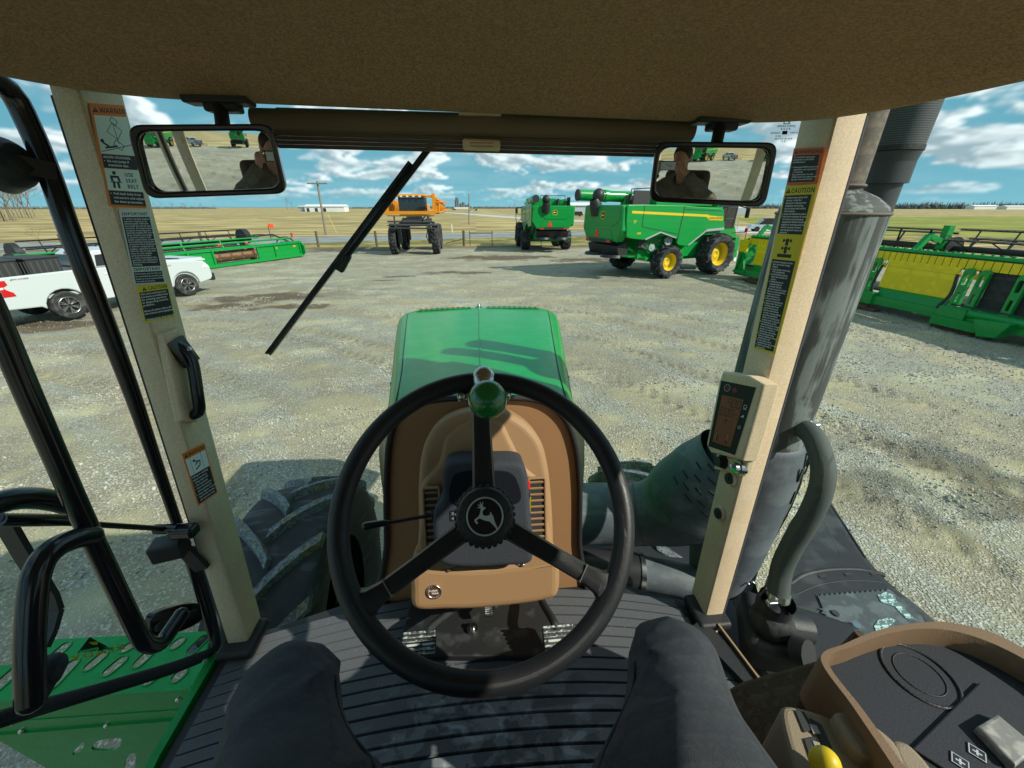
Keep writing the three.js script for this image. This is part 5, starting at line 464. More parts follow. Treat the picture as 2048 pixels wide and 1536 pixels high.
{ const clampM = C.zinc; const hp = [[1578, 866], [1606, 858], [1630, 880], [1646, 935], [1640, 985], [1615, 1040], [1585, 1090], [1563, 1140], [1555, 1200]].map((p, i) => onX(p[0], p[1], 0.99 - 0.012 * i)); part('coolant_hose', tube(hp, 0.030, 60, 16), mat([0.065, 0.085, 0.08], 0.75, { bumpMap: grain, bumpScale: 0.001 }), T); const cl2 = (p, d, r, n) => { const q = new THREE.Quaternion().setFromUnitVectors(V(0, 1, 0), d.normalize()); part(n || 'hose_clamp', [new THREE.CylinderGeometry(r, r, 0.018, 28).applyQuaternion(q).translate(p.x, p.y, p.z)], clampM, T); };
  cl2(hp.at(-1).clone().lerp(hp.at(-2), 0.15), hp.at(-1).clone().sub(hp.at(-2)), 0.033); cl2(hp[1].clone(), hp[1].clone().sub(hp[0]), 0.033); part('clamp_screw', [rbox(0.03, 0.018, 0.018, 0.004, hp.at(-1).x - 0.04, hp.at(-1).y + 0.02, hp.at(-1).z + 0.02), rbox(0.02, 0.02, 0.02, 0.004, hp[1].x + 0.035, hp[1].y + 0.01, hp[1].z)], clampM, T);
  const e = hp.at(-1), k = onY(1600, 1262, 1.80); part('hose_elbow', [tube([e, e.clone().add(V(0, -0.05, 0)), e.clone().add(V(0.02, -0.09, 0.02)), e.clone().add(V(0.10, -0.11, 0.03))], 0.05, 20, 16), sph(0.06, e.x - 0.005, e.y - 0.085, e.z + 0.01, 16)], C.black, T);
  // charge air pipe under the elbow
  const y = onZ(1260, 1135, -1.08).y, a = V(0.34, y, -1.12), b = V(0.62, y - 0.01, -1.06), c = V(0.92, y - 0.05, -0.98); part('charge_pipe', [tube([a, b], 0.075, 4, 24)], mat([0.03, 0.032, 0.036], 0.35), T); part('charge_pipe', [tube([b, b.clone().lerp(c, 0.5).add(V(0, 0.01, 0)), c], 0.068, 20, 24)], shieldM, T); cl2(b.clone(), b.clone().sub(a), 0.079); cl2(b.clone().lerp(c, 0.82), c.clone().sub(b), 0.074); }
{ const g = grp('battery_box', T, V(1.2, 1.66, -0.75)), o = g.position, yT = 1.70, q = (l, y = yT) => l.map(p => { const a = P2(p[0], p[1], y); return [a[0], -a[1]]; }), flat = (x, y) => x.rotateX(-Math.PI / 2).translate(-o.x, y - o.y, -o.z); const box1 = mat([1, 1, 1], 0.55, { map: blotch([0.145, 0.155, 0.165], [0.24, 0.255, 0.26], 8, 2.5), bumpMap: grain, bumpScale: 0.0008 });
  const outl = smooth2(q([[1585, 1030], [1632, 988], [1655, 982], [1690, 1030], [1745, 1112], [1800, 1170], [1862, 1218], [1893, 1248], [1960, 1330], [1900, 1420], [1700, 1420], [1560, 1380], [1500, 1300], [1520, 1230], [1560, 1120]]), 90); mesh('cover', flat(extr(outl, 0.34, 0.05, [], 5), yT - 0.39), box1, g);
  const rib = (l, r = 0.006, m = box1) => tube(l.map(p => onY(p[0], p[1], yT - 0.004).sub(o)), r, 30, 8); mesh('cover_rib', [rib([[1628, 1004], [1650, 1050], [1680, 1110]], 0.005), rib([[1655, 1000], [1695, 1060], [1730, 1115]], 0.005), rib([[1600, 1070], [1612, 1100], [1625, 1120]], 0.005), rib([[1625, 1120], [1680, 1116], [1730, 1118]], 0.003)], box1, g); mesh('cover_strap', [rib([[1580, 1168], [1610, 1150], [1660, 1140], [1720, 1140], [1768, 1150]], 0.009), rib([[1590, 1190], [1640, 1170], [1700, 1162], [1760, 1165], [1790, 1176]], 0.005)], box1, g); for (const [u, v] of [[1645, 1152], [1696, 1148], [1748, 1147]]) { const p = onY(u, v, yT + 0.001).sub(o); mesh('strap_slot', box(0.03, 0.003, 0.012, p.x, p.y, p.z, 0, 0.15), dark, g); }
  // torn non-slip sheet with ragged edges
  const jag = (a, b, n, s) => { const o2 = []; for (let i = 0; i < n; i++) { const t = i / n; o2.push([mix(a[0], b[0], t), mix(a[1], b[1], t)], [mix(a[0], b[0], t + 0.5 / n) + s[0], mix(a[1], b[1], t + 0.5 / n) + s[1]]); } return o2; };
  const sheetP = [...jag([1634, 1188], [1776, 1177], 14, [0, 5]), [1776, 1177], ...jag([1800, 1195], [1840, 1236], 4, [6, -2]), [1880, 1300], [1700, 1310], ...jag([1690, 1282], [1640, 1212], 8, [-7, 1]), [1646, 1216]]; mesh('torn_sheet', flat(extr(q(sheetP, yT + 0.006), 0.003, 0), yT + 0.003), mat([1, 1, 1], 0.7, { map: blotch([0.26, 0.30, 0.31], [0.36, 0.40, 0.41], 12, 3) }), g); const white = mat([1, 1, 1], 0.8, { map: blotch([0.35, 0.45, 0.45], [0.72, 0.84, 0.83], 40, 5, 0.4, 0.55) });
  mesh('glue_patch', [flat(extr(q([[1755, 1190], [1772, 1184], [1790, 1190], [1792, 1202], [1812, 1222], [1832, 1240], [1812, 1236], [1790, 1214], [1762, 1204]], yT + 0.008), 0.002, 0), yT + 0.0065), flat(extr(q([[1748, 1252], [1756, 1240], [1778, 1235], [1792, 1240], [1775, 1256], [1752, 1262]], yT + 0.008), 0.002, 0), yT + 0.0065)], white, g);
  for (const [u, v, m] of [[1683, 1249, mat([0.30, 0.20, 0.15], 0.7)], [1712, 1252, C.zinc], [1671, 1226, dark]]) { const p = onY(u, v, yT + 0.01).sub(o); mesh('cap_screw', cyl(0.0125, 0.011, m === dark ? 0.003 : 0.012, p.x, p.y, p.z), m, g); }
  part('radiator_tank', [rbox(0.34, 0.12, 0.22, 0.03, onY(1600, 1290, 1.72).x, 1.72, onY(1600, 1290, 1.72).z, 0, -0.5), rod(onY(1590, 1300, 1.80), onY(1618, 1310, 1.82), 0.04)], C.black, T);
  part('engine_frame', [box(0.6, 0.06, 0.9, 0.74, 1.42, -0.95)], C.black, T); }

// ------------------------------------------------------------ machines parked in the yard
const decal = (parent, name, w, h, x, y, z, ry, draw, cw = 256, ch = 128, alpha = false) => { const tx = canvas(cw, ch, draw), m = new THREE.Mesh(new THREE.PlaneGeometry(w, h).rotateY(ry).translate(x, y, z), alpha ? new THREE.MeshStandardMaterial({ map: tx, transparent: true, alphaTest: 0.4, roughness: 0.5 }) : mat([1, 1, 1], 0.45, { map: tx })); m.name = name; parent.add(m); return m; };
const farRubber = mat([1, 1, 1], 0.9, { map: blotch([0.16, 0.165, 0.17], [0.30, 0.305, 0.31], 6, 1.5) });
function farWheel(parent, name, R, W, rim, lugs, x, y, z, side, rimM = C.yellow, turn = 0) { const g = grp(name, parent, V(x, y, z)), p = tyreParts(R, W, rim, lugs, { h: 0.07, lw: 0.045, sweep: 0.38, n: 36, k: 1.6 }); mesh('tyre', [p.body, ...p.lug], farRubber, g); mesh('rim', [p.rimG.scale(side, 1, 1), ...Array.from({ length: 8 }, (_, i) => sph(0.02, side * 0.045, 0.14 * Math.cos(i * 0.785), 0.14 * Math.sin(i * 0.785), 6))], rimM, g); g.rotation.y = turn; return g; }
const sideExt = (pts, x0, x1, bevel = 0.03) => extr(pts.map(p => [p[0], p[1]]), Math.abs(x1 - x0) - 2 * bevel, bevel).rotateY(Math.PI / 2).translate(Math.min(x0, x1) + bevel, 0, 0); // points (along, y); along = forward = -z
const combineProto = (() => { const t = thing('combine', 'green combine with a yellow stripe along its flank and a black spout over its tail', 'combine harvester', [8.2, 0, -19.27], -1.256, 'combines parked by the fence');
  const fl = [[-2.36, 1.83], [-2.48, 2.5], [-2.5, 3.05], [-2.45, 3.1], [-1.7, 3.11], [0.44, 3.08], [2.96, 2.94], [3.05, 2.9], [3.34, 2.12], [2.23, 2.04], [1.2, 1.34], [0.62, 1.42], [0.5, 1.52], [0.47, 1.71], [-0.55, 1.97], [-1.39, 1.7], [-2.03, 1.76]];
  const seams = (s, x) => { mesh('door_seam', [bar(V(x, 3.06, 1.62), V(x, 2.25, 1.62), 0.02, 0.02), bar(V(x, 2.25, 1.62), V(x, 1.9, -0.45), 0.02, 0.02), bar(V(x, 3.05, -0.62), V(x, 1.6, -0.5), 0.025, 0.03), bar(V(x, 2.92, -0.72), V(x, 2.86, -2.9), 0.02, 0.02)], dark, s); mesh('arch_trim', [bar(V(x, 2.08, -3.3), V(x, 2.02, -2.2), 0.03, 0.10), bar(V(x, 2.02, -2.2), V(x, 1.4, -1.22), 0.03, 0.06), bar(V(x, 1.72, 1.35), V(x, 2.0, 0.55), 0.03, 0.06), bar(V(x, 2.0, 0.55), V(x, 1.74, -0.4), 0.03, 0.05)], shedGrey, s); };
  for (const s of [-1, 1]) { const sp = mesh('side_panel', sideExt(fl, s * 1.42, s * 1.54, 0.03), C.green, t); seams(sp, s * 1.542); const X = s * 1.545; mesh('stripe', [sideExt([[-2.25, 2.87], [2.05, 2.70], [2.2, 2.66], [3.06, 2.6], [3.1, 2.44], [2.25, 2.46], [2.02, 2.6], [-2.25, 2.77]], X - 0.004, X + 0.004, 0.001)], C.yellow, sp);
    decal(sp, 'maker_name', 0.92, 0.14, s * 1.5505, 2.54, -2.62, s * Math.PI / 2, (x, w, h) => { x.fillStyle = '#d8b311'; x.fillRect(0, 0, w, h); x.fillStyle = '#12301a'; x.font = `italic bold 52px ${F}`; x.textAlign = 'center'; x.fillText('JOHN DEERE', w / 2, 50, 300); }, 320, 64); decal(sp, 'model_mark', 0.34, 0.2, s * 1.5455, 2.44, 1.98, s * Math.PI / 2, (x, w, h) => { x.clearRect(0, 0, w, h); x.fillStyle = '#e4c21a'; x.font = `bold 100px ${F}`; x.fillText('S7', 40, 95); }, 256, 128, true); decal(sp, 'model_mark', 0.36, 0.16, s * 1.5455, 1.98, 1.72, s * Math.PI / 2, (x, w, h) => { x.clearRect(0, 0, w, h); x.fillStyle = '#e4c21a'; x.font = `bold 90px ${F}`; x.fillText('600', 40, 95); }, 256, 128, true); }
  part('body', [box(2.84, 1.2, 5.0, 0, 2.42, -0.6), box(2.2, 1.0, 4.6, 0, 1.35, -1.0)], C.green, t);
  const rear = part('rear_hood', [tf(extr([[-1.5, 2.1], [-1.45, 3.0], [-1.35, 3.1], [1.35, 3.1], [1.45, 3.0], [1.5, 2.1], [1.15, 1.62], [-1.15, 1.62]], 0.3, 0.06, [], 3), 0, 0, 2.28)], C.green, t);
  mesh('rear_recess', tf(extr([[-0.72, 2.1], [0.72, 2.1], [1.0, 1.72], [-1.0, 1.72]], 0.02, 0.01), 0, 0, 2.63), C.green, rear); mesh('upper_panel', tf(extr([[-0.75, 2.95], [1.3, 2.95], [1.28, 2.5], [0.9, 2.25], [-0.55, 2.25], [-0.8, 2.5]], 0.02, 0.012), 0, 0, 2.632), C.green, rear); mesh('light_bar', [rbox(1.9, 0.13, 0.12, 0.03, 0, 1.62, 2.72)], C.black, rear); for (const x of [-0.82, 0.82]) mesh('tail_light', rbox(0.28, 0.09, 0.03, 0.01, x, 1.64, 2.785), C.red, rear);
  mesh('warning_triangle', tf(extr([[-0.18, 0], [0.18, 0], [0.03, 0.36], [-0.03, 0.36]], 0.01, 0.004), -0.25, 1.76, 2.665), mat([0.8, 0.04, 0.015], 0.5), rear); decal(rear, 'rear_badge', 0.4, 0.4, 0.1, 2.68, 2.668, 0, (x, w, h) => { x.clearRect(0, 0, w, h); x.fillStyle = '#d9c01a'; x.beginPath(); x.roundRect ? x.roundRect(14, 14, 100, 100, 26) : x.rect(14, 14, 100, 100); x.fill(); x.fillStyle = '#0f2a17'; x.fillRect(24, 24, 80, 80); x.fillStyle = '#e8d76a'; x.beginPath(); x.moveTo(30, 66); x.lineTo(46, 56); x.lineTo(52, 34); x.lineTo(60, 56); x.lineTo(88, 60); x.lineTo(100, 84); x.lineTo(80, 70); x.lineTo(54, 74); x.lineTo(36, 82); x.closePath(); x.fill(); }, 128, 128, true);
  part('grain_tank', [box(2.5, 0.42, 3.3, 0, 3.28, -0.9), bar(V(-1.2, 3.5, -2.6), V(1.25, 3.5, -2.6), 0.08, 0.3), bar(V(1.25, 3.5, -2.6), V(1.25, 3.5, 0.7), 0.3, 0.08), box(0.6, 0.35, 0.5, 0.2, 3.3, 1.2), box(0.5, 0.3, 0.4, 0.95, 3.28, 1.3)], C.green, t);
  const au = part('unloading_auger', [rod(V(-1.0, 3.42, -1.6), V(-1.35, 3.52, 3.1), 0.25, 0.24, 20), rod(V(-1.03, 3.43, -1.2), V(-1.06, 3.44, -0.8), 0.28, 0.28, 20), rod(V(-1.24, 3.49, 1.6), V(-1.25, 3.495, 1.8), 0.27, 0.27, 20)], C.green, t); mesh('auger_end', rod(V(-1.35, 3.52, 3.1), V(-1.355, 3.52, 3.18), 0.25, 0.25, 20), dark, au);
  const sp = part('spout', [sph(0.27, -0.55, 3.48, 2.55, 20, [1, 1.15, 1]), tf(lathe([[0.2, 0.1], [0.27, -0.1], [0.30, -0.55], [0.27, -0.55], [0.2, -0.1]], 24), -0.55, 3.25, 2.72, 0.35, 0, 0.0)], C.black, t); mesh('spout_lip', tf(tor(0.29, 0.015, 0, 0, 0, 24, 6), -0.55, 2.73, 2.53, Math.PI / 2 + 0.35), C.rubber, sp);
  part('chaff_spreader', [cyl(0.55, 0.5, 0.12, -0.65, 1.0, 2.35), cyl(0.55, 0.5, 0.12, 0.65, 1.0, 2.35), box(2.3, 0.5, 0.5, 0, 1.28, 2.2, 0.3)], C.black, t); part('spreader_deck', [box(1.2, 0.04, 0.5, 0.9, 1.02, 2.1, 0, 0.3), bar(V(0.9, 1.1, 2.1), V(0.7, 1.6, 2.2), 0.06, 0.06)], C.green, t);
  part('rear_axle', [rod(V(-1.4, 0.72, 0), V(1.4, 0.72, 0), 0.13), box(0.9, 0.4, 0.4, 0, 0.95, 0.3), rod(V(-1.1, 0.8, 0.35), V(1.1, 0.8, 0.35), 0.05), bar(V(0.7, 0.8, 0.5), V(1.1, 1.35, 1.9), 0.1, 0.1), box(0.5, 0.12, 0.6, 1.05, 0.86, 0.9, 0, 0.4)], C.green, t); part('hydraulic_cylinder', rod(V(1.35, 1.45, 1.4), V(1.1, 0.95, 0.2), 0.04), C.metal, t); part('lower_frame', [box(0.2, 0.9, 0.2, 1.1, 1.15, -0.85), box(0.2, 0.9, 0.2, -1.1, 1.15, -0.85), box(1.8, 0.5, 3.2, 0, 0.95, -1.2), box(0.5, 0.55, 0.25, 1.35, 0.95, -0.85)], C.green, t);
  for (const [x, y, z, r] of [[1.3, 1.62, -0.2, 0.22], [1.32, 1.35, 0.75, 0.16], [1.3, 1.2, -0.35, 0.13]]) part('belt_pulley', [cyl(r, r, 0.08, x, y, z, 0, 0, Math.PI / 2, 20), cyl(r * 0.35, r * 0.35, 0.12, x, y, z, 0, 0, Math.PI / 2, 12)], shedGrey, t); part('drive_belt', [bar(V(1.34, 1.84, -0.2), V(1.36, 1.5, 0.75), 0.03, 0.03), bar(V(1.34, 1.4, -0.2), V(1.36, 1.2, 0.75), 0.03, 0.03)], C.black, t);
  part('tank_rail', [rod(V(1.2, 3.5, 0.7), V(1.2, 3.78, 0.7), 0.02), rod(V(-0.6, 3.5, 0.7), V(-0.6, 3.78, 0.7), 0.02), rod(V(1.2, 3.78, 0.7), V(-0.6, 3.78, 0.7), 0.02), rod(V(1.2, 3.5, 2.0), V(1.2, 3.4, 1.6), 0.03), rod(V(0.9, 3.1, 2.1), V(0.9, 3.55, 2.1), 0.03)], C.black, t); part('air_screen', [rbox(0.06, 0.7, 0.9, 0.02, 1.26, 3.3, 1.6), cyl(0.1, 0.1, 0.4, 0.5, 3.35, 1.6)], dark, t);
  for (const s of [-1, 1]) { mesh('mud_flap', box(0.04, 0.5, 0.5, s * 1.2, 1.5, 1.2), C.black, t); farWheel(t, 'rear_wheel', 0.73, 0.6, 0.38, 13, s * 1.58, 0.73, 0, s); farWheel(t, 'drive_wheel', 0.95, 0.72, 0.52, 15, s * 1.55, 0.95, -3.05, s); }
  const cab = part('cab', [box(1.9, 1.5, 1.4, 0, 2.45, -4.0)], C.green, t); mesh('cab_glass', box(1.94, 1.1, 1.3, 0, 2.6, -4.02), C.darkGlass, cab); mesh('cab_roof', rbox(2.1, 0.22, 1.8, 0.08, 0, 3.3, -4.0), C.green, cab); for (const s of [-1, 1]) mesh('cab_mirror', [rbox(0.2, 0.42, 0.08, 0.03, s * 1.75, 2.75, -4.4), rod(V(s * 1.0, 3.1, -4.5), V(s * 1.75, 2.95, -4.4), 0.025)], C.black, cab);
  const lad = grp('ladder', t, V(-1.6, 0, -3.4)); mesh('side_rail', [rod(V(-0.1, 0.4, 0.8), V(-0.1, 2.0, 0.3), 0.03), rod(V(-0.5, 0.5, 0.8), V(-0.3, 2.0, 0.3), 0.03), rod(V(-0.35, 2.0, 0.25), V(-0.35, 3.0, 0.2), 0.025), rod(V(0.2, 2.0, 0.25), V(0.2, 3.0, 0.2), 0.025), rod(V(-0.35, 3.0, 0.2), V(0.2, 3.0, 0.2), 0.025), rod(V(-0.35, 2.5, 0.2), V(0.2, 2.5, 0.2), 0.02)], C.black, lad); for (const y of [0.5, 0.85, 1.2, 1.55]) mesh('rung', box(0.4, 0.03, 0.12, -0.28, y, 0.75 - (y - 0.5) * 0.3), C.black, lad);
  const rl = grp('platform_rail', t, V(1.45, 0, -3.3)); mesh('post', [rod(V(0, 2.1, 0), V(0, 3.0, -0.1), 0.02), rod(V(0.1, 2.1, -0.5), V(0.1, 3.0, -0.6), 0.02), rod(V(0, 3.0, -0.1), V(0.1, 3.0, -0.6), 0.02), rod(V(0, 2.5, -0.05), V(0.1, 2.5, -0.55), 0.02)], C.black, rl);
  const fh = part('feeder_house', [box(1.5, 0.9, 1.6, 0, 1.35, -4.5, 0.45), box(1.9, 1.0, 0.25, 0, 1.1, -5.2, 0.1), bar(V(0.85, 1.0, -4.0), V(0.9, 1.4, -5.1), 0.2, 0.2)], C.green, t); mesh('marker_light', [rbox(0.14, 0.18, 0.1, 0.03, 1.75, 2.0, -4.6), rod(V(1.2, 1.85, -4.3), V(1.75, 1.9, -4.6), 0.02)], C.red, fh); return t; })();
dup(combineProto, [5.36, 0, -31.4], 0.02, 'green combine seen squarely from behind with a round rear badge, before the fence', 'combines parked by the fence');

// orange high-clearance sprayer, its front towards the tractor
const sprayer = (() => { const t = thing('sprayer', 'orange high clearance sprayer on tall narrow tyres facing the tractor', 'sprayer', [-4.23, 0, -29.0], 0.0, 'orange sprayers'); const grey = mat([0.05, 0.055, 0.06], 0.5);
  for (const s of [-1, 1]) { farWheel(t, 'front_wheel', 0.93, 0.46, 0.55, 17, s * 1.43, 0.93, 0, s, grey); farWheel(t, 'rear_wheel', 0.93, 0.46, 0.55, 17, s * 1.30, 0.93, -3.6, s, grey); part('wheel_leg', [box(0.22, 1.3, 0.3, s * 1.02, 1.35, 0), box(0.22, 1.3, 0.3, s * 0.95, 1.35, -3.6), bar(V(s * 1.0, 1.9, 0), V(s * 0.6, 2.1, 0), 0.2, 0.2)], grey, t); part('fender', [rbox(0.5, 0.05, 0.9, 0.02, s * 1.45, 1.92, 0, 0.1)], grey, t); }
  part('chassis', [box(1.5, 0.35, 5.4, 0, 2.05, -2.2), box(1.2, 0.5, 1.2, 0, 2.1, 0.3)], grey, t); part('boom_rack', [rod(V(-1.5, 1.95, 0.9), V(1.5, 1.92, 0.9), 0.07), rod(V(-1.55, 2.15, 0.95), V(1.4, 2.12, 0.95), 0.055), rod(V(-1.5, 1.75, 0.85), V(1.5, 1.72, 0.85), 0.05), bar(V(-1.1, 1.7, 0.9), V(-1.1, 2.5, 0.9), 0.08, 0.08), bar(V(1.1, 1.7, 0.9), V(1.1, 2.5, 0.9), 0.08, 0.08), bar(V(-0.5, 1.95, 0.9), V(-0.5, 2.4, 0.9), 0.06, 0.06), bar(V(0.5, 1.95, 0.9), V(0.5, 2.4, 0.9), 0.06, 0.06)], grey, t);
  const cab = part('cab', [box(1.7, 1.1, 1.5, 0, 3.05, -0.6)], dark, t); mesh('windscreen', rbox(1.55, 0.9, 0.06, 0.03, 0, 3.12, 0.17), C.darkGlass, cab); mesh('cab_roof', rbox(1.95, 0.16, 1.8, 0.06, 0, 3.72, -0.55), C.orange, cab); mesh('corner_post', [bar(V(-0.82, 2.6, 0.16), V(-0.75, 3.65, 0.16), 0.08, 0.08), bar(V(0.82, 2.6, 0.16), V(0.75, 3.65, 0.16), 0.08, 0.08)], dark, cab); mesh('work_light', [0, 1, 2, 3].map(i => rbox(0.16, 0.09, 0.05, 0.02, -0.6 + i * 0.4, 3.66, 0.37)), C.white, cab);
  part('boom_centre', [box(3.3, 0.2, 0.2, 0, 2.68, 1.0), box(3.0, 0.06, 0.14, 0, 2.5, 0.95)], C.orange, t); part('rear_hood', [rbox(1.5, 0.9, 2.4, 0.1, 0, 2.75, -3.2)], C.orange, t); part('tank', rod(V(0, 2.6, -1.6), V(0, 2.6, -2.2), 0.75, 0.75, 20), shedWhite, t);
  for (const s of [-1, 1]) { const b = grp('folded_boom', t, V(s * 1.55, 2.6, 0.6)); const tr = []; for (let k = 0; k < 3; k++) { const x = s * k * 0.16; tr.push(bar(V(x, 0.1, 0.3), V(x + s * 0.25, 0.25, -5.6), 0.09, 0.09), bar(V(x, 1.05 - k * 0.15, 0.2), V(x + s * 0.25, 0.75, -5.4), 0.09, 0.09)); for (let i = 0; i < 9; i++) { const z = 0.2 - i * 0.62; tr.push(bar(V(x, 0.12, z), V(x, 1.0 - k * 0.14 - i * 0.02, z - 0.31), 0.05, 0.05), bar(V(x, 1.0 - k * 0.14 - i * 0.02, z - 0.31), V(x, 0.12, z - 0.62), 0.05, 0.05)); } } mesh('truss', tr, C.orange, b); mesh('nozzle_pipe', [rod(V(0, 0.0, 0.3), V(s * 0.3, 0.1, -5.6), 0.04)], C.black, b); mesh('fold_joint', [box(0.2, 1.0, 0.25, 0, 0.6, 0.25), box(0.3, 0.16, 0.3, -s * 0.2, 1.05, 0.2)], C.orange, b); }
  const mr = part('side_mirror', [rod(V(-1.0, 3.5, 0.2), V(-1.75, 3.62, 0.3), 0.025), sph(0.16, -1.75, 3.55, 0.3, 12, [1, 1.2, 0.5]), rod(V(1.0, 3.6, 0.2), V(1.5, 3.75, 0.3), 0.025), rbox(0.22, 0.3, 0.08, 0.03, 1.5, 3.7, 0.3)], C.orange, t); part('hose', [tube([V(0.8, 2.1, 0.5), V(0.95, 1.6, 0.6), V(0.85, 1.2, 0.5), V(0.95, 0.9, 0.4)], 0.03, 20, 6)], C.black, t); return t; })();

// white crew-cab pickup and the crates in its bed
const pickup = (() => { const t = thing('pickup', 'dirty white crew cab pickup parked beyond the access platform', 'pickup truck', [-12.80, 0, -12.62], -0.373, 'pickups in the yard'); t.scale.setScalar(0.94); const wm = pmat([0.55, 0.61, 0.62], 0.35, { clearcoat: 0.5, clearcoatRoughness: 0.15 }); const arch = (s, r, n = 10) => Array.from({ length: n + 1 }, (_, i) => { const a = Math.PI * i / n; return [s + r * Math.cos(a), 0.42 + r * Math.sin(a)]; });
  const hullPts = [[-1.28, 0.55], [-1.32, 0.75], [-1.30, 1.36], [-1.26, 1.42], [0.95, 1.42], [1.0, 1.40], [2.9, 1.38], [3.2, 1.36], [4.2, 1.28], [4.55, 1.18], [4.68, 1.0], [4.70, 0.62], [4.6, 0.5], ...arch(3.62, 0.50), [3.0, 0.42], [0.62, 0.42], ...arch(0, 0.50), [-0.6, 0.5]];
  const body = part('body', [sideExt(hullPts, -0.99, -0.86, 0.035), sideExt(hullPts, 0.86, 0.99, 0.035), tf(box(1.8, 0.9, 1.6, 0, 0.92, -3.75)), tf(rbox(1.86, 0.08, 1.85, 0.03, 0, 1.33, -3.72, -0.07)), box(1.75, 0.5, 2.0, 0, 0.7, -1.9), box(1.8, 0.9, 0.06, 0, 0.95, -0.95), box(1.8, 0.1, 2.2, 0, 0.75, 0.2)], wm, t); mesh('hood_scoop', [box(0.5, 0.05, 0.3, 0.55, 1.385, -3.6, -0.06)], dark, body);
  const roofPts = [[0.92, 1.38], [1.02, 1.80], [1.2, 1.92], [2.5, 1.93], [2.75, 1.88], [3.35, 1.36]]; const cab = part('cab', [sideExt(roofPts, -0.80, 0.80, 0.06)], wm, t); for (const s of [-1, 1]) { mesh('side_window', [sideExt([[1.15, 1.44], [1.22, 1.78], [1.9, 1.82], [1.9, 1.44]], s * 0.795, s * 0.812, 0.004), sideExt([[1.98, 1.44], [1.98, 1.82], [2.6, 1.80], [3.05, 1.44]], s * 0.795, s * 0.812, 0.004)], C.darkGlass, cab); mesh('door_mirror', [rbox(0.16, 0.2, 0.12, 0.04, s * 1.08, 1.45, -2.95), box(0.2, 0.04, 0.05, s * 0.95, 1.40, -2.95)], C.black, cab); mesh('door_seam', [box(0.004, 0.75, 0.012, s * 0.992, 0.98, -1.95), box(0.004, 0.75, 0.012, s * 0.992, 0.98, -3.0), box(0.004, 0.75, 0.012, s * 0.992, 0.98, -0.98)], dark, cab); mesh('door_handle', [rbox(0.02, 0.03, 0.16, 0.008, s * 0.998, 1.2, -1.25), rbox(0.02, 0.03, 0.16, 0.008, s * 0.998, 1.2, -2.2)], C.white, cab); }
  mesh('rear_window', tf(rbox(1.3, 0.34, 0.02, 0.008, 0, 1.62, -0.955, -0.14)), C.darkGlass, cab); mesh('brake_light', rbox(0.5, 0.05, 0.02, 0.006, 0, 1.85, -1.015, -0.2), mat([0.2, 0.02, 0.02], 0.3), cab); part('tailgate', [rbox(1.75, 0.8, 0.08, 0.02, 0, 0.62, 1.62, 1.35)], dark, t); part('bed_liner', [box(1.7, 0.03, 2.15, 0, 0.82, 0.2), box(1.72, 0.05, 0.06, 0, 1.44, -0.9)], dark, t);
  for (const s of [-1, 1]) { const l = part('tail_light', [sideExt([[-1.34, 0.9], [-1.34, 1.34], [-1.08, 1.34], [-1.06, 1.22], [-1.18, 1.16], [-1.12, 1.08], [-1.02, 1.0], [-1.0, 0.9]], s * 0.80, s * 1.003, 0.008)], mat([0.55, 0.012, 0.015], 0.2), t); mesh('reverse_light', rbox(0.015, 0.06, 0.1, 0.005, s * 0.998, 1.14, 1.23), C.white, l); const hl = part('head_light', sideExt([[4.4, 0.98], [4.5, 1.14], [4.62, 1.06], [4.66, 0.95]], s * 0.72, s * 1.0, 0.01), C.white, t); }
  part('rear_bumper', [rbox(2.0, 0.24, 0.2, 0.05, 0, 0.55, 1.42)], mat([0.35, 0.38, 0.40], 0.3, { metalness: 0.7 }), t); part('front_bumper', [rbox(1.98, 0.3, 0.16, 0.05, 0, 0.58, -4.72)], C.black, t);
  for (const [s, z] of [[-1, 0], [1, 0], [-1, -3.62], [1, -3.62]]) { const g = grp('wheel', t, V(s * 0.87, 0.42, z)); mesh('tyre', lathe([[0.25, -0.1], [0.36, -0.135], [0.41, -0.12], [0.42, -0.05], [0.42, 0.05], [0.41, 0.12], [0.36, 0.135], [0.25, 0.1]], 36).rotateZ(Math.PI / 2), farRubber, g); mesh('rim', [lathe([[0, 0.06], [0.06, 0.07], [0.24, 0.02], [0.255, 0.10], [0.26, 0.115], [0.265, 0.10]], 32).rotateZ(-Math.PI / 2).scale(s, 1, 1)], mat([0.02, 0.02, 0.022], 0.4), g); for (let k = 0; k < 6; k++) { const a = k * Math.PI / 3; mesh('spoke', [bar(V(s * 0.1, 0.04 * Math.cos(a), 0.04 * Math.sin(a)), V(s * 0.115, 0.235 * Math.cos(a - 0.12), 0.235 * Math.sin(a - 0.12)), 0.02, 0.05, V(1, 0, 0)), bar(V(s * 0.1, 0.04 * Math.cos(a), 0.04 * Math.sin(a)), V(s * 0.115, 0.235 * Math.cos(a + 0.16), 0.235 * Math.sin(a + 0.16)), 0.02, 0.035, V(1, 0, 0))], C.metal, g); } mesh('rim_lip', tf(tor(0.25, 0.012, 0, 0, 0, 36, 6), s * 0.12, 0, 0, 0, Math.PI / 2), C.metal, g); }
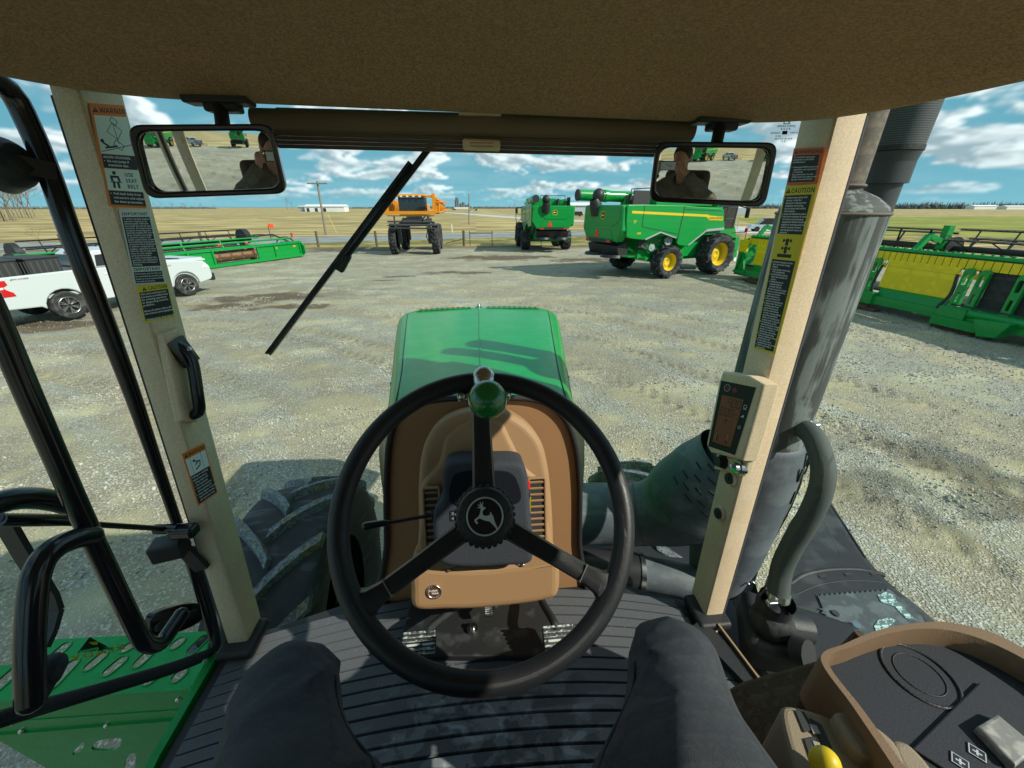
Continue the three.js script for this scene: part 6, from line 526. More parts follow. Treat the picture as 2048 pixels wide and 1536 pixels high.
  decal(body, 'side_badge', 0.42, 0.06, 0.9985, 1.34, 0.8, Math.PI / 2, (x, w, h) => { x.clearRect(0, 0, w, h); x.fillStyle = '#20242a'; x.font = `italic bold 52px ${F}`; x.fillText('Z71', 20, 52); x.fillStyle = '#a3242c'; x.fillRect(120, 24, 60, 16); x.fillStyle = '#20242a'; x.fillText('4X4', 180, 52, 70); }, 256, 64, true); decal(body, 'fender_badge', 0.3, 0.045, 0.9985, 1.2, -3.1, Math.PI / 2, (x, w, h) => { x.clearRect(0, 0, w, h); x.fillStyle = '#30353a'; x.font = `bold 50px ${F}`; x.fillText('SILVERADO', 0, 50, 256); }, 256, 64, true); return t; })();
{ const fw = V(0.364, 0, -0.93), lf = V(-0.93, 0, -0.364), base = V(-12.85, 0, -12.53); for (const [s, x, k] of [[-0.75, 0.28, 0], [0.1, 0.3, 1]]) { const p = base.clone().addScaledVector(fw, s).addScaledVector(lf, -x + 0.35); const t = thing('crate', k ? 'black ribbed plastic crate against the cab in the pickup bed' : 'black ribbed plastic crate near the tailgate of the pickup bed', 'crate', [p.x, 0.836, p.z], -0.373 + 0.08 * k, 'black crates in the pickup bed'); part('shell', [rbox(1.25, 0.86, 0.74, 0.03, 0, 0.43, 0)], dark, t); const rb = []; for (let i = 0; i < 9; i++) rb.push(rbox(0.05, 0.36, 0.77, 0.01, -0.54 + i * 0.135, 0.62, 0), rbox(0.05, 0.3, 0.77, 0.01, -0.54 + i * 0.135, 0.22, 0)); for (let i = 0; i < 5; i++) rb.push(rbox(1.28, 0.34, 0.05, 0.01, 0, 0.62, -0.28 + i * 0.14)); part('rib', rb, mat([0.06, 0.063, 0.066], 0.6), t); part('lid', rbox(1.3, 0.05, 0.79, 0.015, 0, 0.87, 0), mat([0.03, 0.032, 0.034], 0.6), t); } }

// draper head behind the pickup: back sheet with stiffeners, rusty drum in its opening, reel on top
function reel(t, L, R, axis, pitch, n = 6, name = 'reel', armM = C.green, phase = 0.3) { const g = grp(name, t, axis); mesh('reel_tube', rod(V(0, 0, 0), V(L, 0, 0), 0.085, 0.085, 16), C.black, g); for (let b = 0; b < n; b++) { const a = b / n * 2 * Math.PI + phase, c = Math.cos(a), s = Math.sin(a), l = [rod(V(0, R * s, R * c), V(L, R * s, R * c), 0.03, 0.03, 8)]; for (let x = 0.1; x < L; x += pitch) l.push(rod(V(x, R * s, R * c), V(x, R * s + (s > 0.3 ? 0.02 : -0.26), R * c + (s > 0.3 ? 0.27 : 0.06)), 0.013, 0.009, 4)); mesh('tine_bar', l, C.black, g); for (let x = L * 0.06; x < L; x += L / 7) mesh('bar_arm', bar(V(x, 0, 0), V(x + 0.12 * (b % 2 ? 1 : -1), R * s, R * c), 0.05, 0.012), C.black, g); } for (const x of [0, L]) mesh('end_disc', cyl(R * 0.62, R * 0.62, 0.05, x, 0, 0, 0, 0, Math.PI / 2, 20), C.black, g); return g; }
{ const A = onY(605.6, 513, 0), d = V(-0.41, 0, 0.912).normalize(), L = 12.8; const t = thing('draper_head', 'long green draper head with a rusty drum lying on the gravel behind the white pickup', 'harvester head', [A.x, 0, A.z], Math.atan2(-d.z, d.x), 'harvester heads in the yard'); t.scale.z = -1; // built with +z towards the viewer
  const bk = part('back_sheet', [box(3.1, 0.72, 0.05, 1.6, 0.52, -0.04), box(1.6, 0.72, 0.05, 6.6, 0.52, -0.04), box(5.4, 0.72, 0.05, 10.1, 0.52, -0.04)], C.green, t); mesh('top_beam', box(L, 0.14, 0.2, L / 2, 0.93, -0.05), C.green, bk); mesh('bottom_beam', box(L, 0.16, 0.22, L / 2, 0.12, -0.03), C.green, bk); for (const x of [0.1, 2.0, 3.2, 5.85, 7.1, 9, 10.9, 12.7]) mesh('stiffener', box(0.09, 0.92, 0.09, x, 0.5, 0.03), C.green, bk); for (const x of [0.5, 1.9]) mesh('reflector', box(0.2, 0.09, 0.01, x, 0.7, 0.0), mat([0.85, 0.25, 0.02], 0.4), bk); for (const x of [3.6, 5.2]) mesh('reflector', box(0.2, 0.07, 0.02, x, 1.15, -0.2), mat([0.8, 0.1, 0.05], 0.4), bk);
  part('end_sheet', [tf(extr([[0, 0.05], [0.3, 0.25], [0.3, 0.7], [0, 1.0], [-1.7, 0.9], [-2.1, 0.35], [-1.8, 0.05]], 0.06, 0.01).rotateY(-Math.PI / 2), 0, 0, 0)], C.green, t); part('drum', [rod(V(3.4, 0.5, -0.35), V(5.6, 0.5, -0.35), 0.27, 0.27, 20), rod(V(5.55, 0.5, -0.35), V(5.7, 0.5, -0.35), 0.3, 0.3, 20), rod(V(3.25, 0.5, -0.35), V(3.4, 0.5, -0.35), 0.34, 0.34, 20)], mat([1, 1, 1], 0.75, { map: blotch([0.36, 0.25, 0.17], [0.52, 0.40, 0.30], 8, 1.5) }), t); part('belt_deck', box(L, 0.08, 1.3, L / 2, 0.5, -0.9), dark, t); part('top_rail', [rod(V(0.3, 1.18, -0.3), V(L, 1.18, -0.3), 0.05), rod(V(2.6, 1.35, -0.4), V(L, 1.35, -0.4), 0.04), ...[3, 5, 7, 9, 11].map(x => rod(V(x, 0.95, -0.2), V(x, 1.38, -0.4), 0.03))], C.green, t);
  const rl = reel(t, 9.2, 0.55, V(3.1, 1.25, -1.2), 0.16, 6, 'reel', C.green, 0.52); part('reel_arm', [bar(V(0.6, 0.95, -0.2), V(1.4, 1.45, -0.6), 0.09, 0.09), bar(V(1.4, 1.45, -0.6), V(3.0, 1.35, -1.2), 0.09, 0.09), tube([V(0.2, 1.0, -0.3), V(0.5, 1.25, -0.5), V(1.0, 1.2, -0.6), V(1.4, 1.0, -0.4)], 0.035, 20, 6), tube([V(1.4, 1.35, -0.5), V(2.2, 1.5, -0.9), V(2.9, 1.3, -1.1)], 0.03, 20, 6)], C.black, t); part('reel_motor', [cyl(0.42, 0.42, 0.35, 2.9, 1.42, -1.2, 0, 0, Math.PI / 2, 24)], C.black, t); part('centre_hump', [sph(1, 9.6, 1.0, -0.7, 20, [0.9, 0.55, 0.5]), box(0.8, 0.3, 0.6, 12.3, 1.1, -0.8, 0, 0, 0.4)], C.green, t); part('drive_end', [cyl(0.42, 0.42, 0.2, 12.5, 1.35, -1.1, 0, 0, Math.PI / 2, 24), sph(0.22, 12.75, 1.2, -0.9, 10), box(0.6, 0.3, 0.3, 12.9, 1.1, -0.9, 0, 0, 0.5)], C.black, t); const fp = part('flag_pole', rod(V(1.4, 1.2, -0.8), V(1.4, 1.95, -0.8), 0.02), dark, t); mesh('flag', box(0.38, 0.22, 0.03, 1.2, 1.95, -0.8, 0, 0, 0.2), mat([0.8, 0.08, 0.02], 0.6), fp); part('marker_lamp', [rbox(0.1, 0.26, 0.08, 0.02, 0.05, 1.35, -0.5), rod(V(0.05, 1.0, -0.4), V(0.05, 1.3, -0.5), 0.015)], C.red, t); }
// draper head on blocks with yellow panels, its back along the yard edge
{ const E0 = V(12.0, 0, -16.6), ex = V(0.9, 0, 9.6).normalize(), L = 12.2; const t = thing('draper_head', 'green draper head with yellow back panels raised on wooden blocks beside the exhaust stack', 'harvester head', [E0.x, 0, E0.z], Math.atan2(-ex.z, ex.x), 'harvester heads in the yard'); const y2 = mat([1, 1, 1], 0.5, { map: blotch([0.90, 0.79, 0.05], [0.95, 0.84, 0.08], 6, 1.5) }); // local +x along s, local +z = away from the viewer is -z
  const g2 = C.green; const X = s => s;
  // local z: rotation maps local -z to the outward normal or back; 'near' is the sign that faces the tractor
  const nz = (() => { const m = new THREE.Matrix4().makeRotationY(Math.atan2(-ex.z, ex.x)), v = V(0, 0, 1).applyMatrix4(m); return v.x < 0 ? 1 : -1; })(); const Zf = z => z * nz;
  part('bottom_beam', [box(L, 0.24, 0.26, L / 2 - 0.5, 0.36, Zf(0)), rod(V(7.4, 0.5, Zf(0.06)), V(11.7, 0.5, Zf(0.06)), 0.13, 0.13, 16)], g2, t); part('top_tube', [rod(V(-0.4, 1.84, Zf(-0.1)), V(11.7, 1.84, Zf(-0.1)), 0.06, 0.06, 12), ...Array.from({ length: 60 }, (_, i) => box(0.05, 0.05, 0.05, -0.3 + i * 0.2, 1.905, Zf(-0.1)))], g2, t);
  const row = grp('deflector_row', t); for (let i = 0; i < 70; i++) { const s = -0.4 + i * 0.172; mesh('plate', extr([[0, 0], [0.155, 0], [0.155, 0.24], [0.0, 0.24], [0.0, 0.06]], 0.012, 0.004).translate(s, 1.54, nz > 0 ? 0.0 : -0.012), y2, row); } part('upper_backing', box(L, 0.26, 0.03, L / 2 - 0.5, 1.66, Zf(-0.05)), dark, t);
  const trap = (s0, s1) => [[s0, 0.75], [s1, 0.75], [s1, 1.56], [s0 + 0.03, 1.56]]; for (const [a, b] of [[5.5, 7.3], [2.6, 4.7], [0.2, 2.0]]) { const p = part('back_panel', extr(trap(a, b), 0.04, 0.015).translate(0, 0, Zf(0.02)), y2, t); mesh('panel_crease', box(b - a - 0.04, 0.008, 0.005, (a + b) / 2, 1.38, Zf(0.02) + (nz > 0 ? 0.0555 : -0.017)), mat([0.4, 0.33, 0.02], 0.6), p); part('lower_panel', [box(b - a, 0.36, 0.05, (a + b) / 2, 0.6, Zf(-0.05), nz * -0.25)], g2, t); }
  part('feed_belt', [box(2.6, 0.95, 0.04, 9.2, 1.08, Zf(-0.06))], mat([1, 1, 1], 0.7, { map: blotch([0.16, 0.16, 0.16], [0.22, 0.22, 0.22], 14, 2) }), t);
  for (const s of [-0.35, 2.3, 4.95, 5.25, 7.52, 7.84, 8.55, 10.4]) part('upright', [extr([[-0.09, 0.5], [0.09, 0.5], [0.1, 1.5], [0.04, 1.58], [-0.04, 1.58], [-0.1, 1.5]], 0.10, 0.01, [capsule2(0, 1.2, 0, 1.4, 0.045).reverse(), capsule2(0, 0.75, 0, 0.95, 0.03).reverse()]).translate(s, 0, nz > 0 ? 0.03 : -0.13)], g2, t);
  part('hose_bundle', [tube([V(7.2, 0.5, Zf(0.1)), V(7.35, 0.9, Zf(0.1)), V(7.3, 1.4, Zf(0.08))], 0.04, 20, 6), tube([V(5.4, 0.5, Zf(0.1)), V(5.36, 0.9, Zf(0.12)), V(5.42, 1.4, Zf(0.1))], 0.035, 20, 6), rod(V(7.5, 0.66, Zf(0.16)), V(11.5, 0.66, Zf(0.16)), 0.02)], dark, t); part('skid_foot', [tf(extr([[0, 0.45], [0.7, 0.5], [0.55, 0.12], [0.2, 0.06]], 0.3, 0.02), 8.2, 0, Zf(0.25) - 0.15), box(1.0, 0.22, 0.25, 7.8, 0.22, Zf(0.2))], g2, t); part('rear_gusset', [box(0.5, 0.35, 0.2, 5.3, 0.4, Zf(0.12)), box(0.6, 0.35, 0.2, 7.6, 0.4, Zf(0.12))], g2, t);
  const es = part('end_shield', [tf(extr([[-0.1, 0.2], [0.7, 0.05], [1.6, 0.25], [1.75, 0.6], [1.2, 1.6], [0.2, 1.75], [-0.1, 1.6]].map(p => [p[0], p[1]]), 0.25, 0.03).rotateY(nz > 0 ? Math.PI / 2 : -Math.PI / 2), nz > 0 ? -0.75 : -0.5, 0, 0)], g2, t); mesh('shield_trim', [box(0.5, 0.5, 0.06, -0.5, 1.45, Zf(0.12)), box(0.08, 0.12, 0.05, -0.5, 1.78, Zf(0.1))], y2, es); part('end_frame', [bar(V(-0.7, 0.3, Zf(0.15)), V(-0.45, 1.2, Zf(0.15)), 0.06, 0.06), bar(V(-0.1, 0.3, Zf(0.15)), V(-0.4, 1.2, Zf(0.15)), 0.06, 0.06), box(0.7, 0.1, 0.1, -0.4, 0.35, Zf(0.15))], g2, t);
  reel(t, 5.9, 0.52, V(-0.2, 1.9, Zf(-1.5)), 0.15, 6, 'reel', g2, 0.2); reel(t, 5.7, 0.52, V(5.95, 1.9, Zf(-1.5)), 0.15, 6, 'reel', g2, 0.5); for (const s of [-0.3, 5.83, 11.6]) part('reel_arm', [bar(V(s, 1.6, Zf(-0.1)), V(s, 2.25, Zf(-0.6)), 0.12, 0.14), bar(V(s, 2.25, Zf(-0.6)), V(s, 1.95, Zf(-1.5)), 0.12, 0.14), box(0.16, 0.65, 0.2, s, 2.2, Zf(-1.2))], C.green, t); part('deck', [box(L, 0.05, 1.4, L / 2 - 0.5, 0.62, Zf(-0.9)), box(L, 0.1, 0.12, L / 2 - 0.5, 0.5, Zf(-1.6))], dark, t); const fr = grp('front_deflector_row', t); for (let i = 0; i < 60; i++) mesh('plate', box(0.16, 0.16, 0.015, -0.3 + i * 0.2, 1.28, Zf(-0.9), 0.4 * nz), y2, fr);
  const wood = mat([1, 1, 1], 0.9, { map: blotch([0.30, 0.22, 0.16], [0.45, 0.33, 0.23], 10, 4) }); const M4 = new THREE.Matrix4().makeRotationY(Math.atan2(-ex.z, ex.x)); const place = (s, z) => V(s, 0, Zf(z)).applyMatrix4(M4).add(E0);
  for (const [s, lab] of [[5.3, 'weathered wooden block under the draper head by its yellow back panel'], [7.75, 'weathered wooden block under the draper head beside the skid foot'], [0.6, 'weathered wooden block under the far end of the yellow panelled draper head']]) { const p = place(s, 0.1), w = thing('wood_block', lab, 'wood block', [p.x, 0, p.z], Math.atan2(-ex.z, ex.x), 'blocks under the draper head'); part('plank', box(0.9, 0.1, 0.24, 0, 0.05, 0), wood, w); part('plank', box(0.5, 0.1, 0.2, -0.1, 0.152, 0, 0, 0.1), wood, w); }
  for (const [s, lab] of [[5.05, 'small white tag hanging by the first block'], [7.62, 'small white tag hanging by the skid foot']]) { const p = place(s, 0.26); } }
{ const p = onY(1462, 525, 0), t = thing('pallet', 'stack of pale boards on the gravel beside the combine drive wheel', 'boards', [p.x, 0, p.z - 1], 0.4); for (let i = 0; i < 5; i++) part('board', box(1.9, 0.09, 0.3, 0.05 * i, 0.05 + 0.095 * i, 0.06 * i, 0, 0.05 * i), i % 2 ? shedGrey : mat([0.3, 0.2, 0.14], 0.9), t); for (let i = 0; i < 3; i++) part('post_end', box(0.22, 0.6, 0.22, -0.6 + i * 0.5, 0.3, 0.5), i === 1 ? mat([0.35, 0.2, 0.12], 0.9) : shedWhite, t); }
// vehicles on the road
function farCar(label, u, v, turn, c, h = 1.5, l = 4.6, group, cat = 'car') { const b = onY(u, v, -0.09), t = thing('road_car', label, cat, [b.x, -0.09, b.z], turn, group); const m = pmat(c, 0.35, { clearcoat: 0.6 }); part('body', [sideExt([[-l / 2, 0.35], [-l / 2 - 0.02, 0.95], [l / 2 - 0.2, 0.9], [l / 2, 0.6], [l / 2, 0.35]], -0.9, 0.9, 0.06)], m, t); const cab = part('cabin', sideExt([[-l / 2 + 0.1, 0.9], [-l / 2 + 0.35, h], [l * 0.1, h], [l * 0.3, 0.9]], -0.82, 0.82, 0.06), C.darkGlass, t); mesh('roof', rbox(1.55, 0.06, l * 0.55, 0.02, 0, h, l * 0.12), m, cab); for (const [x, z] of [[-0.85, -l * 0.3], [0.85, -l * 0.3], [-0.85, l * 0.3], [0.85, l * 0.3]]) part('wheel', [cyl(0.34, 0.34, 0.22, x, 0.34, z, 0, 0, Math.PI / 2, 20), cyl(0.2, 0.2, 0.24, x, 0.34, z, 0, 0, Math.PI / 2, 12)], C.rubber, t); return t; }
farCar('pale silver sport utility car on the road past the corner post', 1532, 463, 1.2, [0.55, 0.62, 0.68], 1.75, 4.8);
farCar('dark pickup sized vehicle before the pale blue farm building', 1150, 433, 1.4, [0.02, 0.02, 0.025], 1.7, 5.6);
farCar('tiny white car on the highway near the slim pole', 942, 424.5, 0.2, [0.7, 0.7, 0.7], 1.5, 4.6); farCar('tiny dark car on the highway by the horizon', 952, 421.5, 0.2, [0.03, 0.03, 0.03], 1.6, 5); farCar('tiny grey car among others parked by the far grain elevator', 908, 420.5, 1.0, [0.2, 0.2, 0.22], 1.6, 5);
// machines standing behind the tractor, seen only in its mirrors
dup(sprayer, [-24, 0, 30], 0.9, 'orange sprayer parked behind the tractor, seen in the cab mirror near the rusty drum side', 'orange sprayers'); dup(sprayer, [-31, 0, 26], 0.9, 'orange sprayer parked farthest out behind the tractor, seen in the cab mirror', 'orange sprayers');
dup(combineProto, [-9, 0, 40], 0.3, 'green combine standing far behind the tractor with its tail away, seen in the cab mirror', 'combines parked by the fence'); dup(combineProto, [7, 0, 41], 3.4, 'green combine behind the tractor next to the mirrored white pickup', 'combines parked by the fence'); dup(pickup, [-2.5, 0, 41], 2.6, 'white pickup standing far behind the tractor between two green combines', 'pickups in the yard');

// ------------------------------------------------------------ the driver, seated, holding a phone at the eye
function sdfMesh(f, lo, hi, c) { // naive surface nets
  const n = [0, 1, 2].map(k => Math.ceil((hi[k] - lo[k]) / c) + 1), [nx, ny, nz] = n, v = new Float32Array(nx * ny * nz), id = (i, j, k) => (k * ny + j) * nx + i; for (let k = 0; k < nz; k++) for (let j = 0; j < ny; j++) for (let i = 0; i < nx; i++) v[id(i, j, k)] = f(lo[0] + i * c, lo[1] + j * c, lo[2] + k * c);
  const at = new Int32Array(nx * ny * nz).fill(-1), pos = [], idx = []; for (let k = 0; k < nz - 1; k++) for (let j = 0; j < ny - 1; j++) for (let i = 0; i < nx - 1; i++) { let m = 0, x = 0, y = 0, z = 0; const e = (a, b, da, db) => { const p = v[a], q = v[b]; if ((p < 0) !== (q < 0)) { const t = p / (p - q); x += da[0] + (db[0] - da[0]) * t; y += da[1] + (db[1] - da[1]) * t; z += da[2] + (db[2] - da[2]) * t; m++; } }; const P = (a, b, d) => id(i + a, j + b, k + d);
    for (const [a, b] of [[0, 0], [0, 1], [1, 0], [1, 1]]) { e(P(0, a, b), P(1, a, b), [0, a, b], [1, a, b]); e(P(a, 0, b), P(a, 1, b), [a, 0, b], [a, 1, b]); e(P(a, b, 0), P(a, b, 1), [a, b, 0], [a, b, 1]); } if (m) { at[id(i, j, k)] = pos.length / 3; pos.push(lo[0] + (i + x / m) * c, lo[1] + (j + y / m) * c, lo[2] + (k + z / m) * c); } }
  const quad = (a, b, d, e, fl) => { if (a < 0 || b < 0 || d < 0 || e < 0) return; fl ? idx.push(a, b, d, a, d, e) : idx.push(a, d, b, a, e, d); }; for (let k = 1; k < nz - 1; k++) for (let j = 1; j < ny - 1; j++) for (let i = 1; i < nx - 1; i++) { const s = v[id(i, j, k)] < 0; if (s !== v[id(i + 1, j, k)] < 0) quad(at[id(i, j - 1, k - 1)], at[id(i, j, k - 1)], at[id(i, j, k)], at[id(i, j - 1, k)], s); if (s !== v[id(i, j + 1, k)] < 0) quad(at[id(i - 1, j, k - 1)], at[id(i - 1, j, k)], at[id(i, j, k)], at[id(i, j, k - 1)], s); if (s !== v[id(i, j, k + 1)] < 0) quad(at[id(i - 1, j - 1, k)], at[id(i, j - 1, k)], at[id(i, j, k)], at[id(i - 1, j, k)], s); }
  const g = new THREE.BufferGeometry(); g.setAttribute('position', new THREE.Float32BufferAttribute(pos, 3)); g.setIndex(idx); g.computeVertexNormals(); return g; }
const smin = (a, b, k) => { const h = Math.max(k - Math.abs(a - b), 0) / k; return Math.min(a, b) - h * h * k * 0.25; };
const cap = (a, b, r0, r1) => { const bx = b[0] - a[0], by = b[1] - a[1], bz = b[2] - a[2], l = bx * bx + by * by + bz * bz; return (x, y, z) => { const px = x - a[0], py = y - a[1], pz = z - a[2], t = cl((px * bx + py * by + pz * bz) / l); return Math.hypot(px - bx * t, py - by * t, pz - bz * t) - (r0 + (r1 - r0) * t); }; };
const ell = (c, r) => (x, y, z) => { const a = Math.hypot((x - c[0]) / r[0], (y - c[1]) / r[1], (z - c[2]) / r[2]); return (a - 1) * Math.min(...r); };
const uni = (l, k) => (x, y, z) => { let d = l[0](x, y, z); for (let i = 1; i < l.length; i++) d = smin(d, l[i](x, y, z), k); return d; };
{ const skinM = mat([0.42, 0.22, 0.14], 0.55), t = thing('person', 'person in an olive hoodie and charcoal trousers on the tractor seat, holding up a phone', 'person', [0, FL, 0.2]); const oy = -FL, oz = -0.2; const put = g => g.translate(0, oy, oz);
  const sh = s => [s * 0.185, 2.74, 0.27], el = s => [s * 0.335, 2.70, 0.07], wr = s => [s * 0.15 - 0.02, 2.91, 0.045], hip = s => [s * 0.10, 2.40, 0.20], kn = s => s < 0 ? [-0.318, 2.312, -0.372] : [0.296, 2.318, -0.350], an = s => s < 0 ? [-0.335, FL + 0.09, -0.20] : [0.325, FL + 0.09, -0.17];
  // skin: head, neck, torso, arms, hands with fingers
  const bodyF = uni([ell([0, 2.62, 0.27], [0.14, 0.2, 0.09]), ell([0, 2.42, 0.22], [0.15, 0.1, 0.11]), cap([0, 2.75, 0.27], [0, 2.90, 0.24], 0.052, 0.052), ...[-1, 1].flatMap(s => [cap(sh(s), el(s), 0.045, 0.038), cap(el(s), wr(s), 0.036, 0.026), cap(hip(s), kn(s), 0.072, 0.05), cap(kn(s), an(s), 0.05, 0.038), cap(an(s), [an(s)[0], FL + 0.05, an(s)[2] - 0.12], 0.035, 0.03)])], 0.04);
  const headF = uni([ell([0, 3.045, 0.20], [0.074, 0.092, 0.092]), ell([0, 2.985, 0.165], [0.052, 0.062, 0.062]), cap([0, 3.03, 0.112], [0, 2.998, 0.096], 0.009, 0.014), cap([-0.02, 2.965, 0.113], [0.02, 2.965, 0.113], 0.008, 0.008), ell([0.077, 3.02, 0.21], [0.012, 0.032, 0.02]), ell([-0.077, 3.02, 0.21], [0.012, 0.032, 0.02]), cap([0, 2.90, 0.235], [0, 2.98, 0.21], 0.055, 0.052)], 0.02);
  const hand = s => { const w = wr(s), ph = s > 0 ? 0.035 : -0.125, e = [ph + s * 0.028, 2.965, 0.045], f = []; f.push(cap(w, e, 0.025, 0.027), ell([ph + s * 0.03, 2.965, 0.045], [0.03, 0.042, 0.018])); [[0.032, 0.052, 0.030], [0.012, 0.06, 0.012], [-0.008, 0.06, 0.006], [-0.026, 0.05, 0.0]].forEach(([dy, len, up]) => { const a = [ph + s * 0.022, 2.965 + dy, 0.035], b = [ph + s * 0.006, 2.968 + dy + up * 0.3, 0.024], c = [ph - s * (len - 0.03) * 0.7, 2.968 + dy + up * 0.4, 0.0265]; f.push(cap(a, b, 0.0095, 0.009), cap(b, c, 0.009, 0.0078)); }); f.push(cap([ph + s * 0.03, 2.945, 0.055], [ph + s * 0.006, 2.955, 0.062], 0.011, 0.0095), cap([ph + s * 0.006, 2.955, 0.062], [ph - s * 0.018, 2.968, 0.060], 0.0095, 0.008)); return uni(f, 0.008); };
  mesh('body', [put(sdfMesh(bodyF, [-0.42, FL, -0.55], [0.42, 2.98, 0.42], 0.016)), put(sdfMesh(headF, [-0.1, 2.86, 0.06], [0.1, 3.16, 0.32], 0.006)), ...[-1, 1].map(s => put(sdfMesh(hand(s), s > 0 ? [-0.03, 2.87, -0.01] : [-0.22, 2.87, -0.01], s > 0 ? [0.19, 3.04, 0.10] : [0.0, 3.04, 0.10], 0.0045)))], skinM, t);
  const hairF = (x, y, z) => { const d = ell([0, 3.055, 0.205], [0.083, 0.098, 0.100])(x, y, z) + 0.003 * (vn(x * 220, y * 60 + z * 200) - 0.5); return Math.max(d, 0.105 - z + (3.095 - y) * 0.9 > 0 ? Math.max(d, (3.095 - y) * 0.55 + (0.15 - z) * 0.8) : d); }; mesh('hair', put(sdfMesh(hairF, [-0.1, 2.94, 0.06], [0.1, 3.17, 0.33], 0.007)), mat([0.025, 0.017, 0.012], 0.7), t);
  const olive = mat([1, 1, 1], 0.95, { map: blotch([0.40, 0.37, 0.30], [0.45, 0.42, 0.345], 14, 4), bumpMap: felt, bumpScale: 0.0015 }); const fold = (x, y, z) => 0.006 * Math.sin(22 * y + 30 * Math.abs(x) + 8 * vn(x * 14, y * 14 + z * 9)) * sst(2.9, 2.7, y);
  const hoodA = uni([ell([0, 2.62, 0.265], [0.185, 0.24, 0.125]), ell([0, 2.44, 0.24], [0.185, 0.10, 0.135]), cap([-0.15, 2.76, 0.27], [0.15, 2.76, 0.27], 0.085, 0.085), ...[-1, 1].flatMap(s => [cap(sh(s), el(s), 0.075, 0.062), cap(el(s), wr(s), 0.06, 0.042)])], 0.05), hoodF = (x, y, z) => { let d = hoodA(x, y, z) + fold(x, y, z); d = smin(d, ell([0, 2.84, 0.30], [0.125, 0.055, 0.085])(x, y, z), 0.03); d = Math.max(d, -cap([0, 2.80, 0.235], [0, 3.0, 0.20], 0.056, 0.075)(x, y, z)); for (const s of [-1, 1]) { const w = wr(s); d = Math.max(d, -(Math.hypot(x - w[0] + s * 0.018, y - w[1] - 0.022, z - w[2]) - 0.05)); } return d; }; const hd = mesh('hoodie', put(sdfMesh(hoodF, [-0.46, 2.30, -0.04], [0.46, 2.98, 0.44], 0.0105)), olive, t);
  { const g = new THREE.PlaneGeometry(0.24, 0.07, 24, 6), p = g.attributes.position; for (let i = 0; i < p.count; i++) { const x = p.getX(i), y = p.getY(i) + 2.64; let z = 0.02; for (let k = 0; k < 60; k++) { const d = hoodF(x, y, z); if (d < 0.0015) break; z += Math.max(d * 0.8, 0.0004); } p.setXYZ(i, x, y + oy, z - 0.002 + oz); } g.rotateY(0); const uv = g.attributes.uv; for (let i = 0; i < uv.count; i++) uv.setX(i, 1 - uv.getX(i)); g.computeVertexNormals(); const m = new THREE.Mesh(g, new THREE.MeshStandardMaterial({ map: canvas(256, 80, (x, w, h) => { x.clearRect(0, 0, w, h); x.fillStyle = '#14150f'; x.font = `bold 64px ${F}`; x.fillText('KoCYN', 4, 62, 248); }), transparent: true, alphaTest: 0.4, roughness: 0.9 })); m.name = 'chest_print'; hd.add(m); }
  const dn = (x, y, z) => { const s = Math.sign(x), k = kn(s), dk = Math.hypot(x - k[0], y - k[1], z - k[2]); return 0.006 * (fbm(x * 7 + y * 9, z * 5 + y * 5 + 3, 2) - 0.5) * 2 - 0.007 * Math.pow(1 - Math.abs(2 * vn(x * 7 + z * 5 + 11, y * 9 - z * 6 + s * 4) - 1), 5) - 0.0035 * Math.pow(1 - Math.abs(2 * vn(x * 16 - z * 4 + 3, y * 12 + z * 13) - 1), 4) + 0.0020 * Math.sin(11 * Math.atan2(z - k[2] + 0.02, (x - k[0]) * s + 0.07) + 4 * vn(x * 9, z * 9 + y * 6)) * sst(0.20, 0.05, dk) * sst(-0.02, 0.05, (k[0] - x) * s + 0.03) + 0.0045 * Math.sin(46 * (z + 0.6 * s * x) + 5 * vn(x * 12, z * 12)) * sst(-0.2, 0.1, z); };
  const trA = uni([ell([0, 2.42, 0.22], [0.19, 0.115, 0.15]), ...[-1, 1].flatMap(s => { const h = hip(s), k = kn(s), a = an(s); const m = h.map((q, i) => mix(q, k[i], 0.62)); return [cap(h, m, 0.14, 0.120), cap(m, k, 0.116, 0.060), cap(k, a, 0.058, 0.056)]; })], 0.045), trF = (x, y, z) => Math.max(trA(x, y, z) + dn(x, y, z), FL + 0.075 - y);
  const cloth = mat([1, 1, 1], 0.82, { map: blotch([0.20, 0.212, 0.24], [0.225, 0.237, 0.265], 40, 5), bumpMap: gray(256, (u, v) => 0.5 + 0.25 * Math.sin(u * 402) * Math.sin(v * 402) + 0.25 * vn(u * 128, v * 128, 128, 128), 10), bumpScale: 0.0008 }); mesh('trousers', put(sdfMesh(trF, [-0.42, FL + 0.03, -0.50], [0.42, 2.60, 0.42], 0.0085)), cloth, t);
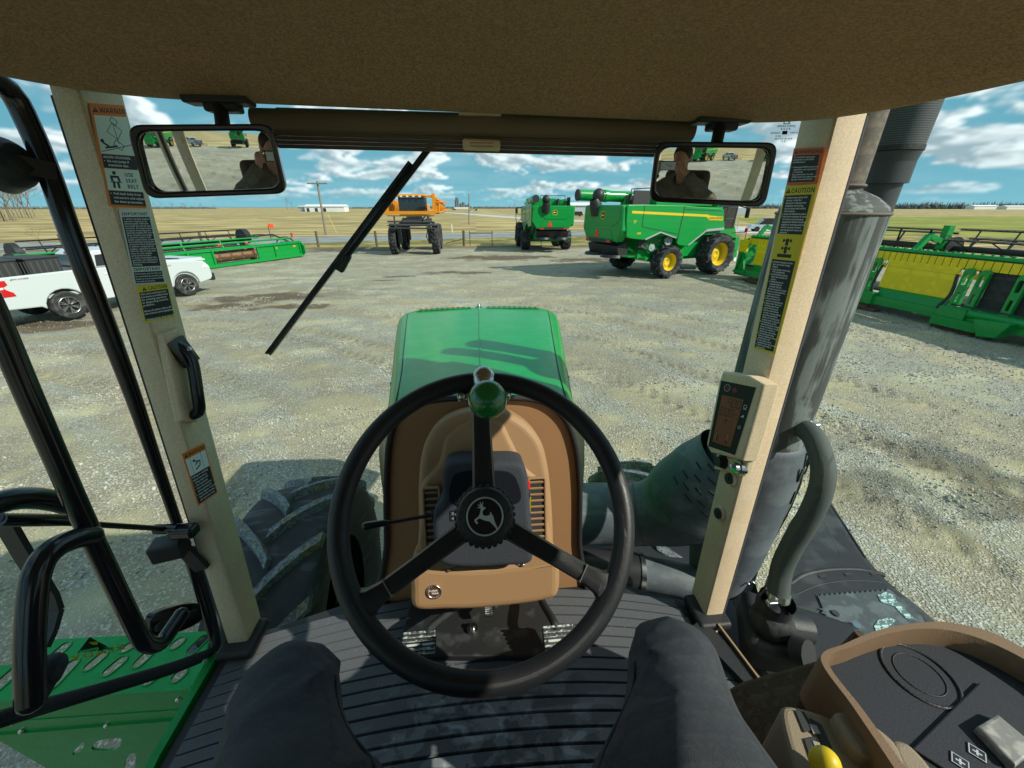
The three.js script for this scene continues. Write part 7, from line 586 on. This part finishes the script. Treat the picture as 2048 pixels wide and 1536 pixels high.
  const seam = s => { const l = []; for (let i = 0; i <= 14; i++) { const q = i / 14, h = hip(s), k = kn(s); const a = [mix(h[0], k[0], q) - s * 0.0, mix(h[1], k[1], q), mix(h[2], k[2], q)]; const dir = V(-s * 0.92, 0.38, 0).normalize(); let d = 0.04; for (let n = 0; n < 40; n++) { const f = trF(a[0] + dir.x * d, a[1] + dir.y * d, a[2]); if (f > -0.0008) break; d += Math.max(-f * 0.7, 0.0006); } l.push(V(a[0] + dir.x * d, a[1] + dir.y * d + oy, a[2] + oz)); } return tube(l, 0.0022, 60, 6); }; for (const s of [-1, 1]) mesh('trouser_seam', seam(s), mat([0.02, 0.021, 0.025], 0.9), t);
  for (const s of [-1, 1]) { const a = an(s); mesh('boot', [rbox(0.10, 0.09, 0.28, 0.04, a[0], FL + 0.048 + oy, a[2] - 0.07 + oz), cyl(0.055, 0.05, 0.12, a[0], FL + 0.12 + oy, a[2] + 0.03 + oz)], mat([0.07, 0.045, 0.025], 0.7), t); }
  { const w = wr(1), e = el(1), d = V(e[0] - w[0], e[1] - w[1], e[2] - w[2]).normalize(), p = V(w[0], w[1], w[2]).addScaledVector(d, 0.012), q = new THREE.Quaternion().setFromUnitVectors(V(0, 0, 1), d); mesh('wrist_band', put(tor(0.031, 0.007, 0, 0, 0, 30, 8).scale(1, 1, 2).applyQuaternion(q).translate(p.x, p.y, p.z)), C.black, t); }
  // phone in landscape, its lens where the picture was taken from
  const ph = thing('phone', 'white backed phone in a dark case held up by the driver', 'phone', [0, 0, 0]); ph.position.set(-0.045, H - 0.022, 0.018); ph.rotation.set(-0.10, -YAW, 0, 'YXZ'); part('case', [rbox(0.152, 0.076, 0.008, 0.0035, 0, 0, 0.002)], C.black, ph); part('screen', [box(0.142, 0.066, 0.001, 0, 0, 0.0068)], C.darkGlass, ph); decal(ph, 'back', 0.138, 0.062, 0, 0, -0.0026, Math.PI, (x, w, h) => { x.fillStyle = '#c9ccce'; x.fillRect(0, 0, w, h); x.fillStyle = '#33363a'; x.fillRect(60, 44, 50, 5); x.fillRect(60, 66, 70, 9); x.fillRect(120, 42, 8, 8); x.beginPath(); x.arc(150, 46, 10, 0, 7); x.fill(); }); }

renderer.render(scene, camera);
